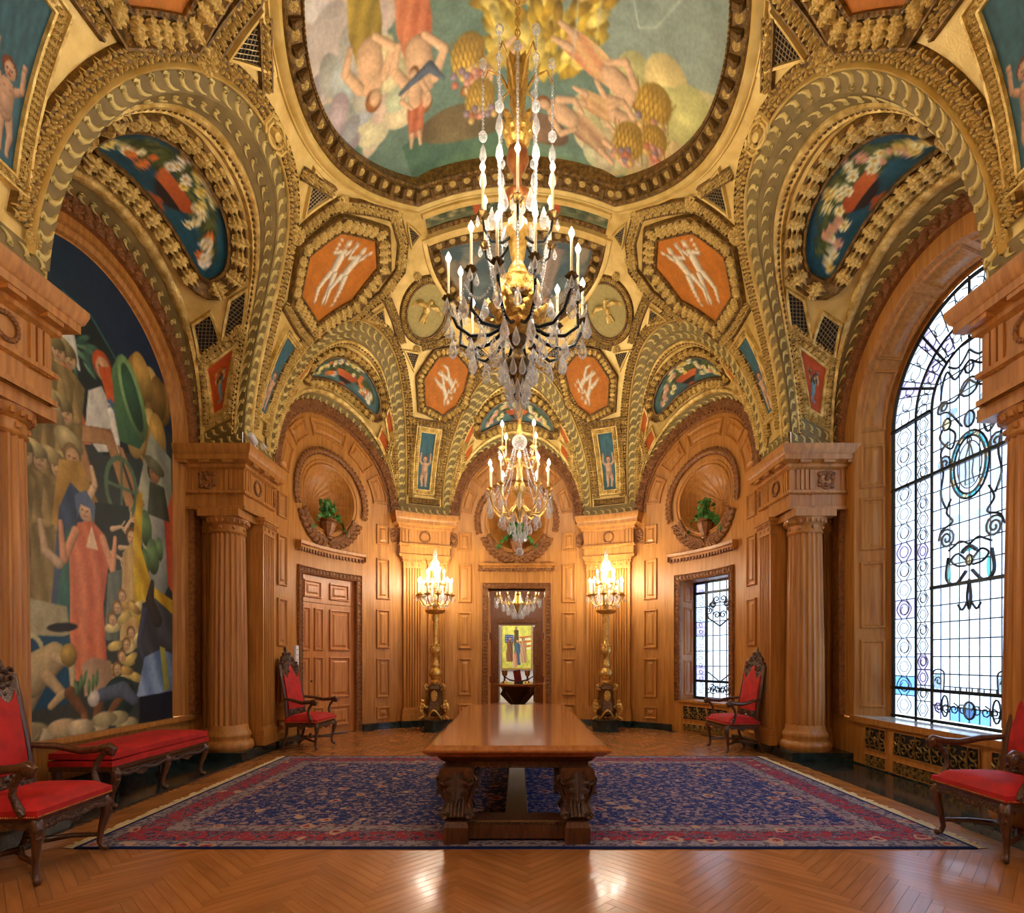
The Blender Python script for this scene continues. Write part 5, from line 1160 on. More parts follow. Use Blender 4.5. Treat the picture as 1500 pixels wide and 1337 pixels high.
def big_window():
    z0 = ZD + 0.08; R1, R2, R3 = 0.585, 0.86, 1.29; r = random.Random(3)
    mb = MB()
    for rr, w in ((R3, 0.05), (R2, 0.035), (R1, 0.035)):
        P = [(y - YB, z) for y, z in arch_pts(rr - w / 2, 36, ZD)]; mb.tube([(a, 0.0, b) for a, b in P], w / 2 * 1.2, 4)
    for z in (z0 - 0.03, 1.08, 3.79): mb.bx(-R3, R3, -0.025, 0.025, z - 0.02, z + 0.02)
    mb.bx(-R3, -R1, -0.025, 0.025, 4.58, 4.62); mb.bx(R1, R3, -0.025, 0.025, 4.58, 4.62); mb.bx(-R1, R1, -0.02, 0.02, 2.35, 2.385)
    for a in (0.45, 0.95, pi / 2, pi - 0.95, pi - 0.45): mb.tube([(q * math.cos(a), 0, 4.6 + q * math.sin(a)) for q in (R1, R3)], 0.018, 4)
    mb.build('iron_frame', IRON, window_1, MWG, 30)
    lead = MB(); zs_ = [z0, 1.08]; zz = 1.08
    # middle light: upright panes
    rows = [z0, 0.9, 1.08] + [1.08 + 0.2117 * k for k in range(1, 7)] + [2.37 + 0.2367 * k for k in range(1, 7)] + [3.79 + 0.27 * k for k in range(1, 6)] + [5.25]
    cols = [-R1 + 0.02 + (2 * R1 - 0.04) * i / 8 for i in range(9)]
    for j in range(len(rows) - 1):
        for i in range(8):
            q = clip_r([(cols[i], rows[j]), (cols[i + 1], rows[j]), (cols[i + 1], rows[j + 1]), (cols[i], rows[j + 1])], R1 - 0.02, True)
            mt = GLASS
            if j == 0 and 2 <= i <= 5: mt = BLUEG
            elif j in (0, 1) and i in (0, 7): mt = LILAC
            pane(window_1, MWG, q, mt)
    for z in rows[1:-1]: tracery(lead, [(-R1 + 0.02, z), (R1 - 0.02, z)], 0.007)
    for c in cols[1:-1]:
        zt = 4.6 + math.sqrt(max(0, (R1 - 0.02) ** 2 - c * c)); tracery(lead, [(c, z0), (c, zt)], 0.0055)
    # side lights: single column of small panes up and round the arch
    for ra, rb, dz in ((R1 + 0.015, R2 - 0.02, 0.2), (R2 + 0.015, R3 - 0.04, 0.25)):
        nz = int((4.58 - z0) / dz)
        for sg in (-1, 1):
            for j in range(nz):
                a, b = z0 + (4.58 - z0) * j / nz, z0 + (4.58 - z0) * (j + 1) / nz
                pane(window_1, MWG, [(sg * ra, a), (sg * rb, a), (sg * rb, b), (sg * ra, b)], r.choice([GLASS, GLASS, GLASS, LILAC, GLASS, BLUEG if rb > 1 and r.random() < 0.4 else GLASS])); tracery(lead, [(sg * ra, b), (sg * rb, b)], 0.006)
                m = (ra + rb) / 2; w = (rb - ra) * 0.36; mz = (a + b) / 2; hh = (b - a) * 0.42
                tracery(lead, [(sg * (m - w * 0.3), a), (sg * (m - w), mz), (sg * (m - w * 0.3), b)], 0.005); tracery(lead, [(sg * (m + w * 0.3), a), (sg * (m + w), mz), (sg * (m + w * 0.3), b)], 0.005)
                tracery(lead, oval(sg * m, mz, w * 0.6, hh * 0.7, 10), 0.0045)
                if j % 2: tracery(lead, spiral(sg * m, mz, w, 0, 1.3, 1, 9), 0.0045)
        na = 18
        for i in range(na):
            a, b = pi * i / na, pi * (i + 1) / na; pane(window_1, MWG, [(q * math.cos(t), 4.6 + q * math.sin(t)) for q, t in ((ra, a), (rb, a), (rb, b), (ra, b))], r.choice([GLASS, GLASS, LILAC]))
            tracery(lead, [(q * math.cos(b), 4.6 + q * math.sin(b)) for q in (ra, rb)], 0.006); m = (ra + rb) / 2; t = (a + b) / 2
            tracery(lead, spiral(m * math.cos(t), 4.6 + m * math.sin(t), (rb - ra) * 0.4, t, 1.2, 1, 9), 0.005)
    # central cartouche, garlands, scrolls
    tr_ = lambda p, w=0.011: tracery(lead, p, w)
    tr_(oval(0, 3.72, 0.22, 0.33)); tr_(oval(0, 3.72, 0.27, 0.385)); tr_(oval(0, 3.72, 0.17, 0.27), 0.006)
    for k in range(22): a = 2 * pi * k / 22; tr_([(0.22 * math.cos(a), 3.72 + 0.33 * math.sin(a)), (0.27 * math.cos(a + 0.1), 3.72 + 0.385 * math.sin(a + 0.1))], 0.004)
    tr_([(0, 3.98), (-0.03, 3.9), (-0.06, 3.78), (-0.04, 3.62), (-0.07, 3.5), (0.06, 3.5), (0.05, 3.64), (0.06, 3.8), (0.02, 3.9), (0, 3.98)], 0.007); tr_(oval(0, 4.0, 0.03, 0.04, 10), 0.007)
    for sg in (-1, 1):
        tr_(spiral(sg * 0.33, 2.93, 0.13, 0, 2.2, sg, 24)); tr_([(sg * 0.26, 3.4), (sg * 0.33, 3.25), (sg * 0.24, 3.12), (sg * 0.4, 3.05), (sg * 0.45, 2.95)]); tr_([(0, 2.8), (sg * 0.12, 2.86), (sg * 0.22, 2.82), (sg * 0.3, 2.78)])
        tr_(spiral(sg * 0.36, 3.85, 0.1, 1, 1.6, sg)); tr_([(sg * 0.3, 4.1), (sg * 0.42, 4.0), (sg * 0.38, 3.75), (sg * 0.42, 3.5), (sg * 0.34, 3.3)])
        tr_(oval(sg * 0.33, 4.32, 0.06, 0.07, 12)); tr_([(sg * 0.3, 4.26), (sg * 0.2, 4.15), (sg * 0.25, 4.0), (sg * 0.36, 4.08), (sg * 0.44, 4.2), (sg * 0.37, 4.3)])
        tr_([(sg * 0.1, 4.2), (sg * 0.3, 4.45), (sg * 0.46, 4.5), (sg * 0.42, 4.6), (sg * 0.2, 4.55), (0, 4.7)]); tr_(spiral(sg * 0.38, 4.55, 0.08, 0, 1.4, sg)); tr_([(sg * 0.04, 4.9), (sg * 0.2, 4.8), (sg * 0.32, 4.95), (sg * 0.4, 4.8), (sg * 0.42, 4.65)])
        tr_([(sg * 0.04, 2.62), (sg * 0.16, 2.72), (sg * 0.26, 2.66), (sg * 0.18, 2.58), (sg * 0.05, 2.56)]); tr_([(sg * 0.3, 2.7), (sg * 0.33, 2.45), (sg * 0.2, 2.36), (sg * 0.04, 2.5)], 0.016)
        tr_([(sg * 0.02, 2.15), (sg * 0.1, 2.05), (sg * 0.16, 2.12)]); tr_([(sg * 0.3, 5.0), (sg * 0.15, 4.92), (0, 5.05)])
        q = sg * 0.46; tr_([(q - 0.08, 1.1), (q - 0.08, 1.32), (q + 0.08, 1.32), (q + 0.08, 1.1)], 0.008); tr_(spiral(q, 1.2, 0.06, 0, 1.3, 1, 10), 0.007)
        for k in range(4): tr_(spiral(sg * (0.1 + 0.12 * k), 0.88, 0.07, k * 1.5, 1.5, 1, 10), 0.007)
        tr_(oval(sg * 0.36, 0.9, 0.05, 0.13, 14), 0.009)
    tr_(oval(0, 4.25, 0.07, 0.09, 14)); tr_(oval(0, 2.62, 0.045, 0.06, 12)); tr_([(-0.1, 2.72), (0, 2.78), (0.1, 2.72)], 0.02); tr_([(0, 2.4), (-0.03, 2.2), (0, 2.05), (0.03, 2.2), (0, 2.4)]); tr_(oval(0, 4.62, 0.12, 0.1, 14)); tr_(oval(0, 4.85, 0.06, 0.07, 10)); tr_(oval(0, 0.88, 0.08, 0.1, 14))
    for k in range(9):
        z = 1.14 + 0.0; tr_([(-0.36 + 0.08 * k, 1.085), (-0.36 + 0.08 * k, 1.14)], 0.006)
    tr_([(-0.37, 1.14), (0.37, 1.14)], 0.006)
    o = lead.build('lead_tracery', LEAD, window_1, MWG, 60)
    Mq = lambda s, d, z: (XG - 0.014 - d, YB + s, z); PALEG, GREYG, TEAL2, AMB2 = tinted('pearl_glass', (0.8, 0.86, 0.9)), tinted('grey_glass', (0.6, 0.68, 0.72)), tinted('clear_teal_glass', (0.3, 0.74, 0.78)), tinted('clear_amber_glass', (0.86, 0.76, 0.56))
    disc = lambda x, z, a, b, mt, n=12: pane(window_1, Mq, oval(x, z, a, b, n + 1)[:-1], mt)
    disc(0, 3.72, 0.165, 0.26, PALEG, 20); disc(0, 4.25, 0.065, 0.085, GREYG); disc(0, 4.62, 0.115, 0.095, PALEG); disc(0, 2.62, 0.042, 0.056, AMB2); disc(0, 0.88, 0.075, 0.095, GREYG); disc(0, 2.75, 0.1, 0.03, TEAL2)
    for sg in (-1, 1):
        for x, z, a, b, mt in ((0.33, 2.93, 0.12, 0.12, PALEG), (0.36, 3.85, 0.09, 0.09, GREYG), (0.33, 4.32, 0.055, 0.065, AMB2), (0.38, 4.55, 0.075, 0.075, PALEG), (0.33, 4.12, 0.08, 0.1, PALEG), (0.4, 3.45, 0.035, 0.12, PALEG), (0.15, 2.64, 0.09, 0.045, PALEG), (0.46, 1.2, 0.07, 0.1, GREYG), (0.24, 4.42, 0.09, 0.05, GREYG), (0.2, 3.13, 0.13, 0.05, PALEG), (0.28, 2.5, 0.03, 0.12, TEAL2)): disc(sg * x, z, a, b, mt)
        for k in range(7): q = 0.12 + 0.05 * k; tr_(spiral(sg * q, 4.98 - 0.35 * abs(k - 3) * 0.12, 0.035, k, 1.2, sg, 8), 0.005); tr_(spiral(sg * (0.3 + 0.04 * math.sin(k)), 3.2 + 0.16 * k, 0.05, k * 1.1, 1.3, sg, 9), 0.006)
        for k in range(6): tr_(oval(sg * (0.1 + 0.05 * k), 3.12 - 0.02 * k * k * 0.3, 0.026, 0.04, 9), 0.005)
    for k in range(20):                                    # teal wreath round the oval
        a, b = 2 * pi * k / 20, 2 * pi * (k + 1) / 20; pane(window_1, lambda s, d, z: (XG - 0.016 - d, YB + s, z), [(q * math.cos(t), 3.72 + p * math.sin(t)) for q, p, t in ((0.225, 0.335, a), (0.268, 0.383, a), (0.268, 0.383, b), (0.225, 0.335, b))], TEAL2 if k % 3 else AMB2)
big_window()
window_2 = tag(empty('window_2'), 'rectangular leaded window in the curved oak wall', 'window', kind='structure')
def small_window(parent, M, full=True):
    d = -0.36; c, w = SC, 0.6; z0, z1 = 0.66, 3.0; Mg = lambda s, dd, z: M(c + s, d + dd, z)
    mb = MB()
    for sg in (-1, 1):                                     # reveals
        mb.strip([[(c + sg * w, 0.0, z) for z in (z0 - 0.02, z1 + 0.02)], [(c + sg * (w - 0.06), d - 0.03, z) for z in (z0 - 0.02, z1 + 0.02)]])
    mb.strip([[(c - w + 2 * w * i / 8, 0.0, z1), (c - w + 2 * w * i / 8, d - 0.03, z1)] for i in range(9)]); mb.strip([[(c - w + 2 * w * i / 8, 0.0, z0 - 0.015), (c - w + 2 * w * i / 8, d - 0.03, z0 - 0.015)] for i in range(9)])
    mb.build('window_reveal', OAK, parent, M, 30)
    for sg in (-1, 1):
        for a, b in ((0.72, 1.45), (1.55, 2.5), (2.6, 2.95)):
            mb = MB(); rows = []
            for o, h in ((0, 0), (0.02, 0.02), (0.04, 0.02), (0.05, 0.0), (0.07, 0.0), (0.09, 0.01)): rows.append([(h, 0.06 + o, a + o), (h, 0.3 - o, a + o), (h, 0.3 - o, b - o), (h, 0.06 + o, b - o), (h, 0.06 + o, a + o)])
            mb.strip(rows); L = len(mb.v); mb.f.append((L - 5, L - 4, L - 3, L - 2)); mb.build('panel', OAK, parent, lambda h, q, z: M(c + sg * (w - 0.16 * q - h), -q, z), 30)
    mb = MB(); W = w - 0.07
    for a in (-W, -W + 0.24, W - 0.24, W): mb.bx(a - 0.022, a + 0.022, -0.02, 0.02, z0, z1)
    for z in (z0 + 0.02, 1.02, 2.78, z1 - 0.02): mb.bx(-W, W, -0.02, 0.02, z - 0.022, z + 0.022)
    mb.build('iron_frame', IRON, parent, Mg)
    lead = MB(); rows = [z0 + 0.04, 1.0, 1.32, 1.62, 1.92, 2.2, 2.5, 2.76, z1 - 0.04]; cols = [-W + 0.02, -W + 0.22, -W + 0.26, -0.15, 0.0, 0.15, W - 0.26, W - 0.22, W - 0.02]
    for j in range(len(rows) - 1):
        for i in range(8):
            if i in (1, 6): continue
            pane(parent, Mg, [(cols[i], rows[j]), (cols[i + 1], rows[j]), (cols[i + 1], rows[j + 1]), (cols[i], rows[j + 1])], LILAC if i in (0, 7) and j % 3 == 1 else GLASS)
        if full: tracery(lead, [(-W, rows[j]), (W, rows[j])], 0.008)
    if full:
        for q in cols[3:6]: tracery(lead, [(q, z0), (q, z1)], 0.008)
        for sg in (-1, 1):
            for k in range(16): tracery(lead, spiral(sg * (W - 0.12), 0.8 + k * 0.135, 0.05, k, 1.2, sg, 8), 0.006); tracery(lead, [(sg * (W - 0.04), 0.74 + k * 0.135), (sg * (W - 0.2), 0.74 + k * 0.135)], 0.005)
            for k in range(5): tracery(lead, spiral(sg * (0.07 + 0.09 * (k % 3)), 2.32 + 0.16 * (k % 2) + 0.05 * k, 0.08, k * 1.3, 1.4, sg, 12), 0.011); tracery(lead, spiral(sg * (0.06 + 0.1 * (k % 3)), 0.84 + 0.05 * (k % 2), 0.07, k, 1.3, sg, 10), 0.01)
            tracery(lead, [(0, 2.1), (sg * 0.14, 2.2), (sg * 0.26, 2.3), (sg * 0.28, 2.55)], 0.013); tracery(lead, [(0, 1.02), (sg * 0.12, 1.1), (sg * 0.26, 1.2)], 0.011)
        lead.build('lead_tracery', LEAD, parent, Mg, 60)
    mb = MB(); mb.bx(-W - 0.1, W + 0.1, -0.09, -0.05, z0 - 0.1, z0); mb.build('outer_sill', OAK, parent, Mg)
small_window(window_2, WM)
window_3 = tag(empty('window_3'), 'leaded window behind the doorway end of the hall', 'window', kind='structure'); small_window(window_3, WN, False)

# ---------------------------------------------------------------- panelled door in the curved wall
door_1 = tag(empty('door_1'), 'panelled oak double door in a carved frame', 'door', kind='structure')
DOORW = mat('door_oak', (168, 106, 52), 0.4, col2=(198, 134, 74), scale=3.0, stretch=(9, 9, 0.7), detail=5)
c = -SC
mb = MB(); wbx(mb, c - 0.7, c + 0.7, -0.16, -0.12, 0.0, OZ + 0.05); mb.build('door_back', DOORW, door_1, WM)
mb = MB(); wbx(mb, c - 0.68, c + 0.68, -0.1, -0.06, 2.52, OZ); mb.build('transom', DOORW, door_1, WM)
for a, b in ((0.1, 0.56), (-0.56, -0.1)): panel(door_1, c + a, c + b, 2.6, 2.93, idg, lambda s, d, z: WM(s, d - 0.06, z), mt=DOORW)
for nm, a, b, pans in (('door_leaf', -0.68, -0.005, ((-0.58, -0.1),)), ('door_leaf', 0.0, 0.34, ((0.06, 0.28),)), ('door_leaf', 0.345, 0.68, ((0.4, 0.62),))):
    a, b = -b, -a; lf = MB(); wbx(lf, c + a, c + b, -0.1, -0.06, 0.01, 2.51); lf = lf.build(nm, DOORW, door_1, WM)
    for p, q in pans:
        p, q = -q, -p
        for z0, z1 in ((1.62, 2.42), (0.7, 1.5), (0.15, 0.55)): panel(lf, c + p, c + q, z0, z1, idg, lambda s, d, z: WM(s, d - 0.06, z), mt=DOORW)
    if a < -0.3 and b > -0.4 and b < 0: 
        mb = MB(); mb.ball((c + a + 0.03 if False else c + b - 0.03, -0.03, 1.05), 0.022, 8, 6); mb.tube([(c + b - 0.03, -0.06, 1.05), (c + b - 0.03, -0.03, 1.05)], 0.01, 6); mb.build('door_knob', BRONZE, lf, WM)
# ---------------------------------------------------------------- mural on the left wall
def mural():
    r = random.Random(12); cv = CV(4.78, 7.82, 0.6, 6.15, 105, (20, 44, 66))
    cv.poly([(4.7, 4.2), (7.9, 4.2), (7.9, 6.2), (4.7, 6.2)], (22, 58, 74), (14, 34, 64), 0.4)
    cv.poly([(4.7, 0.6), (7.9, 0.6), (7.9, 4.6), (6.2, 5.1), (4.7, 4.6)], (58, 66, 58), (44, 56, 60), 0.6)
    cv.poly([(5.5, 4.2), (5.7, 5.2), (6.1, 5.45), (6.5, 5.3), (6.9, 4.9), (7.2, 4.2), (6.5, 3.9)], (16, 30, 34), (24, 46, 50), 0.5)
    cv.line([(5.9, 5.45), (6.3, 5.42), (6.6, 5.2), (6.95, 4.95), (7.05, 4.7)], 0.03, (60, 104, 100))
    cv.poly([(4.7, 4.0), (5.4, 3.9), (5.5, 4.6), (5.3, 5.2), (4.7, 5.3)], (190, 178, 140), (120, 110, 120), 1.2)
    for k in range(34):
        a = r.uniform(0, 6.28); d = r.uniform(0.15, 0.42); cv.ell(5.95 + d * math.cos(a), 4.95 + d * 0.9 * math.sin(a), 0.11, 0.03, r.choice([(70, 112, 92), (50, 88, 78), (96, 134, 104)]), a, 0.3)
    cv.limb([(5.95, 5.3), (6.0, 5.0), (6.12, 4.72)], [0.02, 0.075, 0.02], (214, 220, 206)); cv.poly([(5.98, 5.08), (5.72, 5.0), (5.95, 4.92)], (224, 226, 212)); cv.poly([(5.95, 5.05), (5.85, 5.4), (6.06, 5.1)], (206, 212, 204))
    cv.line([(5.95, 4.9), (6.02, 4.6), (6.05, 4.4)], 0.035, (84, 58, 44))
    # ochre rocks top right
    for k in range(26): x = r.uniform(6.95, 7.6); cv.ell(x, r.uniform(4.3, 5.3) - (x - 6.9) * 0.3, 0.17, 0.3, r.choice([(176, 142, 72), (150, 118, 56), (196, 164, 96), (124, 96, 48)]), r.uniform(-0.4, 0.4), 0.5)
    # pale tent cloth, right
    cv.poly([(7.0, 3.4), (7.3, 4.5), (7.75, 4.3), (7.8, 2.6), (7.3, 2.6)], (178, 180, 152), (120, 128, 112), 0.2, 3, 0.25)
    # horn
    cv.poly([(6.55, 4.15), (6.62, 5.0), (6.72, 5.22), (7.12, 4.75), (7.2, 4.35), (7.1, 4.2)], (96, 138, 90), (40, 78, 60), -0.4); cv.ell(6.98, 4.8, 0.2, 0.5, (120, 158, 104), 0.42, 0.5); cv.ell(6.97, 4.8, 0.13, 0.4, (46, 84, 62), 0.42, 0.4)
    # seated figure in orange drape
    cv.poly([(5.45, 4.1), (5.5, 4.75), (5.7, 5.0), (5.95, 4.85), (6.15, 4.3), (6.3, 3.95), (5.9, 3.8), (5.6, 3.9)], (222, 190, 128), (196, 96, 56), -0.3, 5, 0.3)
    cv.poly([(6.2, 4.05), (6.25, 4.55), (6.45, 4.7), (6.62, 4.5), (6.66, 4.0), (6.4, 3.9)], (222, 222, 206), (170, 170, 160), 0.3, 3, 0.2); cv.head(6.46, 4.92, 0.15, (206, 160, 120), (186, 84, 42)); cv.poly([(6.4, 4.9), (6.6, 5.0), (6.66, 4.6), (6.55, 4.55)], (190, 86, 40))
    for k in range(12): cv.ell(6.62 + r.uniform(-0.06, 0.06), 4.5 + r.uniform(-0.2, 0.15), 0.022, 0.022, (70, 90, 140), 0, 0)
    cv.limb([(6.6, 4.45), (6.7, 4.15), (6.72, 3.95)], [0.06, 0.05, 0.03], (222, 220, 206))
    # wooden frame beams
    for P in ([(5.95, 4.05), (6.1, 4.15), (6.35, 3.55), (6.2, 3.45)], [(6.1, 4.1), (6.6, 4.25), (6.66, 4.08), (6.15, 3.92)], [(6.45, 4.2), (6.62, 4.22), (7.1, 3.3), (6.95, 3.2)], [(6.7, 4.1), (6.8, 4.1), (7.2, 3.5), (7.1, 3.42)]): cv.poly(P, (190, 150, 104), (140, 100, 64), 0.8, outline=(90, 60, 40))
    cv.line(oval(6.78, 3.6, 0.26, 0.36, 24), 0.06, (84, 112, 84)); cv.line([(6.55, 3.6), (7.0, 3.6)], 0.04, (84, 112, 84)); cv.line([(6.78, 3.25), (6.78, 3.95)], 0.04, (84, 112, 84))
    # crowd of men in khaki, left
    for k in range(25, -1, -1):
        x = 4.9 + 0.16 * (k % 7) + r.uniform(-0.05, 0.05); y = 1.9 + 0.62 * (k // 7); h = 1.75
        if x > 6.0: continue
        cv.robed(x, y, h, r.choice([(178, 156, 96), (150, 130, 78), (192, 174, 118)]), (112, 98, 60), (196, 168, 124), (120, 96, 60), 0.05); cv.ell(x + 0.02, y + h * 0.985, 0.17, 0.085, r.choice([(184, 170, 118), (150, 138, 92), (166, 150, 100)]), -0.15, 0.6); cv.line([(x - 0.2, y + 0.2), (x - 0.15, y + 1.3)], 0.018, (92, 80, 50)); cv.limb([(x + 0.12, y + 1.3), (x + 0.2, y + 1.0), (x + 0.05, y + 0.95)], [0.06, 0.055, 0.04], (166, 144, 90))
    cv.ell(5.72, 4.1, 0.22, 0.1, (184, 172, 124), -0.35, 0.5); cv.ell(5.98, 3.86, 0.2, 0.13, (176, 164, 116), -0.3, 0.5); cv.head(6.02, 3.7, 0.12, (196, 160, 116), (130, 110, 70)); cv.poly([(5.75, 2.9), (5.85, 3.62), (6.15, 3.7), (6.4, 3.3), (6.35, 2.9)], (190, 152, 76), (136, 104, 48), -0.4, 3, 0.3)
    cv.limb([(6.25, 3.3), (6.35, 3.5), (6.3, 3.68)], [0.05, 0.045, 0.03], (206, 176, 136))
    # dark woods and hands in the middle
    cv.poly([(6.3, 2.2), (6.35, 3.3), (6.9, 3.4), (7.05, 2.6), (6.9, 1.9)], (22, 34, 36), (40, 56, 54), 0.3)
    for x, z, a in ((6.62, 3.05, 0.4), (6.75, 2.85, 0.2), (6.6, 2.75, -0.2), (6.85, 3.1, 1.0)): cv.limb([(x, z), (x + 0.16 * math.cos(a), z + 0.16 * math.sin(a))], [0.035, 0.02], (206, 178, 140)); [cv.line([(x + 0.16 * math.cos(a), z + 0.16 * math.sin(a)), (x + 0.26 * math.cos(a + q), z + 0.26 * math.sin(a + q))], 0.02, (206, 178, 140)) for q in (-0.5, -0.15, 0.2)]
    # robed standing figure in salmon, hooded companion
    cv.poly([(5.75, 2.0), (5.85, 3.1), (6.0, 3.42), (6.22, 3.3), (6.3, 2.9), (6.15, 2.2)], (70, 92, 118), (36, 60, 84), 0.2, 3, 0.25); cv.poly([(5.8, 1.9), (5.95, 2.9), (6.1, 2.9), (6.05, 1.9)], (58, 120, 104), (40, 90, 84), 0, 2, 0.2)
    cv.poly([(5.98, 1.25), (6.0, 2.1), (5.98, 2.7), (6.1, 3.0), (6.3, 3.08), (6.5, 2.95), (6.56, 2.6), (6.48, 2.1), (6.55, 1.3), (6.3, 1.2)], (224, 140, 98), (186, 92, 62), 0.15, 4, 0.28); cv.head(6.2, 3.16, 0.12, (216, 178, 140), (90, 106, 128)); cv.poly([(6.1, 3.05), (6.05, 3.3), (6.22, 3.4), (6.36, 3.25), (6.32, 3.0), (6.28, 3.2), (6.14, 3.22)], (84, 104, 130)); cv.poly([(6.22, 2.75), (6.3, 3.02), (6.4, 2.75)], (226, 196, 160))
    for k in (-1, 1): cv.limb([(6.27 + k * 0.2, 2.9), (6.27 + k * 0.36, 2.55), (6.27 + k * 0.4, 2.95)], [0.055, 0.05, 0.03], (210, 150, 110))
    cv.limb([(5.62, 2.9), (5.68, 2.6), (5.85, 2.5)], [0.03, 0.05, 0.06], (196, 170, 132)); cv.poly([(6.5, 1.7), (6.55, 2.5), (6.8, 2.6), (6.85, 1.7)], (110, 120, 106), (70, 84, 80), 0, 3, 0.2)
    # pale nude and crowd right of centre
    cv.poly([(6.75, 1.7), (6.8, 2.8), (6.98, 3.0), (7.15, 2.5), (7.2, 1.7)], (206, 178, 112), (170, 132, 80), 0.2, 3, 0.3); cv.head(6.95, 3.02, 0.1, (206, 170, 124), (110, 80, 44))
    # grey shield, cactus, man with hat
    cv.poly([(7.2, 3.55), (7.45, 3.75), (7.7, 3.5), (7.75, 2.6), (7.5, 2.2), (7.25, 2.6)], (170, 172, 156), (112, 118, 112), -0.3, 2, 0.2); cv.poly([(7.6, 3.4), (7.8, 3.9), (7.8, 2.4), (7.68, 2.5)], (176, 70, 44), (196, 96, 60), 0)
    cv.head(7.38, 3.98, 0.13, (150, 110, 76), (60, 54, 40)); cv.ell(7.4, 4.08, 0.21, 0.09, (96, 98, 70), -0.3, 0.4); cv.poly([(7.25, 3.4), (7.3, 3.85), (7.6, 3.85), (7.72, 3.4)], (74, 84, 66), (54, 60, 50), 0, 2, 0.2)
    for x, z, a, b in ((7.22, 3.2, 0.12, 0.24), (7.36, 2.85, 0.13, 0.24), (7.2, 2.75, 0.09, 0.18), (7.5, 2.98, 0.07, 0.16)): cv.ell(x, z, a, b, (98, 128, 84), 0.1, 0.6)
    # yellow cloth
    cv.poly([(7.0, 2.1), (6.98, 3.0), (7.05, 3.6), (7.16, 3.65), (7.14, 2.9), (7.35, 2.45), (7.8, 2.3), (7.8, 1.8), (7.5, 1.95), (7.25, 2.1), (7.2, 1.7)], (218, 186, 56), (160, 122, 30), 0.4, 5, 0.32)
    # lower scene
    cv.poly([(4.7, 1.5), (5.4, 2.1), (5.95, 2.05), (6.0, 1.75), (5.5, 1.6), (5.1, 1.2), (4.7, 1.2)], (206, 198, 150), (160, 154, 120), 0.4); cv.poly([(4.8, 0.9), (5.2, 1.55), (5.6, 1.72), (6.0, 1.72), (6.05, 1.0)], (14, 60, 92), (20, 80, 104), 0.3)
    cv.line(oval(5.5, 1.5, 0.16, 0.22, 20), 0.05, (196, 190, 140)); cv.ell(5.9, 1.82, 0.2, 0.05, (30, 34, 40), 0.1)
    for k in range(18): cv.ell(r.uniform(6.62, 7.1), r.uniform(1.1, 2.2), 0.14, 0.06, r.choice([(206, 184, 104), (186, 156, 84), (220, 204, 140)]), r.uniform(-0.6, 0.6), 0.5)
    for k in range(8): cv.head(6.62 + 0.08 * (k % 5), 1.2 + 0.15 * k, 0.075, (206, 172, 126), (130, 96, 56))
    cv.poly([(7.1, 1.5), (7.15, 2.2), (7.4, 2.3), (7.8, 2.1), (7.8, 1.3), (7.4, 1.35)], (46, 50, 52), (86, 88, 88), 0.7, 3, 0.3); cv.limb([(7.2, 2.1), (7.1, 1.7), (7.22, 1.35), (7.15, 1.05)], [0.06, 0.05, 0.035, 0.02], (70, 78, 96)); cv.limb([(7.35, 2.5), (7.3, 2.25), (7.45, 2.0)], [0.04, 0.08, 0.1], (60, 54, 50))
    cv.poly([(7.05, 1.0), (7.2, 1.5), (7.5, 1.6), (7.8, 1.55), (7.8, 0.95), (7.3, 0.85)], (150, 176, 204), (84, 112, 150), 0.6, 3, 0.3); cv.poly([(7.5, 1.65), (7.62, 1.62), (7.72, 1.05), (7.6, 1.02)], (176, 176, 84), (140, 140, 60), 0); cv.poly([(7.1, 0.6), (7.1, 0.98), (7.82, 1.02), (7.82, 0.6)], (16, 26, 36), (22, 34, 50), 0)
    cv.limb([(5.35, 0.95), (5.5, 1.3), (5.8, 1.5)], [0.16, 0.22, 0.16], (190, 172, 122), 0.5); cv.limb([(5.8, 1.5), (6.02, 1.42), (6.05, 1.05)], [0.06, 0.05, 0.035], (206, 184, 136)); cv.ell(5.98, 1.52, 0.11, 0.13, (176, 148, 72), 0, 0.5); cv.limb([(5.7, 1.3), (5.9, 1.1), (5.75, 0.98)], [0.07, 0.055, 0.04], (196, 172, 124))
    cv.poly([(6.2, 1.05), (6.15, 1.4), (6.3, 1.5), (6.6, 1.45), (6.65, 1.1)], (186, 156, 122), (150, 120, 92), 0.3, 1, 0.2); cv.ell(6.75, 1.0, 0.28, 0.26, (28, 56, 54), 0, 0.4)
    for a in ((6.2, 0.85, 6.0, 1.1), (6.35, 0.75, 6.45, 1.05), (6.6, 0.85, 6.85, 1.1)): cv.limb([(a[0], a[1]), (a[2], a[3])], [0.05, 0.08], (116, 80, 52)); cv.ell(a[0], a[1] - 0.05, 0.05, 0.09, (130, 92, 58), 0.3)
    cv.limb([(6.45, 1.05), (6.8, 1.1), (7.0, 0.95)], [0.08, 0.1, 0.08], (84, 96, 112)); cv.ell(6.33, 1.02, 0.09, 0.1, (210, 204, 184), 0, 0.3)
    for k in range(24): cv.ell(r.uniform(4.8, 6.9), 0.68 + r.uniform(-0.04, 0.08), 0.2, 0.09, r.choice([(196, 176, 130), (206, 190, 150), (170, 160, 116)]), 0, 0.4)
    for k in range(6): cv.ell(6.08 + 0.06 * k, 1.15 + 0.05 * (k % 3), 0.025, 0.1, (92, 128, 84), r.uniform(-0.4, 0.4), 0.4)
    cv.noise(0.07, 60)
    o = painted_grid('mural', paint_mat('oil_mural', 0.5, 0.05), lambda y, z: Vector((-XW - 0.105, y, z)), np.linspace(4.8, 7.8, 200), np.linspace(0.63, 6.1, 380), cv, None, lambda y, z: z < 4.6 or math.hypot(y - YB, z - 4.6) < 1.5)
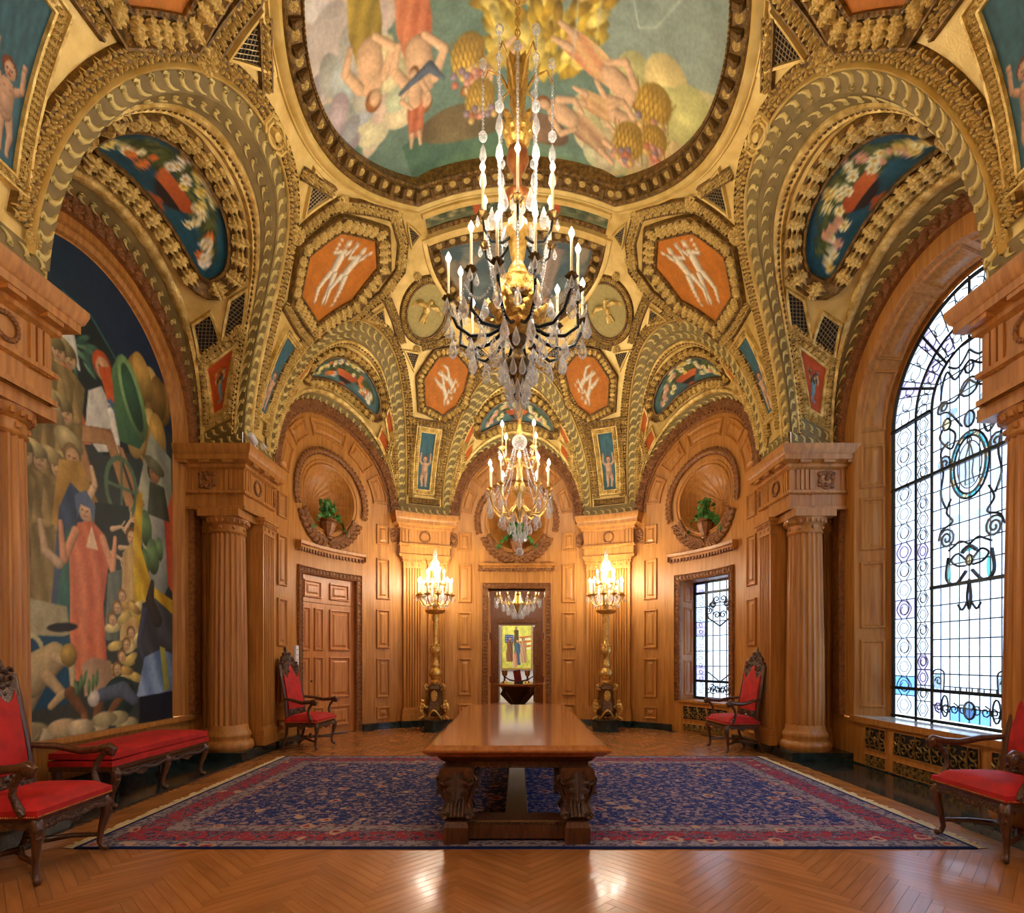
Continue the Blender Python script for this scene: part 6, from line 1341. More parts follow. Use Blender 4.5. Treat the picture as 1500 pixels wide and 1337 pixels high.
    o2 = MB(); o2.bx(-XW - 0.16, -XW - 0.11, 4.8, 7.8, 0.63, 4.6); P = [(YB + 1.5 * math.cos(t), 4.6 + 1.5 * math.sin(t)) for t in np.linspace(0, pi, 30)]; o2.prism(P, -XW - 0.16, -XW - 0.11, 0); o2.build('mural_backing', OAK, o)
    tag(o, 'tall arched painted mural of robed figures and soldiers', 'mural')
mural()

# ---------------------------------------------------------------- rug
def rug_mat():
    m = bpy.data.materials.new('woven_rug'); m.use_nodes = True; nt = m.node_tree; b = nt.nodes['Principled BSDF']; b.inputs['Roughness'].default_value = 0.9; b.inputs['Specular IOR Level'].default_value = 0.1
    N_ = nt.nodes.new; L = nt.links.new; tc = N_('ShaderNodeTexCoord'); sp = N_('ShaderNodeSeparateXYZ'); L(tc.outputs['Object'], sp.inputs[0])
    def mth(op, a, b_=None):
        n = N_('ShaderNodeMath'); n.operation = op
        for i, q in enumerate((a, b_)):
            if q is None: continue
            if isinstance(q, (int, float)): n.inputs[i].default_value = q
            else: L(q, n.inputs[i])
        return n.outputs[0]
    e = mth('MINIMUM', mth('SUBTRACT', 3.53, mth('ABSOLUTE', sp.outputs[0])), mth('SUBTRACT', 1.975, mth('ABSOLUTE', sp.outputs[1])))
    def ramp(src, stops, const=True):
        r = N_('ShaderNodeValToRGB'); r.color_ramp.interpolation = 'CONSTANT' if const else 'LINEAR'; L(src, r.inputs[0]); el = r.color_ramp.elements
        while len(el) < len(stops): el.new(0.5)
        for q, (p, c) in zip(el, stops): q.position = p; q.color = (*lin(c), 1)
        return r.outputs[0]
    basec = ramp(e, [(0.0, (18, 26, 62)), (0.035, (138, 130, 138)), (0.16, (34, 40, 74)), (0.175, (150, 52, 66)), (0.40, (40, 44, 76)), (0.415, (142, 132, 136)), (0.56, (140, 60, 70)), (0.58, (32, 50, 108))])
    motc = ramp(e, [(0.0, (18, 26, 62)), (0.035, (70, 72, 96)), (0.16, (150, 130, 120)), (0.175, (66, 56, 88)), (0.40, (150, 130, 120)), (0.415, (84, 70, 92)), (0.56, (150, 130, 120)), (0.58, (150, 124, 132))])
    def vor(scale, lo, hi, feat='F1', rnd=0.8):
        v = N_('ShaderNodeTexVoronoi'); v.feature = feat; v.inputs['Scale'].default_value = scale; v.inputs['Randomness'].default_value = rnd; L(wv, v.inputs['Vector'])
        r = N_('ShaderNodeMapRange'); L(v.outputs['Distance'], r.inputs[0]); r.inputs[1].default_value = lo; r.inputs[2].default_value = hi; r.inputs[3].default_value = 1; r.inputs[4].default_value = 0; return r.outputs[0]
    nz = N_('ShaderNodeTexNoise'); nz.inputs['Scale'].default_value = 7; L(tc.outputs['Object'], nz.inputs[0]); vm = N_('ShaderNodeVectorMath'); vm.operation = 'SCALE'; vm.inputs['Scale'].default_value = 0.16; L(nz.outputs['Color'], vm.inputs[0])
    va = N_('ShaderNodeVectorMath'); L(tc.outputs['Object'], va.inputs[0]); L(vm.outputs[0], va.inputs[1]); wv = va.outputs[0]
    def mix(f, a, c2):
        n = N_('ShaderNodeMixRGB'); L(f, n.inputs[0]); L(a, n.inputs[1])
        if isinstance(c2, tuple): n.inputs[2].default_value = (*lin(c2), 1)
        else: L(c2, n.inputs[2])
        return n.outputs[0]
    c = mix(vor(13, 0.36, 0.42), basec, motc); c = mix(vor(9, 0.03, 0.05, 'DISTANCE_TO_EDGE'), c, (96, 92, 112)); c = mix(vor(3.2, 0.19, 0.22), c, (176, 146, 128)); c = mix(vor(3.2, 0.11, 0.13), c, (150, 62, 70)); c = mix(vor(3.2, 0.05, 0.06), c, (30, 40, 90)); c = mix(vor(27, 0.16, 0.24), c, (150, 138, 140))
    edge = mth('LESS_THAN', e, 0.03); c = mix(edge, c, (16, 34, 84))
    n2 = N_('ShaderNodeTexNoise'); n2.inputs['Scale'].default_value = 120; L(tc.outputs['Object'], n2.inputs[0]); bp = N_('ShaderNodeBump'); bp.inputs['Strength'].default_value = 0.5; bp.inputs['Distance'].default_value = 0.01; L(n2.outputs[0], bp.inputs['Height']); L(bp.outputs[0], b.inputs['Normal'])
    L(c, b.inputs['Base Color']); return m
rug = thing('rug', 'large navy and red patterned rug with cream fringe under the long table', 'rug', (0.07, 6.235, 0))
mb = MB(); n = 24
mb.strip([[(-3.53 + 7.06 * i / n, y, z) for y, z in ((-1.975, 0.001), (-1.97, 0.012), (1.97, 0.012), (1.975, 0.001))] for i in range(n + 1)]); mb.build('pile', rug_mat(), rug, smooth=20)
FR = mat('fringe_cotton', (206, 192, 150), 0.9)
for sg in (-1, 1):
    mb = MB(); y = -1.96; r = random.Random(3)
    while y < 1.95: w = r.uniform(0.03, 0.05); mb.bx(sg * 3.52 if sg > 0 else -3.62 - r.uniform(-0.02, 0.02), 3.62 + r.uniform(-0.02, 0.02) if sg > 0 else -3.52, y, y + w - 0.008, 0.001, 0.007); y += w
    mb.bx(*sorted((sg * 3.52, sg * 3.56)), -1.97, 1.97, 0.001, 0.009); mb.build('fringe', FR, rug)['kind'] = 'stuff'
RZ = 0.012

# ---------------------------------------------------------------- long table
def loft(mb, secs, n=4, closed=True):
    """stack of rectangles (cx, cy, z, hx, hy)"""
    rows = [[(cx - hx, cy - hy, z), (cx + hx, cy - hy, z), (cx + hx, cy + hy, z), (cx - hx, cy + hy, z), (cx - hx, cy - hy, z)] for cx, cy, z, hx, hy in secs]
    mb.strip(rows); k = len(mb.v); mb.f.append((k - 5, k - 4, k - 3, k - 2)); mb.f.append(tuple(k - 5 * len(rows) + i for i in (3, 2, 1, 0))); return mb
tb = thing('library_table', 'long carved walnut table with glossy brown top on scroll legs', 'table', (0, 6.235, RZ))
top = loft(MB(), [(0, 0, 0.69, 0.69, 1.87), (0, 0, 0.7, 0.7, 1.88), (0, 0, 0.735, 0.75, 1.93), (0, 0, 0.75, 0.75, 1.93), (0, 0, 0.77, 0.71, 1.885), (0, 0, 0.78, 0.7, 1.875)]).build('table_top', TABLEW, tb, smooth=0)
for k in range(5):
    a = -0.7 + 0.28 * k; MB().bx(a + 0.001, a + 0.279, -1.87, 1.87, 0.779, 0.7808).build('board', TABLEW, top)
loft(MB(), [(0, 0, 0.58, 0.58, 1.76), (0, 0, 0.63, 0.585, 1.765), (0, 0, 0.645, 0.61, 1.79), (0, 0, 0.69, 0.65, 1.83)]).build('apron', WALNUT, tb, smooth=0)
for ey in (-1, 1):
    mb = MB()
    for i in range(60): mb.ball((-0.58 + 1.16 * (i + 0.5) / 60, ey * 1.765, 0.588), 0.01, 5, 3)
    mb.build('bead_edge', WALNUTC, tb)
ME_LEAFT = u_leaf().mesh('walnut_leaf', WALNUTC, 60)
for ey in (-1, 1):
    for ex in (-1, 1):
        lg = empty('scroll_leg', (ex * 0.485, ey * 1.68, 0), parent=tb)
        mb = MB(); S = [(0.17, 0.1, 0.15), (0.2, 0.115, 0.18), (0.24, 0.105, 0.15), (0.3, 0.085, 0.11), (0.38, 0.095, 0.12), (0.46, 0.12, 0.16), (0.53, 0.14, 0.2), (0.575, 0.135, 0.2), (0.6, 0.12, 0.17)]
        loft(mb, [(0, 0, z, a, b) for z, a, b in S]); mb.build('leg_body', WALNUT, lg, smooth=35)
        for sd in (-1, 1):
          mb = MB()
          for q in (-0.045, -0.015, 0.015, 0.045): mb.tube([(q, sd * (b + 0.003), z) for z, a, b in S[1:6]], [0.022, 0.017, 0.014, 0.013, 0.012], 6)
          for sx in (-1, 1):
                mb.tube([(sx * (0.1 + 0.0) + sx * 0.06 * math.cos(t) * (1 - t / 14), sd * 0.18 - sd * 0.0, 0.5 + 0.055 * math.sin(t) * (1 - t / 14)) for t in np.linspace(0, 9, 20)], 0.014, 6)
                mb.tube([(sx * (0.1 + 0.035 * math.cos(t) * (1 - t / 12)), sd * 0.17, 0.21 + 0.035 * math.sin(t) * (1 - t / 12)) for t in np.linspace(0, 8, 16)], 0.012, 6)
                mb.tube([(sx * 0.15, sd * 0.17, 0.52), (sx * 0.125, sd * 0.13, 0.4), (sx * 0.09, sd * 0.1, 0.3), (sx * 0.12, sd * 0.15, 0.22)], 0.018, 6)
          mb.build('volute', WALNUTC, lg, smooth=60)
        for sd in (-1, 1):
            link('leaf_carving', ME_LEAFT, lg, frame_mat((0, sd * 0.2, 0.57), (0, sd, 0.1), (0, 0, -1), (0.2, 0.24, 0.12)))
            for sx in (-1, 1): link('leaf_carving', ME_LEAFT, lg, frame_mat((sx * 0.135, sd * 0.06, 0.56), (sx, 0, 0), (0, 0, -1), (0.14, 0.2, 0.12)))
        loft(MB(), [(0, 0, 0, 0.1, 0.22), (0, 0, 0.13, 0.1, 0.22), (0, 0, 0.17, 0.085, 0.2)]).build('leg_block', WALNUT, lg, smooth=0)
    loft(MB(), [(0, ey * 1.68, 0.02, 0.42, 0.14), (0, ey * 1.68, 0.13, 0.42, 0.14), (0, ey * 1.68, 0.16, 0.42, 0.11)]).build('cross_rail', WALNUT, tb, smooth=0)
    mb = MB()
    for i in range(30): mb.ball((-0.38 + 0.76 * (i + 0.5) / 30, ey * 1.82, 0.145), 0.013, 5, 3)
    mb.build('bead_edge', WALNUTC, tb)
loft(MB(), [(0, 0, 0.05, 0.1, 1.6), (0, 0, 0.13, 0.1, 1.6), (0, 0, 0.14, 0.09, 1.6)]).build('long_stretcher', WALNUT, tb, smooth=0)

# ---------------------------------------------------------------- carved armchair (faces +x)
def cushion(name, parent, x0, x1, y0, y1, z0, z1, mt=None, dome_=0.04, n=10):
    mb = MB(); rows = []
    for j in range(n + 1):
        row = []
        for i in range(n + 1):
            u, v = 2 * i / n - 1, 2 * j / n - 1; k = (1 - abs(u) ** 4) * (1 - abs(v) ** 4)
            row.append((x0 + (x1 - x0) * i / n, y0 + (y1 - y0) * j / n, z1 - 0.03 + 0.03 * min(1, k * 3) + dome_ * k))
        rows.append(row)
    mb.strip(rows); ed = [rows[0][i] for i in range(n + 1)] + [rows[j][n] for j in range(1, n + 1)] + [rows[n][i] for i in range(n - 1, -1, -1)] + [rows[j][0] for j in range(n - 1, -1, -1)]
    mb.strip([ed, [(p[0], p[1], z0) for p in ed]]); mb.bx(x0, x1, y0, y1, z0, z0 + 0.001); return mb.build(name, mt or RED, parent, smooth=60)
def cabriole(name, parent, x, y, h, out, k=1.0):
    ox, oy = out; P = [(0, h), (0.035, h * 0.88), (0.03, h * 0.7), (-0.005, h * 0.4), (-0.02, h * 0.18), (0.0, h * 0.07), (0.035, 0.02), (0.05, 0.012)]; R = [0.038, 0.045, 0.038, 0.025, 0.02, 0.022, 0.028, 0.012]
    mb = MB(); mb.tube([(x + ox * a * k, y + oy * a * k, b) for a, b in P], [q * k for q in R], 8); o = mb.build(name, WALNUT, parent, smooth=60)
    mb = MB(); mb.ball((x + ox * 0.045 * k, y + oy * 0.045 * k, h * 0.86), 0.04 * k, 7, 5); mb.ball((x + ox * 0.05 * k, y + oy * 0.05 * k, h * 0.72), 0.028 * k, 6, 4); mb.build('knee_carving', WALNUTC, o, smooth=60); return o
def make_chair():
    t = empty('armchair'); W = 0.34
    cushion('seat', t, -0.3, 0.34, -W - 0.02, W + 0.02, 0.44, 0.52, dome_=0.05)
    mb = MB(); mb.bx(-0.3, 0.33, -W, W, 0.40, 0.445); mb.build('seat_frame', WALNUT, t)
    mb = MB()
    for sd in (-1, 1):
        mb.prism([(0.3, 0.41), (-0.28, 0.41), (-0.2, 0.36), (-0.05, 0.38), (0.02, 0.33), (0.1, 0.38), (0.24, 0.36)], sd * W - 0.012, sd * W + 0.012, 1)
    mb.prism([(-W, 0.41), (W, 0.41), (0.28, 0.36), (0.12, 0.38), (0, 0.32), (-0.12, 0.38), (-0.28, 0.36)], 0.31, 0.335, 0)
    for i in range(20): a = -0.28 + 0.56 * i / 19; mb.ball((0.335, a, 0.385 - 0.02 * abs(math.cos(a * 10))), 0.02, 6, 4)
    mb.build('carved_apron', WALNUTC, t)
    mb = MB()
    for i in range(46): mb.ball((0.345, -0.35 + 0.7 * i / 45, 0.45), 0.006, 5, 3)
    for sd in (-1, 1):
        for i in range(36): mb.ball((-0.28 + 0.6 * i / 35, sd * 0.362, 0.45), 0.006, 5, 3)
    mb.build('nail_trim', BRASS, t)
    for sd in (-1, 1):
        cabriole('leg', t, 0.29, sd * 0.31, 0.42, (0.8, sd * 0.55)); mb = MB(); mb.tube([(-0.28, sd * 0.29, 0.44), (-0.3, sd * 0.29, 0.25), (-0.36, sd * 0.29, 0.08), (-0.42, sd * 0.3, 0.0)], [0.03, 0.026, 0.026, 0.03], 8); mb.build('leg', WALNUT, t, smooth=60)
        mb = MB(); mb.tube([(-0.28, sd * 0.29, 0.42), (-0.33, sd * 0.29, 0.8), (-0.45, sd * 0.28, 1.36)], [0.032, 0.03, 0.028], 8); mb.build('back_post', WALNUT, t, smooth=60)
        ar = MB(); ar.tube([(-0.33, sd * 0.3, 0.82), (-0.15, sd * 0.36, 0.8), (0.05, sd * 0.38, 0.76), (0.2, sd * 0.385, 0.77), (0.3, sd * 0.385, 0.79), (0.34, sd * 0.385, 0.765), (0.325, sd * 0.385, 0.73), (0.285, sd * 0.385, 0.735)], [0.022, 0.027, 0.03, 0.03, 0.033, 0.03, 0.024, 0.018], 8); ar.ball((0.31, sd * 0.385, 0.76), 0.045, 8, 6, (1, 0.8, 1)); ar = ar.build('arm', WALNUT, t, smooth=60)
        mb = MB(); mb.tube([(0.27, sd * 0.383, 0.76), (0.2, sd * 0.38, 0.68), (0.17, sd * 0.37, 0.6), (0.2, sd * 0.36, 0.52), (0.24, sd * 0.355, 0.46)], [0.026, 0.024, 0.022, 0.027, 0.03], 8); mb.build('arm_support', WALNUTC, ar, smooth=60)
        mb = MB(); mb.tube([(0.27, sd * 0.3, 0.13), (0.1, sd * 0.22, 0.15), (-0.02, sd * 0.1, 0.16), (-0.12, sd * 0.18, 0.15), (-0.36, sd * 0.29, 0.13)], [0.017, 0.02, 0.026, 0.02, 0.017], 7); mb.build('stretcher', WALNUT, t, smooth=60)
    mb = MB(); mb.tube([(-0.02, -0.12, 0.16), (0.0, 0, 0.17), (-0.02, 0.12, 0.16)], [0.02, 0.03, 0.02], 7); mb.ball((0, 0, 0.2), 0.03, 7, 5); mb.build('stretcher', WALNUTC, t, smooth=60)
    lean = lambda z: -0.28 - 0.145 * max(0, (z - 0.44) / 0.81) ** 1.3
    rows = []; n = 12                                        # upholstered back
    for j in range(n + 1):
        v = j / n; row = []
        for i in range(n + 1):
            u = 2 * i / n - 1; zt = 1.26 + 0.1 * math.cos(u * pi * 1.5) - 0.02 * abs(u); z = 0.64 + (zt - 0.64) * v; row.append((lean(z) + 0.03 + 0.03 * (1 - u ** 4) * (1 - (2 * v - 1) ** 4), u * 0.245, z))
        rows.append(row)
    mb = MB(); mb.strip(rows); mb.strip([[(p[0] - 0.07, p[1], p[2]) for p in r_] for r_ in rows]); ed = rows[0] + [r_[-1] for r_ in rows[1:]] + rows[-1][::-1][1:] + [r_[0] for r_ in rows[::-1]][1:]; mb.strip([ed, [(p[0] - 0.07, p[1], p[2]) for p in ed]]); mb.build('backrest', RED, t, smooth=60)
    def carved(name, outl, x0, th, seed, zc, pts):
        mb = MB(); mb.prism(outl, -th / 2, th / 2, 0); mb.v = [(p[0] + x0(p[2]), p[1], p[2]) for p in mb.v]; r = random.Random(seed)
        for y, z in pts:
            for s_ in (-1, 1): mb.tube([(x0(z) + th / 2 + 0.008, s_ * (y + 0.035 * math.cos(q) * (1 - q / 9)), z + 0.035 * math.sin(q) * (1 - q / 9)) for q in np.linspace(0, 6, 12)], 0.012, 5)
        for k in range(34): y = r.uniform(-0.2, 0.2); z = r.uniform(zc[0], zc[1]) - abs(y) * zc[2]; mb.ball((x0(z) + th / 2, y, z), r.uniform(0.014, 0.028), 5, 4)
        mb.build(name, WALNUTC, t, smooth=60)
    cr = []
    for u in np.linspace(-1, 1, 33): cr.append((u * 0.29, 1.32 + 0.26 * (1 - abs(u) ** 1.6) + 0.022 * math.cos(u * 22) + (0.05 * max(0, 1 - abs(u) * 7))))
    bt = [(u * 0.28, 1.22 + 0.09 * math.cos(u * pi * 1.5)) for u in np.linspace(1, -1, 17)]
    carved('crest_rail', cr + bt, lean, 0.05, 3, (1.3, 1.55, 0.7), [(0.2, 1.32), (0.12, 1.43), (0.05, 1.53), (0.22, 1.38)])
    carved('lower_back_rail', [(-0.27, 0.52), (-0.15, 0.5), (0, 0.47), (0.15, 0.5), (0.27, 0.52), (0.26, 0.64), (0.13, 0.68), (0, 0.66), (-0.13, 0.68), (-0.26, 0.64)], lean, 0.045, 5, (0.52, 0.64, 0), [(0.12, 0.58), (0.2, 0.58)])
    return t
chair0 = make_chair(); G = 'carved armchairs with red velvet'
tag(chair0, 'carved high-back armchair in red velvet beside the bench under the mural', 'armchair', G)
chair0.location = (-3.42, 3.88, 0.01); chair0.rotation_euler.z = 0.06; chair0.scale = (0.85, 1, 1)
for lb, x, y, rz, z in (('carved high-back armchair in red velvet by the tall arched window', 3.76, 4.22, pi - 0.02, RZ + 0.011), ('carved high-back red armchair beside the closed double door', -3.42, 9.05, -0.1, 0.01), ('carved high-back red armchair beside the rectangular window', 3.48, 8.8, pi + 0.1, 0.01)):
    o = copy_tree(chair0); o['label'] = lb; o.location = (x, y, z); o.rotation_euler.z = rz

# ---------------------------------------------------------------- bench
bn = thing('bench', 'long carved bench with a thick red velvet cushion below the mural', 'bench', (-4.28, 6.17, 0.004))
cushion('cushion', bn, -0.3, 0.32, -0.83, 0.83, 0.49, 0.58, dome_=0.015); cushion('upholstered_seat', bn, -0.3, 0.33, -0.84, 0.84, 0.42, 0.5, dome_=0.0)
mb = MB(); mb.bx(-0.3, 0.325, -0.83, 0.83, 0.37, 0.425); mb.build('seat_frame', WALNUT, bn)
mb = MB()
for k in range(2):
    y0 = -0.8 + 0.8 * k; mb.prism([(y0, 0.38), (y0 + 0.8, 0.38), (y0 + 0.74, 0.31), (y0 + 0.6, 0.35), (y0 + 0.5, 0.3), (y0 + 0.4, 0.26), (y0 + 0.3, 0.3), (y0 + 0.2, 0.35), (y0 + 0.06, 0.31)], 0.3, 0.325, 0)
    for i in range(24): a = y0 + 0.05 + 0.7 * i / 23; mb.ball((0.328, a, 0.345 - 0.03 * abs(math.sin((a - y0) * 8))), 0.02, 6, 4)
mb.build('carved_apron', WALNUTC, bn)
for y in (-0.76, 0.02, 0.76):
    cabriole('leg', bn, 0.28, y, 0.39, (0.9, 0.15 if y > 0 else -0.15 if y < -0.1 else 0), 1.1); cabriole('leg', bn, -0.26, y, 0.39, (-0.6, 0.0))
# ---------------------------------------------------------------- lamps: shared pieces
def u_drop():
    mb = MB(); mb.lathe([(0.0, 0.0), (0.1, 0.04), (0.2, 0.2), (0.22, 0.32), (0.16, 0.55), (0.06, 0.85), (0.03, 0.92), (0.05, 0.96), (0.0, 1.0)], 7); mb.v = [(x, y * 0.75, z - 1) for x, y, z in mb.v]; return mb
ME_DROP = u_drop().mesh('crystal_drop', CRYSTAL, 25)
ME_BULB = MB().lathe([(0.0, 0), (0.011, 0.004), (0.02, 0.025), (0.018, 0.04), (0.008, 0.06), (0.0, 0.075)], 8).mesh('bulb', BULB, 60)
ME_ROSB = u_rosette().mesh('gilt_rosette', BRASS, 60); ME_LEAFB = u_leaf().mesh('gilt_leaf', BRASS, 60)
WARM = (1.0, 0.86, 0.66)
def bulb_light(parent, loc, watt, size=0.04):
    l = bpy.data.lights.new('bulb_light', 'POINT'); l.energy = watt; l.color = WARM; l.shadow_soft_size = size
    o = bpy.data.objects.new('bulb_light', l); C.objects.link(o); o.parent = parent; o.location = loc
def beads(mb, pts, r=0.011, step=0.026):
    P = [Vector(p) for p in pts]; L = 0; nxt = 0
    for i in range(len(P) - 1):
        d = (P[i + 1] - P[i]).length
        while nxt <= L + d: mb.ball(P[i].lerp(P[i + 1], (nxt - L) / max(d, 1e-6)), r, 5, 4); nxt += step
        L += d
def drop(parent, p, h):
    h *= 0.85
    return link('crystal_drop', ME_DROP, parent, Matrix.Translation(p) @ Matrix.Diagonal((h, h, h, 1)))
def swag(a, b, sag, n=9):
    a, b = Vector(a), Vector(b); return [a.lerp(b, i / (n - 1)) + Vector((0, 0, -sag * 4 * (i / (n - 1)) * (1 - i / (n - 1)))) for i in range(n)]
def arm(parent, ang, pts, cupz, ch, rad, mt, lit=None, drops=1, dsz=0.16, tube=0.014):
    """one branch: bent tube, drip cup, candle and bulb"""
    c, s = math.cos(ang), math.sin(ang); R = lambda r, z: (r * c, r * s, z)
    mb = MB(); mb.tube([R(*p) for p in pts], [tube * (1.3 - 0.5 * i / len(pts)) for i in range(len(pts))], 6); a = mb.build('arm', mt, parent, smooth=60); e = pts[-1][0]
    mb = MB(); mb.lathe([(0.0, cupz - 0.05), (0.018, cupz - 0.045), (0.02, cupz - 0.02), (0.055, cupz), (0.07, cupz + 0.018), (0.05, cupz + 0.012), (0.022, cupz + 0.015), (0.025, cupz + 0.06), (0.0, cupz + 0.06)], 12, R(e, 0), rf=lambda q, z: 1 + 0.12 * math.cos(q * 6) if abs(z - cupz) < 0.03 else 1); mb.build('drip_cup', BRASS if mt is BRASS else BRONZE, a, smooth=50)
    MB().lathe([(0.0, cupz + 0.05), (0.0155, cupz + 0.05), (0.0155, cupz + ch), (0.0, cupz + ch)], 8, R(e, 0)).build('candle', CANDLE, a, smooth=50)
    link('bulb', ME_BULB, a, Matrix.Translation(R(e, cupz + ch)) @ Matrix.Scale(rad, 4))
    for k in range(drops): q = 2 * pi * k / max(1, drops) + 0.4; drop(a, (e * c + 0.06 * math.cos(q), e * s + 0.06 * math.sin(q), cupz - 0.005), dsz)
    if lit: bulb_light(a, R(e, cupz + ch + 0.04), lit)
    return a

# ---------------------------------------------------------------- large chandelier (local z 0 = lowest crystal)
def big_chandelier():
    Z0 = 4.2; zc = 9.2 - Z0
    t = thing('chandelier', 'large bronze and gilt chandelier hung with crystal over the long table', 'chandelier', (0.01, YB, Z0)); z = lambda w: w - Z0
    MB().lathe([(0.0, zc + 0.02), (0.16, zc + 0.0), (0.13, zc - 0.05), (0.05, zc - 0.1), (0.0, zc - 0.12)], 20).build('ceiling_rose', BRASS, t)
    mb = MB(); k = 0; q = zc - 0.1
    while q > z(8.42):
        p = [(0.028 * math.cos(a), 0, q - 0.03 + 0.045 * math.sin(a)) for a in np.linspace(0, 2 * pi, 10, endpoint=False)]
        if k % 2: p = [(0, x, zz) for x, _, zz in p]
        mb.tube(p, 0.009, 5, True); q -= 0.062; k += 1
    mb.build('chain', BRASS, t)
    prof = [(0.0, 4.44), (0.03, 4.46), (0.05, 4.52), (0.035, 4.58), (0.06, 4.64), (0.1, 4.76), (0.13, 4.83), (0.14, 4.9), (0.08, 4.97), (0.06, 5.05), (0.09, 5.12), (0.11, 5.18)]
    MB().lathe([(r, z(w)) for r, w in prof], 20).build('lower_bowl', BRONZE, t, smooth=50)
    MB().lathe([(r, z(w)) for r, w in [(0.11, 5.18), (0.2, 5.24), (0.23, 5.3), (0.2, 5.36), (0.12, 5.4)]], 20, rf=lambda a, w: 1 + 0.06 * math.cos(a * 8)).build('hub', BRASS, t, smooth=50)
    MB().lathe([(r, z(w)) for r, w in [(0.0, 5.38), (0.13, 5.4), (0.14, 5.62), (0.16, 5.64), (0.0, 5.65)]], 16).build('lantern_core', BRONZE, t)
    MB().lathe([(r, z(w)) for r, w in [(0.2, 5.36), (0.24, 5.38), (0.24, 5.41), (0.2, 5.43)]], 24).build('lantern_ring', BRASS, t)
    for k in range(8):
        a = k * pi / 4; MB().tube([(0.21 * math.cos(a), 0.21 * math.sin(a), z(w)) for w in (5.4, 5.5, 5.64)], [0.02, 0.014, 0.018], 7).build('lantern_column', BRASS, t)
    mb = MB(); mb.lathe([(r, z(w)) for r, w in [(0.19, 5.6), (0.24, 5.61), (0.255, 5.66), (0.245, 5.74), (0.26, 5.77), (0.2, 5.82), (0.1, 5.84), (0.0, 5.85)]], 32)
    for k in range(16): a = k * pi / 8; mb.ball((0.25 * math.cos(a), 0.25 * math.sin(a), z(5.6)), 0.035, 6, 4, (1, 1, 1.2))
    mb.build('lantern_canopy', BRASS, t)
    for k in range(8): a = k * pi / 4 + 0.39; link('gilt_rosette', ME_ROSB, t, frame_mat((0.25 * math.cos(a), 0.25 * math.sin(a), z(5.7)), (math.cos(a), math.sin(a), 0), (0, 0, 1), (0.09, 0.09, 0.08)))
    MB().lathe([(r, z(w)) for r, w in [(0.08, 5.84), (0.12, 5.9), (0.1, 5.98), (0.06, 6.04), (0.075, 6.1), (0.1, 6.25), (0.13, 6.4), (0.12, 6.5), (0.07, 6.56), (0.05, 6.62), (0.09, 6.68), (0.05, 6.75)]], 20, rf=lambda a, w: 1 + 0.05 * math.cos(a * 8)).build('stem_baluster', BRASS, t, smooth=50)
    MB().lathe([(r, z(w)) for r, w in [(0.05, 6.7), (0.14, 6.74), (0.17, 6.8), (0.1, 6.84), (0.05, 6.9), (0.045, 7.05), (0.09, 7.12), (0.13, 7.22), (0.12, 7.32), (0.05, 7.4), (0.04, 7.5)]], 18).build('stem_vase', mat('copper_bronze', (124, 70, 34), 0.3, 0.8, col2=(176, 110, 60)), t, smooth=50)
    for k in range(8):
        a = k * pi / 4; link('gilt_leaf', ME_LEAFB, t, frame_mat((0.04 * math.cos(a), 0.04 * math.sin(a), z(7.32)), (math.cos(a), math.sin(a), -0.3), (0.5 * math.cos(a), 0.5 * math.sin(a), 1), (0.16, 0.4, 0.2)))
        link('gilt_leaf', ME_LEAFB, t, frame_mat((0.05 * math.cos(a), 0.05 * math.sin(a), z(6.62)), (math.cos(a), math.sin(a), 0.2), (0.6 * math.cos(a), 0.6 * math.sin(a), 0.8), (0.18, 0.26, 0.2)))
        link('gilt_leaf', ME_LEAFB, t, frame_mat((0.06 * math.cos(a), 0.06 * math.sin(a), z(7.9)), (math.cos(a), math.sin(a), 0), (0.15 * math.cos(a), 0.15 * math.sin(a), 1), (0.15, 0.5, 0.2)))
        link('gilt_leaf', ME_LEAFB, t, frame_mat((0.12 * math.cos(a + 0.4), 0.12 * math.sin(a + 0.4), z(5.3)), (math.cos(a), math.sin(a), -1), (math.cos(a + 0.4), math.sin(a + 0.4), 0.25), (0.2, 0.34, 0.2)))
    MB().lathe([(r, z(w)) for r, w in [(0.04, 7.5), (0.05, 7.7), (0.09, 7.85), (0.07, 8.1), (0.09, 8.25), (0.05, 8.38), (0.0, 8.44)]], 14).build('crown_stem', BRASS, t, smooth=50)
    n = 12
    for k in range(n):
        a = (k + 0.5) * 2 * pi / n; hi = k % 2
        arm(t, a, [(0.16, z(5.28)), (0.34, z(5.16)), (0.55, z(5.12)), (0.7, z(5.2)), (0.79 - 0.1 * hi, z(5.38 + 0.06 * hi)), (0.8 - 0.1 * hi, z(5.46 + 0.12 * hi))], z(5.48 + 0.12 * hi), 0.42, 1.6, BLACKM, 24, 3, 0.17, 0.018)
        mb = MB(); p = (0.8 * math.cos(a), 0.8 * math.sin(a), z(5.42)); b = a + 2 * pi / n
        beads(mb, swag(p, (0.8 * math.cos(b), 0.8 * math.sin(b), z(5.42)), 0.22), 0.014, 0.034); mb.build('bead_chain', CRYSTAL, t); mb = MB(); beads(mb, swag((0.72 * math.cos(a), 0.72 * math.sin(a), z(5.3)), (0.2 * math.cos(a), 0.2 * math.sin(a), z(4.95)), 0.16), 0.014, 0.034); mb.build('bead_chain', CRYSTAL, t)
        drop(t, (0.55 * math.cos(a), 0.55 * math.sin(a), z(5.1)), 0.3); drop(t, (0.8 * math.cos(a), 0.8 * math.sin(a), z(5.3)), 0.3)
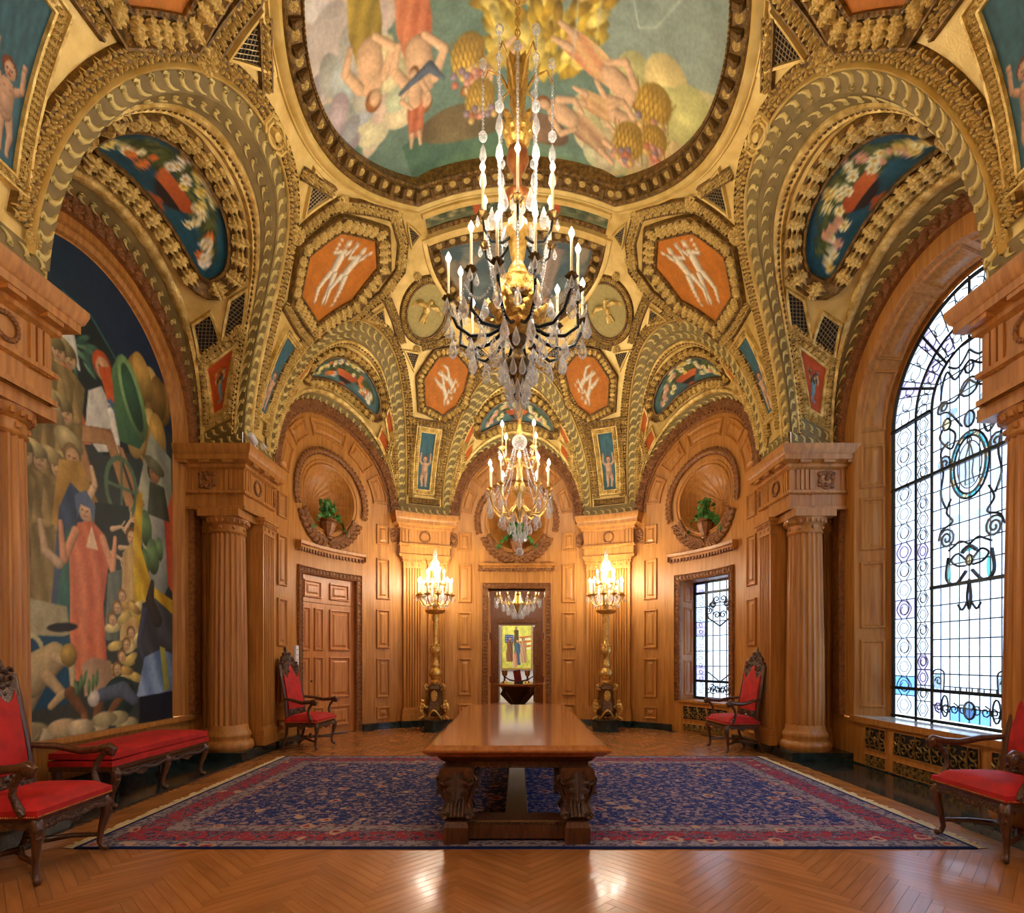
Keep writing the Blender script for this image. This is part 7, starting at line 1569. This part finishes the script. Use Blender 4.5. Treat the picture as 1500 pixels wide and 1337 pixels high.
        drop(t, (0.3 * math.cos(a + 0.2), 0.3 * math.sin(a + 0.2), z(5.14)), 0.26); drop(t, (0.2 * math.cos(a), 0.2 * math.sin(a), z(4.86)), 0.24); drop(t, (0.12 * math.cos(a + 0.25), 0.12 * math.sin(a + 0.25), z(4.66)), 0.22)
        drop(t, (0.42 * math.cos(a + 0.26), 0.42 * math.sin(a + 0.26), z(5.5)), 0.26)
    for k in range(6):
        a = -pi / 2 + k * pi / 3
        arm(t, a, [(0.1, z(6.3)), (0.2, z(6.2)), (0.34, z(6.16)), (0.43, z(6.26)), (0.45, z(6.38))], z(6.4), 0.5, 1.6, BLACKM, 24, 2, 0.16)
        mb = MB(); beads(mb, [(0.42 * math.cos(a), 0.42 * math.sin(a), z(6.34)), (0.3 * math.cos(a), 0.3 * math.sin(a), z(5.75))], 0.014, 0.034); mb.build('bead_chain', CRYSTAL, t)
        drop(t, (0.3 * math.cos(a + 0.5), 0.3 * math.sin(a + 0.5), z(6.7)), 0.32)
        q = a + pi / 6; mb = MB(); mb.tube([(0.06 * math.cos(q), 0.06 * math.sin(q), z(7.95)), (0.2 * math.cos(q), 0.2 * math.sin(q), z(8.2)), (0.34 * math.cos(q), 0.34 * math.sin(q), z(8.26)), (0.4 * math.cos(q), 0.4 * math.sin(q), z(8.1))], [0.02, 0.016, 0.012, 0.01], 6); mb.build('crown_hook', BRASS, t, smooth=60)
        mb = MB(); x, y = 0.4 * math.cos(q), 0.4 * math.sin(q); beads(mb, [(x, y, z(8.3)), (x, y, z(7.55))], 0.018, 0.044); mb.ball((x, y, z(8.34)), 0.05, 7, 5); mb.ball((x, y, z(7.5)), 0.055, 7, 5)
        for w in (7.42, 7.12): mb.lathe([(0.0, 0), (0.03, -0.06), (0.045, -0.16), (0.0, -0.27)], 6, (x, y, z(w)))
        beads(mb, [(x, y, z(6.84)), (x * 0.9, y * 0.9, z(6.3))], 0.016, 0.04); mb.build('crystal_string', CRYSTAL, t)
        q2 = a; x, y = 0.24 * math.cos(q2), 0.24 * math.sin(q2); mb = MB(); beads(mb, [(x, y, z(8.22)), (x, y, z(6.75))], 0.017, 0.042); mb.ball((x, y, z(8.28)), 0.045, 7, 5); mb.build('crystal_string', CRYSTAL, t)
    for k in range(8): a = k * pi / 4; drop(t, (0.1 * math.cos(a), 0.1 * math.sin(a), z(4.55)), 0.2)
    drop(t, (0, 0, z(4.46)), 0.26); drop(t, (0.0, -0.26, z(6.55)), 0.4)
    return t
big_chandelier()

# ---------------------------------------------------------------- smaller chandelier in the end bay
def small_chandelier():
    Z0 = 3.33; Y = 10.0; z = lambda w: w - Z0
    t = thing('chandelier', 'smaller gilt chandelier with crystal ball hanging before the open doorway', 'chandelier', (0.05, Y, Z0)); zc = VXY(0, Y).z - Z0
    MB().lathe([(0.0, zc), (0.1, zc - 0.01), (0.07, zc - 0.05), (0.0, zc - 0.08)], 16).build('ceiling_rose', BRASS, t)
    MB().tube([(0, 0, zc - 0.05), (0, 0, z(6.3))], 0.012, 6).build('rod', BRASS, t)
    MB().lathe([(0.0, z(3.95)), (0.03, z(3.97)), (0.05, z(4.05)), (0.1, z(4.12)), (0.13, z(4.22)), (0.08, z(4.32)), (0.05, z(4.4)), (0.09, z(4.5)), (0.12, z(4.6)), (0.06, z(4.72)), (0.045, z(4.9)), (0.07, z(5.0)), (0.03, z(5.15)), (0.03, z(5.3))], 18, rf=lambda a, w: 1 + 0.06 * math.cos(a * 8)).build('stem', BRASS, t, smooth=50)
    MB().ball((0, 0, z(5.43)), 0.14, 16, 10).build('crystal_ball', CRYSTAL, t, smooth=60)
    MB().lathe([(0.02, z(5.55)), (0.06, z(5.62)), (0.03, z(5.8)), (0.08, z(6.0)), (0.03, z(6.2)), (0.0, z(6.32))], 14).build('finial', BRASS, t, smooth=50)
    for k in range(10):
        a = k * 2 * pi / 10 + 0.3
        arm(t, a, [(0.1, z(4.25)), (0.22, z(4.12)), (0.38, z(4.1)), (0.5, z(4.22)), (0.55, z(4.42)), (0.555, z(4.5))], z(4.52), 0.42, 1.7, BRASS, 16, 2, 0.16, 0.016)
        drop(t, (0.57 * math.cos(a), 0.57 * math.sin(a), z(4.36)), 0.34); drop(t, (0.36 * math.cos(a + 0.3), 0.36 * math.sin(a + 0.3), z(4.06)), 0.24); drop(t, (0.2 * math.cos(a), 0.2 * math.sin(a), z(3.95)), 0.24); drop(t, (0.1 * math.cos(a + 0.3), 0.1 * math.sin(a + 0.3), z(3.8)), 0.22)
        mb = MB(); beads(mb, swag((0.55 * math.cos(a), 0.55 * math.sin(a), z(4.42)), (0.2 * math.cos(a), 0.2 * math.sin(a), z(3.98)), 0.1), 0.014, 0.034); mb.build('bead_chain', CRYSTAL, t); mb = MB(); beads(mb, [(0.12 * math.cos(a), 0.12 * math.sin(a), z(5.3)), (0.3 * math.cos(a), 0.3 * math.sin(a), z(4.7)), (0.46 * math.cos(a), 0.46 * math.sin(a), z(4.44))], 0.016, 0.036); mb.build('bead_chain', CRYSTAL, t)
    for k in range(4):
        a = k * pi / 2 + pi / 4 - 0.1; arm(t, a, [(0.05, z(5.05)), (0.2, z(5.0)), (0.34, z(5.06)), (0.4, z(5.2))], z(5.22), 0.38, 1.7, BRASS, 16, 2, 0.14)
    drop(t, (0, 0, z(3.64)), 0.32); MB().ball((0, 0, z(3.42)), 0.075, 9, 6).build('crystal_pendant', CRYSTAL, t, smooth=60)
small_chandelier()

# ---------------------------------------------------------------- standing candelabra
DKW = mat('carved_dark_wood', (66, 44, 26), 0.4, 0.2, col2=(110, 78, 44), scale=20, bump=0.3, bscale=50)
def torchiere(x, label):
    t = thing('floor_candelabrum', label, 'candelabrum', (x, 11.12, 0), group='standing candelabra on marble blocks')
    MB().lathe([(0.0, 0), (0.31, 0), (0.31, 0.03), (0.28, 0.04), (0.28, 0.2), (0.3, 0.21), (0.3, 0.24), (0.0, 0.24)], 8).build('marble_block', MARBLE, t, smooth=0)
    MB().lathe([(0.12, 0.3), (0.2, 0.34), (0.22, 0.42), (0.17, 0.55), (0.14, 0.68), (0.15, 0.8), (0.19, 0.86), (0.14, 0.92), (0.08, 0.95)], 6).build('pedestal', DKW, t, smooth=30)
    for k in range(3):
        a = -pi / 2 + k * 2 * pi / 3 + pi / 3; c, s = math.cos(a), math.sin(a); R = lambda r, w: (r * c, r * s, w)
        MB().tube([R(0.1, 0.5), R(0.2, 0.48), R(0.31, 0.55), R(0.33, 0.45), R(0.28, 0.36), R(0.24, 0.31), R(0.31, 0.27), R(0.35, 0.255)], [0.03, 0.04, 0.045, 0.04, 0.035, 0.03, 0.028, 0.02], 7).build('gilt_foot', BRASS, t, smooth=60)
        link('gilt_leaf', ME_LEAFB, t, frame_mat(R(0.28, 0.38), (c, s, 0.2), (0.3 * c, 0.3 * s, 1), (0.2, 0.26, 0.2)))
        MB().tube([R(0.14, 0.84), R(0.22, 0.86), R(0.24, 0.92), R(0.19, 0.95), R(0.17, 0.9)], 0.026, 7).build('gilt_scroll', BRASS, t, smooth=60)
        b = a + pi / 3; n = (math.cos(b), math.sin(b), 0.1); link('gilt_rosette', ME_ROSB, t, frame_mat((0.15 * n[0], 0.15 * n[1], 0.72), n, (0, 0, 1), (0.13, 0.22, 0.1))); MB().tube([(0.19 * math.cos(b + q), 0.19 * math.sin(b + q), 0.33 + 0.1 * math.cos(q * 3)) for q in np.linspace(-0.9, 0.9, 11)], 0.024, 6).build('gilt_swag', BRASS, t, smooth=60)
    MB().lathe([(0.08, 0.95), (0.1, 1.0), (0.06, 1.04), (0.12, 1.12), (0.13, 1.2), (0.07, 1.28), (0.09, 1.34), (0.06, 1.4), (0.05, 1.5), (0.1, 1.58), (0.11, 1.66), (0.06, 1.74), (0.045, 1.8), (0.05, 2.05), (0.06, 2.15), (0.04, 2.2), (0.075, 2.28), (0.05, 2.34), (0.06, 2.38)], 16, rf=lambda a, w: 1 + 0.05 * math.cos(a * 8)).build('stem', BRASS, t, smooth=50)
    for k in range(6):
        a = k * pi / 3
        for w, q in ((1.56, 0.2), (1.06, 0.18)): link('gilt_leaf', ME_LEAFB, t, frame_mat((0.06 * math.cos(a), 0.06 * math.sin(a), w), (math.cos(a), math.sin(a), 0), (0.3 * math.cos(a), 0.3 * math.sin(a), 1), (0.11, q, 0.14)))
    MB().lathe([(0.0, 2.36), (0.1, 2.37), (0.19, 2.4), (0.21, 2.45), (0.17, 2.46), (0.0, 2.47)], 24).build('dish', BRASS, t, smooth=50)
    MB().lathe([(0.05, 2.46), (0.06, 2.55), (0.09, 2.62), (0.05, 2.7), (0.035, 2.9), (0.06, 2.98), (0.03, 3.1), (0.03, 3.3)], 12).build('candelabrum_stem', BRASS, t, smooth=50)
    for k in range(10):
        a = k * 2 * pi / 10; arm(t, a, [(0.06, 2.6), (0.16, 2.54), (0.26, 2.56), (0.33, 2.66), (0.335, 2.72)], 2.74, 0.28, 1.2, BRASS, 9.5, 2, 0.14, 0.012); drop(t, (0.24 * math.cos(a + 0.3), 0.24 * math.sin(a + 0.3), 2.66), 0.18)
        drop(t, (0.16 * math.cos(a), 0.16 * math.sin(a), 2.8), 0.2); mb = MB(); beads(mb, swag((0.33 * math.cos(a), 0.33 * math.sin(a), 2.72), (0.08 * math.cos(a), 0.08 * math.sin(a), 3.1), 0.12), 0.012, 0.03); mb.build('bead_chain', CRYSTAL, t)
    for k in range(5): a = k * 2 * pi / 5 + 0.3; arm(t, a, [(0.04, 2.9), (0.12, 2.88), (0.18, 2.95)], 2.97, 0.24, 1.2, BRASS, 9.5, 1, 0.12, 0.011)
    mb = MB(); mb.lathe([(0.03, 3.28), (0.09, 3.3), (0.06, 3.36), (0.1, 3.4), (0.05, 3.48), (0.03, 3.54), (0.04, 3.58), (0.0, 3.72)], 9); mb.build('crystal_finial', CRYSTAL, t, smooth=25)
    for k in range(8): a = k * pi / 4; drop(t, (0.09 * math.cos(a), 0.09 * math.sin(a), 3.38), 0.14)
torchiere(-1.66, 'gilt standing candelabrum with crystals, on the double door side of the doorway'); torchiere(1.82, 'gilt standing candelabrum with crystals, on the window side of the doorway')
for x in (-1.66, 1.82):                                  # unseen copies added behind the camera as fill light
    o = copy_tree([q for q in C.objects if q.name.startswith('floor_candelabrum') and q.parent is None][0]); o.location = (x * 1.36, 2 * YB - 11.35, 0)
    for q in o.children_recursive:
        if q.type == 'LIGHT': q.data = q.data.copy(); q.data.energy = 12
    o['label'] = 'unseen candelabrum added as fill light at the doorway end, ' + ('mural' if x < 0 else 'window') + ' side'; o['group'] = 'unseen fill candelabra behind the camera'
# ---------------------------------------------------------------- plants in the round niches
LEAFG = mat('ivy_leaf', (34, 92, 34), 0.45, col2=(70, 140, 54), scale=15)
def ivy(s, label, seed):
    x, y, _ = WM(s, 0.02, 0); xa, ya, _ = WM(s, 0.3, 0); rz = math.atan2(ya - y, xa - x) + pi / 2
    t = thing('ivy_plant', label, 'plant', (x, y, 3.76), rz, 'ivy plants in the wall niches')
    MB().lathe([(0.0, 0), (0.07, 0.0), (0.08, 0.03), (0.05, 0.06), (0.1, 0.14), (0.14, 0.24), (0.15, 0.3), (0.12, 0.33), (0.16, 0.36), (0.14, 0.37), (0.0, 0.35)], 20, (0, 0, 0), rf=lambda a, w: 1 + 0.05 * math.cos(a * 10)).build('carved_vase', OAKC, t, smooth=40)
    r = random.Random(seed); mb = MB()
    for k in range(230):
        a = r.uniform(0, 2 * pi); h = r.random(); d = r.uniform(0, 0.2) * (1.1 - 0.4 * h); px, pz = d * math.cos(a) * 1.1, 0.36 + 0.38 * h
        if k % 4 == 0: q = r.random(); px = (0.12 + 0.32 * q) * (1 if r.random() < 0.7 else -1); pz = 0.42 - 0.3 * q * q + r.uniform(-0.05, 0.05)
        p = Vector((px, max(-0.2, min(0.18, d * math.sin(a))) if k % 4 else r.uniform(-0.12, -0.02), pz)); n = Vector((px * 2 + r.uniform(-1, 1), -1 + r.uniform(-0.7, 0.7), r.uniform(-0.2, 1))).normalized(); u = n.cross(Vector((r.uniform(-1, 1), 0, 1))).normalized(); v = n.cross(u); q = r.uniform(0.028, 0.045)
        mb.add([p - v * q, p + u * q + n * 0.01, p + v * q * 1.2, p - u * q + n * 0.01, p + n * 0.012], [(0, 1, 4), (1, 2, 4), (2, 3, 4), (3, 0, 4)])
    for k in range(7): a = r.uniform(0, 6.28); mb.tube([(0, 0, 0.3), (0.1 * math.cos(a), 0.08 * math.sin(a) - 0.02, 0.5), (0.18 * math.cos(a), 0.12 * math.sin(a) - 0.03, 0.62)], 0.006, 4)
    mb.build('foliage', LEAFG, t, smooth=0)
ivy(-SC, 'green ivy in a carved vase in the niche above the double door', 1); ivy(0.0, 'green ivy in a carved vase in the niche above the open doorway', 2); ivy(SC, 'green ivy in a carved vase in the niche above the rectangular window', 3)

# ---------------------------------------------------------------- small fittings
sw = thing('door_control_strip', 'narrow white control strip beside the closed double door', 'switch', WM(-SC - 0.88, 0.03, 0.0)); sw.location.z = 1.2
sx, sy, _ = WM(-SC - 0.88, 0.5, 0); sw.rotation_euler.z = math.atan2(sy - sw.location.y, sx - sw.location.x) + pi / 2
MB().bx(-0.04, 0.04, -0.02, 0.03, 0, 0.5).build('strip_body', STONEW, sw)
mb = MB()
for k in range(5): mb.bx(-0.012, 0.012, -0.024, -0.02, 0.06 + 0.09 * k, 0.075 + 0.09 * k)
mb.build('strip_marks', BLACKM, sw)
ks = thing('wall_intercom', 'small black box with a white button below the control strip', 'intercom', (sw.location.x, sw.location.y, 1.02), sw.rotation_euler.z); MB().bx(-0.05, 0.05, -0.03, 0.03, 0, 0.12).build('box_body', BLACKM, ks); MB().ball((0, -0.03, 0.06), 0.014, 8, 5).build('button', STONEW, ks)
cm = thing('security_camera', 'small white security camera on the pier cornice by the mural', 'camera', (-3.84, 8.0, ZS))
MB().lathe([(0, 0), (0.05, 0), (0.05, 0.02), (0.02, 0.03), (0.015, 0.08), (0, 0.08)], 12).build('mount', STONEW, cm)
mb = MB(); mb.lathe([(0, 0), (0.045, 0), (0.05, 0.02), (0.05, 0.15), (0.04, 0.17), (0, 0.17)], 12); mb.xf(Matrix.Translation((0, 0.02, 0.1)) @ Matrix.Rotation(1.2, 4, 'X')); mb.build('camera_body', STONEW, cm, smooth=40)
mb = MB(); mb.lathe([(0, 0), (0.035, 0), (0.05, 0.05), (0.0, 0.055)], 12); mb.xf(Matrix.Translation((0.09, 0.05, 0.04)) @ Matrix.Rotation(0.9, 4, 'Y')); mb.build('sensor_head', STONEW, cm, smooth=40)
fl = thing('outlet_knob', 'small black outlet knob near the foot of the paired pilasters', 'wall_outlet', WM(-2.05, 0.12, 0.34)); MB().ball((0, -0.03, 0.04), 0.045, 10, 7).build('knob_head', BLACKM, fl, smooth=60); MB().tube([(0, 0, -0.2), (0, -0.01, 0.0), (0, -0.03, 0.02)], 0.008, 5).build('cable', BLACKM, fl)  # black outlet knob on the wall foot, gives no light

# ---------------------------------------------------------------- rooms beyond the open doorway
door_2 = tag(empty('door_2'), 'open doorway in a carved frame with panelled jambs', 'door', kind='structure')
y0 = base(0)[1]
for sg in (-1, 1):
    a, b = sorted((sg * OW, sg * (OW + 0.12))); MB().bx(a, b, y0 - 0.01, y0 + 0.55, 0, OZ + 0.1).build('jamb', OAK, door_2)
    for z0, z1 in ((0.2, 0.9), (1.05, 1.9), (2.05, 2.85)): panel(door_2, 0.08, 0.46, z0, z1, idg, lambda s, d, z: (sg * (OW - d), y0 + s, z))
MB().bx(-OW - 0.1, OW + 0.1, y0 - 0.01, y0 + 0.55, OZ, OZ + 0.12).build('head', OAK, door_2); MB().bx(-OW, OW, y0 - 0.1, y0 + 0.6, -0.03, 0.005).build('threshold', MARBLE, door_2)
ROOM = mat('far_room_oak', (120, 66, 36), 0.4, col2=(156, 92, 52), scale=3, stretch=(8, 8, 0.7)); PALE = mat('pale_plaster', (206, 206, 212), 0.7, var=0.04)
y1, y2, y3 = y0 + 0.5, 18.0, 23.4
wb2 = tag(empty('wall_beyond'), 'panelled oak walls of the rooms beyond the doorway', 'wall', kind='structure')
for sg in (-1, 1):
    MB().bx(*sorted((sg * 2.5, sg * 2.6)), y1, y2, 0, 4.4).build('side_wall', ROOM, wb2); MB().bx(*sorted((sg * 0.6, sg * 2.6)), y2, y2 + 0.2, 0, 4.4).build('end_wall', ROOM, wb2)
    for k in range(5): panel(wb2, y1 + 0.3 + k, y1 + 1.05 + k, 0.8, 2.8, idg, lambda s, d, z: (sg * (2.5 - d), s, z), mt=ROOM)
    panel(wb2, 0.95, 1.55, 0.3, 1.4, idg, lambda s, d, z: (sg * s, y2 - d, z), mt=ROOM); panel(wb2, 0.95, 1.55, 1.6, 2.9, idg, lambda s, d, z: (sg * s, y2 - d, z), mt=ROOM)
    MB().bx(*sorted((sg * 2.2, sg * 2.3)), y2 + 0.2, y3, 0, 4.4).build('side_wall', PALE, wb2)
    MB().bx(*sorted((sg * OW, sg * 2.6)), y1 + 0.04, y1 + 0.08, 0, 4.4).build('return_wall', ROOM, wb2)
MB().bx(-0.6, 0.6, y2, y2 + 0.2, 2.55, 4.4).build('lintel', ROOM, wb2); MB().bx(-0.72, 0.72, y2 - 0.06, y2, 2.62, 2.78).build('door_hood', OAKC, wb2); MB().bx(-OW, OW, y1 + 0.04, y1 + 0.08, OZ + 0.1, 4.4).build('return_wall', ROOM, wb2)
for sg in (-1, 1): MB().bx(*sorted((sg * 0.6, sg * 0.72)), y2 - 0.04, y2, 0, 2.62).build('door_casing', OAKC, wb2)
MB().bx(-2.6, 2.6, y3, y3 + 0.1, 0, 4.4).build('end_wall', PALE, wb2)
fb = tag(empty('floor_beyond'), 'oak floor of the rooms beyond the doorway', 'floor', kind='structure'); MB().bx(-2.6, 2.6, y1 + 0.08, y2, -0.05, 0.0).build('floor_boards', FLOORW, fb); MB().bx(-2.6, 2.6, y2, y3, -0.05, 0.0).build('floor_boards', mat('pale_floor', (176, 160, 140), 0.3), fb)
cb = tag(empty('ceiling_beyond'), 'gilded cream ceiling of the rooms beyond the doorway', 'ceiling', kind='structure'); MB().bx(-2.6, 2.6, y1, y3 + 0.1, 4.4, 4.5).build('ceiling_slab', mat('cream_ceiling', (206, 180, 126), 0.6), cb)
mb = MB()
for k in range(6): mb.bx(-2.5, 2.5, y1 + 0.2 + k * 0.9, y1 + 0.4 + k * 0.9, 4.3, 4.4)
mb.build('ceiling_beam', GOLDP, cb)
od = tag(empty('door_3', (-0.6, y2 + 0.2, 0), 0.35), 'open pale painted door leaf in the second doorway', 'door', kind='structure'); MB().bx(0.0, 0.05, 0.0, 0.85, 0.01, 2.5).build('door_leaf', PALE, od)
for z0, z1 in ((0.2, 1.1), (1.25, 2.35)): panel(od, 0.1, 0.75, z0, z1, idg, lambda s, d, z: (0.05 + d, s, z), mt=PALE)
od = tag(empty('door_4', (0.6, y2 + 0.2, 0), -0.25), 'open dark oak door leaf in the second doorway', 'door', kind='structure'); MB().bx(-0.05, 0.0, 0.0, 0.85, 0.01, 2.5).build('door_leaf', ROOM, od)
for z0, z1 in ((0.2, 1.1), (1.25, 2.35)): panel(od, 0.1, 0.75, z0, z1, idg, lambda s, d, z: (-0.05 - d, s, z), mt=ROOM)
# painting with figures and striped banner, seen through both doorways
pt = thing('framed_painting', 'yellow framed painting of figures and a striped banner beyond the doorways', 'painting', (0.0, y3 - 0.05, 0)); W, z0, z1 = 0.62, 1.02, 2.85
cv = CV(-W, W, z0, z1, 110, (206, 204, 92)); cv.noise(0.12)
for k in range(6): cv.poly([(0.1, 2.35 - 0.1 * k), (0.6, 2.4 - 0.1 * k), (0.6, 2.35 - 0.1 * k), (0.1, 2.3 - 0.1 * k)], (190, 50, 50) if k % 2 == 0 else (232, 226, 214))
cv.poly([(-0.5, 2.1), (-0.5, 2.45), (-0.15, 2.45), (-0.15, 2.1)], (40, 70, 130))
for i in range(12): cv.ell(-0.45 + 0.08 * (i % 4), 2.18 + 0.1 * (i // 4), 0.018, 0.018, (232, 232, 226), 0, 0)
cv.robed(-0.02, 2.0, 0.78, (110, 84, 50), (70, 56, 36), (196, 150, 110), (60, 40, 26)); cv.robed(-0.3, 1.3, 1.05, (150, 100, 66), (96, 60, 40), (196, 150, 110), (50, 36, 26)); cv.robed(0.02, 1.15, 1.1, (96, 120, 140), (60, 80, 100), (206, 160, 120), (70, 46, 30)); cv.robed(0.28, 1.25, 1.05, (206, 180, 140), (160, 110, 70), (196, 150, 110), (50, 36, 26)); cv.robed(-0.08, 1.05, 0.7, (226, 206, 170), (186, 96, 50), (206, 160, 120), (80, 50, 30))
painted_grid('canvas', PAINT, lambda x, z: Vector((x, 0, z)), np.linspace(-W, W, 60), np.linspace(z0, z1, 90), cv, pt)
for a, b, c, d in ((-W - 0.06, W + 0.06, z0 - 0.06, z0), (-W - 0.06, W + 0.06, z1, z1 + 0.06), (-W - 0.06, -W, z0, z1), (W, W + 0.06, z0, z1)): MB().bx(a, b, -0.03, 0.05, c, d).build('frame', BRASS, pt)
rt = thing('pedestal_table', 'round walnut table on a carved pedestal beyond the doorway', 'table', (0.03, 15.1, 0)); MB().lathe([(0, 0.7), (0.7, 0.7), (0.74, 0.72), (0.77, 0.74), (0.77, 0.76), (0.74, 0.78), (0, 0.78)], 48).build('table_top', TABLEW, rt, smooth=30)
MB().lathe([(0, 0.02), (0.3, 0.02), (0.34, 0.06), (0.2, 0.14), (0.16, 0.25), (0.26, 0.4), (0.36, 0.5), (0.42, 0.62), (0.45, 0.7), (0, 0.7)], 24, rf=lambda a, z: 1 + 0.08 * math.cos(a * 8)).build('pedestal', WALNUTC, rt, smooth=40)
for k in range(4): a = k * pi / 2 + 0.6; MB().tube([(0.4 * math.cos(a), 0.4 * math.sin(a), 0.66), (0.5 * math.cos(a), 0.5 * math.sin(a), 0.5), (0.3 * math.cos(a), 0.3 * math.sin(a), 0.3), (0.2 * math.cos(a), 0.2 * math.sin(a), 0.18), (0.4 * math.cos(a), 0.4 * math.sin(a), 0.05)], [0.06, 0.07, 0.05, 0.05, 0.05], 8).build('scroll_bracket', WALNUTC, rt, smooth=60)
bs = thing('book_stand', 'red book on a curved dark stand on the round table', 'book stand', (0.05, 15.0, 0.78)); MB().tube([(-0.4, 0, 0.19), (-0.25, 0, 0.09), (0, 0, 0.04), (0.25, 0, 0.09), (0.4, 0, 0.19)], [0.012, 0.02, 0.026, 0.02, 0.012], 8).build('curved_stand', WALNUT, bs, smooth=60)
mb = MB(); mb.bx(-0.1, 0.1, -0.03, 0.03, 0.06, 0.36); mb.xf(Matrix.Rotation(-0.16, 4, 'Y')); mb.build('book', mat('faded_red_cover', (150, 48, 52), 0.6), bs); MB().bx(-0.12, 0.12, -0.08, 0.08, 0, 0.05).build('foot_block', WALNUT, bs)
for x, lb in ((-0.34, 'stout brass candlestick on the round table, on the pale door side'), (0.3, 'stout brass candlestick on the round table, on the dark door side')):
    c_ = thing('candlestick', lb, 'candlestick', (x, 15.35, 0.78), group='candlesticks on the round table'); MB().lathe([(0, 0), (0.08, 0), (0.07, 0.02), (0.03, 0.05), (0.025, 0.14), (0.05, 0.2), (0, 0.2)], 14).build('stick', BRASS, c_); MB().lathe([(0, 0.2), (0.07, 0.2), (0.08, 0.34), (0, 0.34)], 14).build('bowl', BRASS, c_)
fc = thing('chandelier', 'wide crystal chandelier in the room beyond the doorway', 'chandelier', (0.03, 15.0, 2.6)); MB().tube([(0, 0, 0.5), (0, 0, 1.8)], 0.015, 6).build('rod', BRASS, fc); MB().lathe([(0, 0.1), (0.1, 0.15), (0.2, 0.35), (0.1, 0.5), (0.05, 0.8), (0.12, 0.9), (0.0, 1.0)], 14).build('stem', BRASS, fc)
for k in range(12):
    a = k * pi / 6; arm(fc, a, [(0.1, 0.4), (0.3, 0.34), (0.5, 0.4), (0.58, 0.52)], 0.54, 0.26, 1.2, BRASS, 40 if k % 3 == 0 else None, 2, 0.18)
    for q, h, w in ((0.62, 0.26, 0.46), (0.42, 0.26, 0.36), (0.28, 0.26, 0.26), (0.14, 0.24, 0.14)): drop(fc, (q * math.cos(a + 0.2), q * math.sin(a + 0.2), w), h)
drop(fc, (0, 0, 0.14), 0.22)
ly = bpy.data.lights.new('far_room_fill', 'AREA'); ly.energy = 110; ly.size = 2.2; ly.color = (1, 0.95, 0.86); lo = bpy.data.objects.new('far_room_fill', ly); C.objects.link(lo); lo.location = (0, 20.8, 4.3)  # unseen area lamp without a fixture, added to brighten the last room
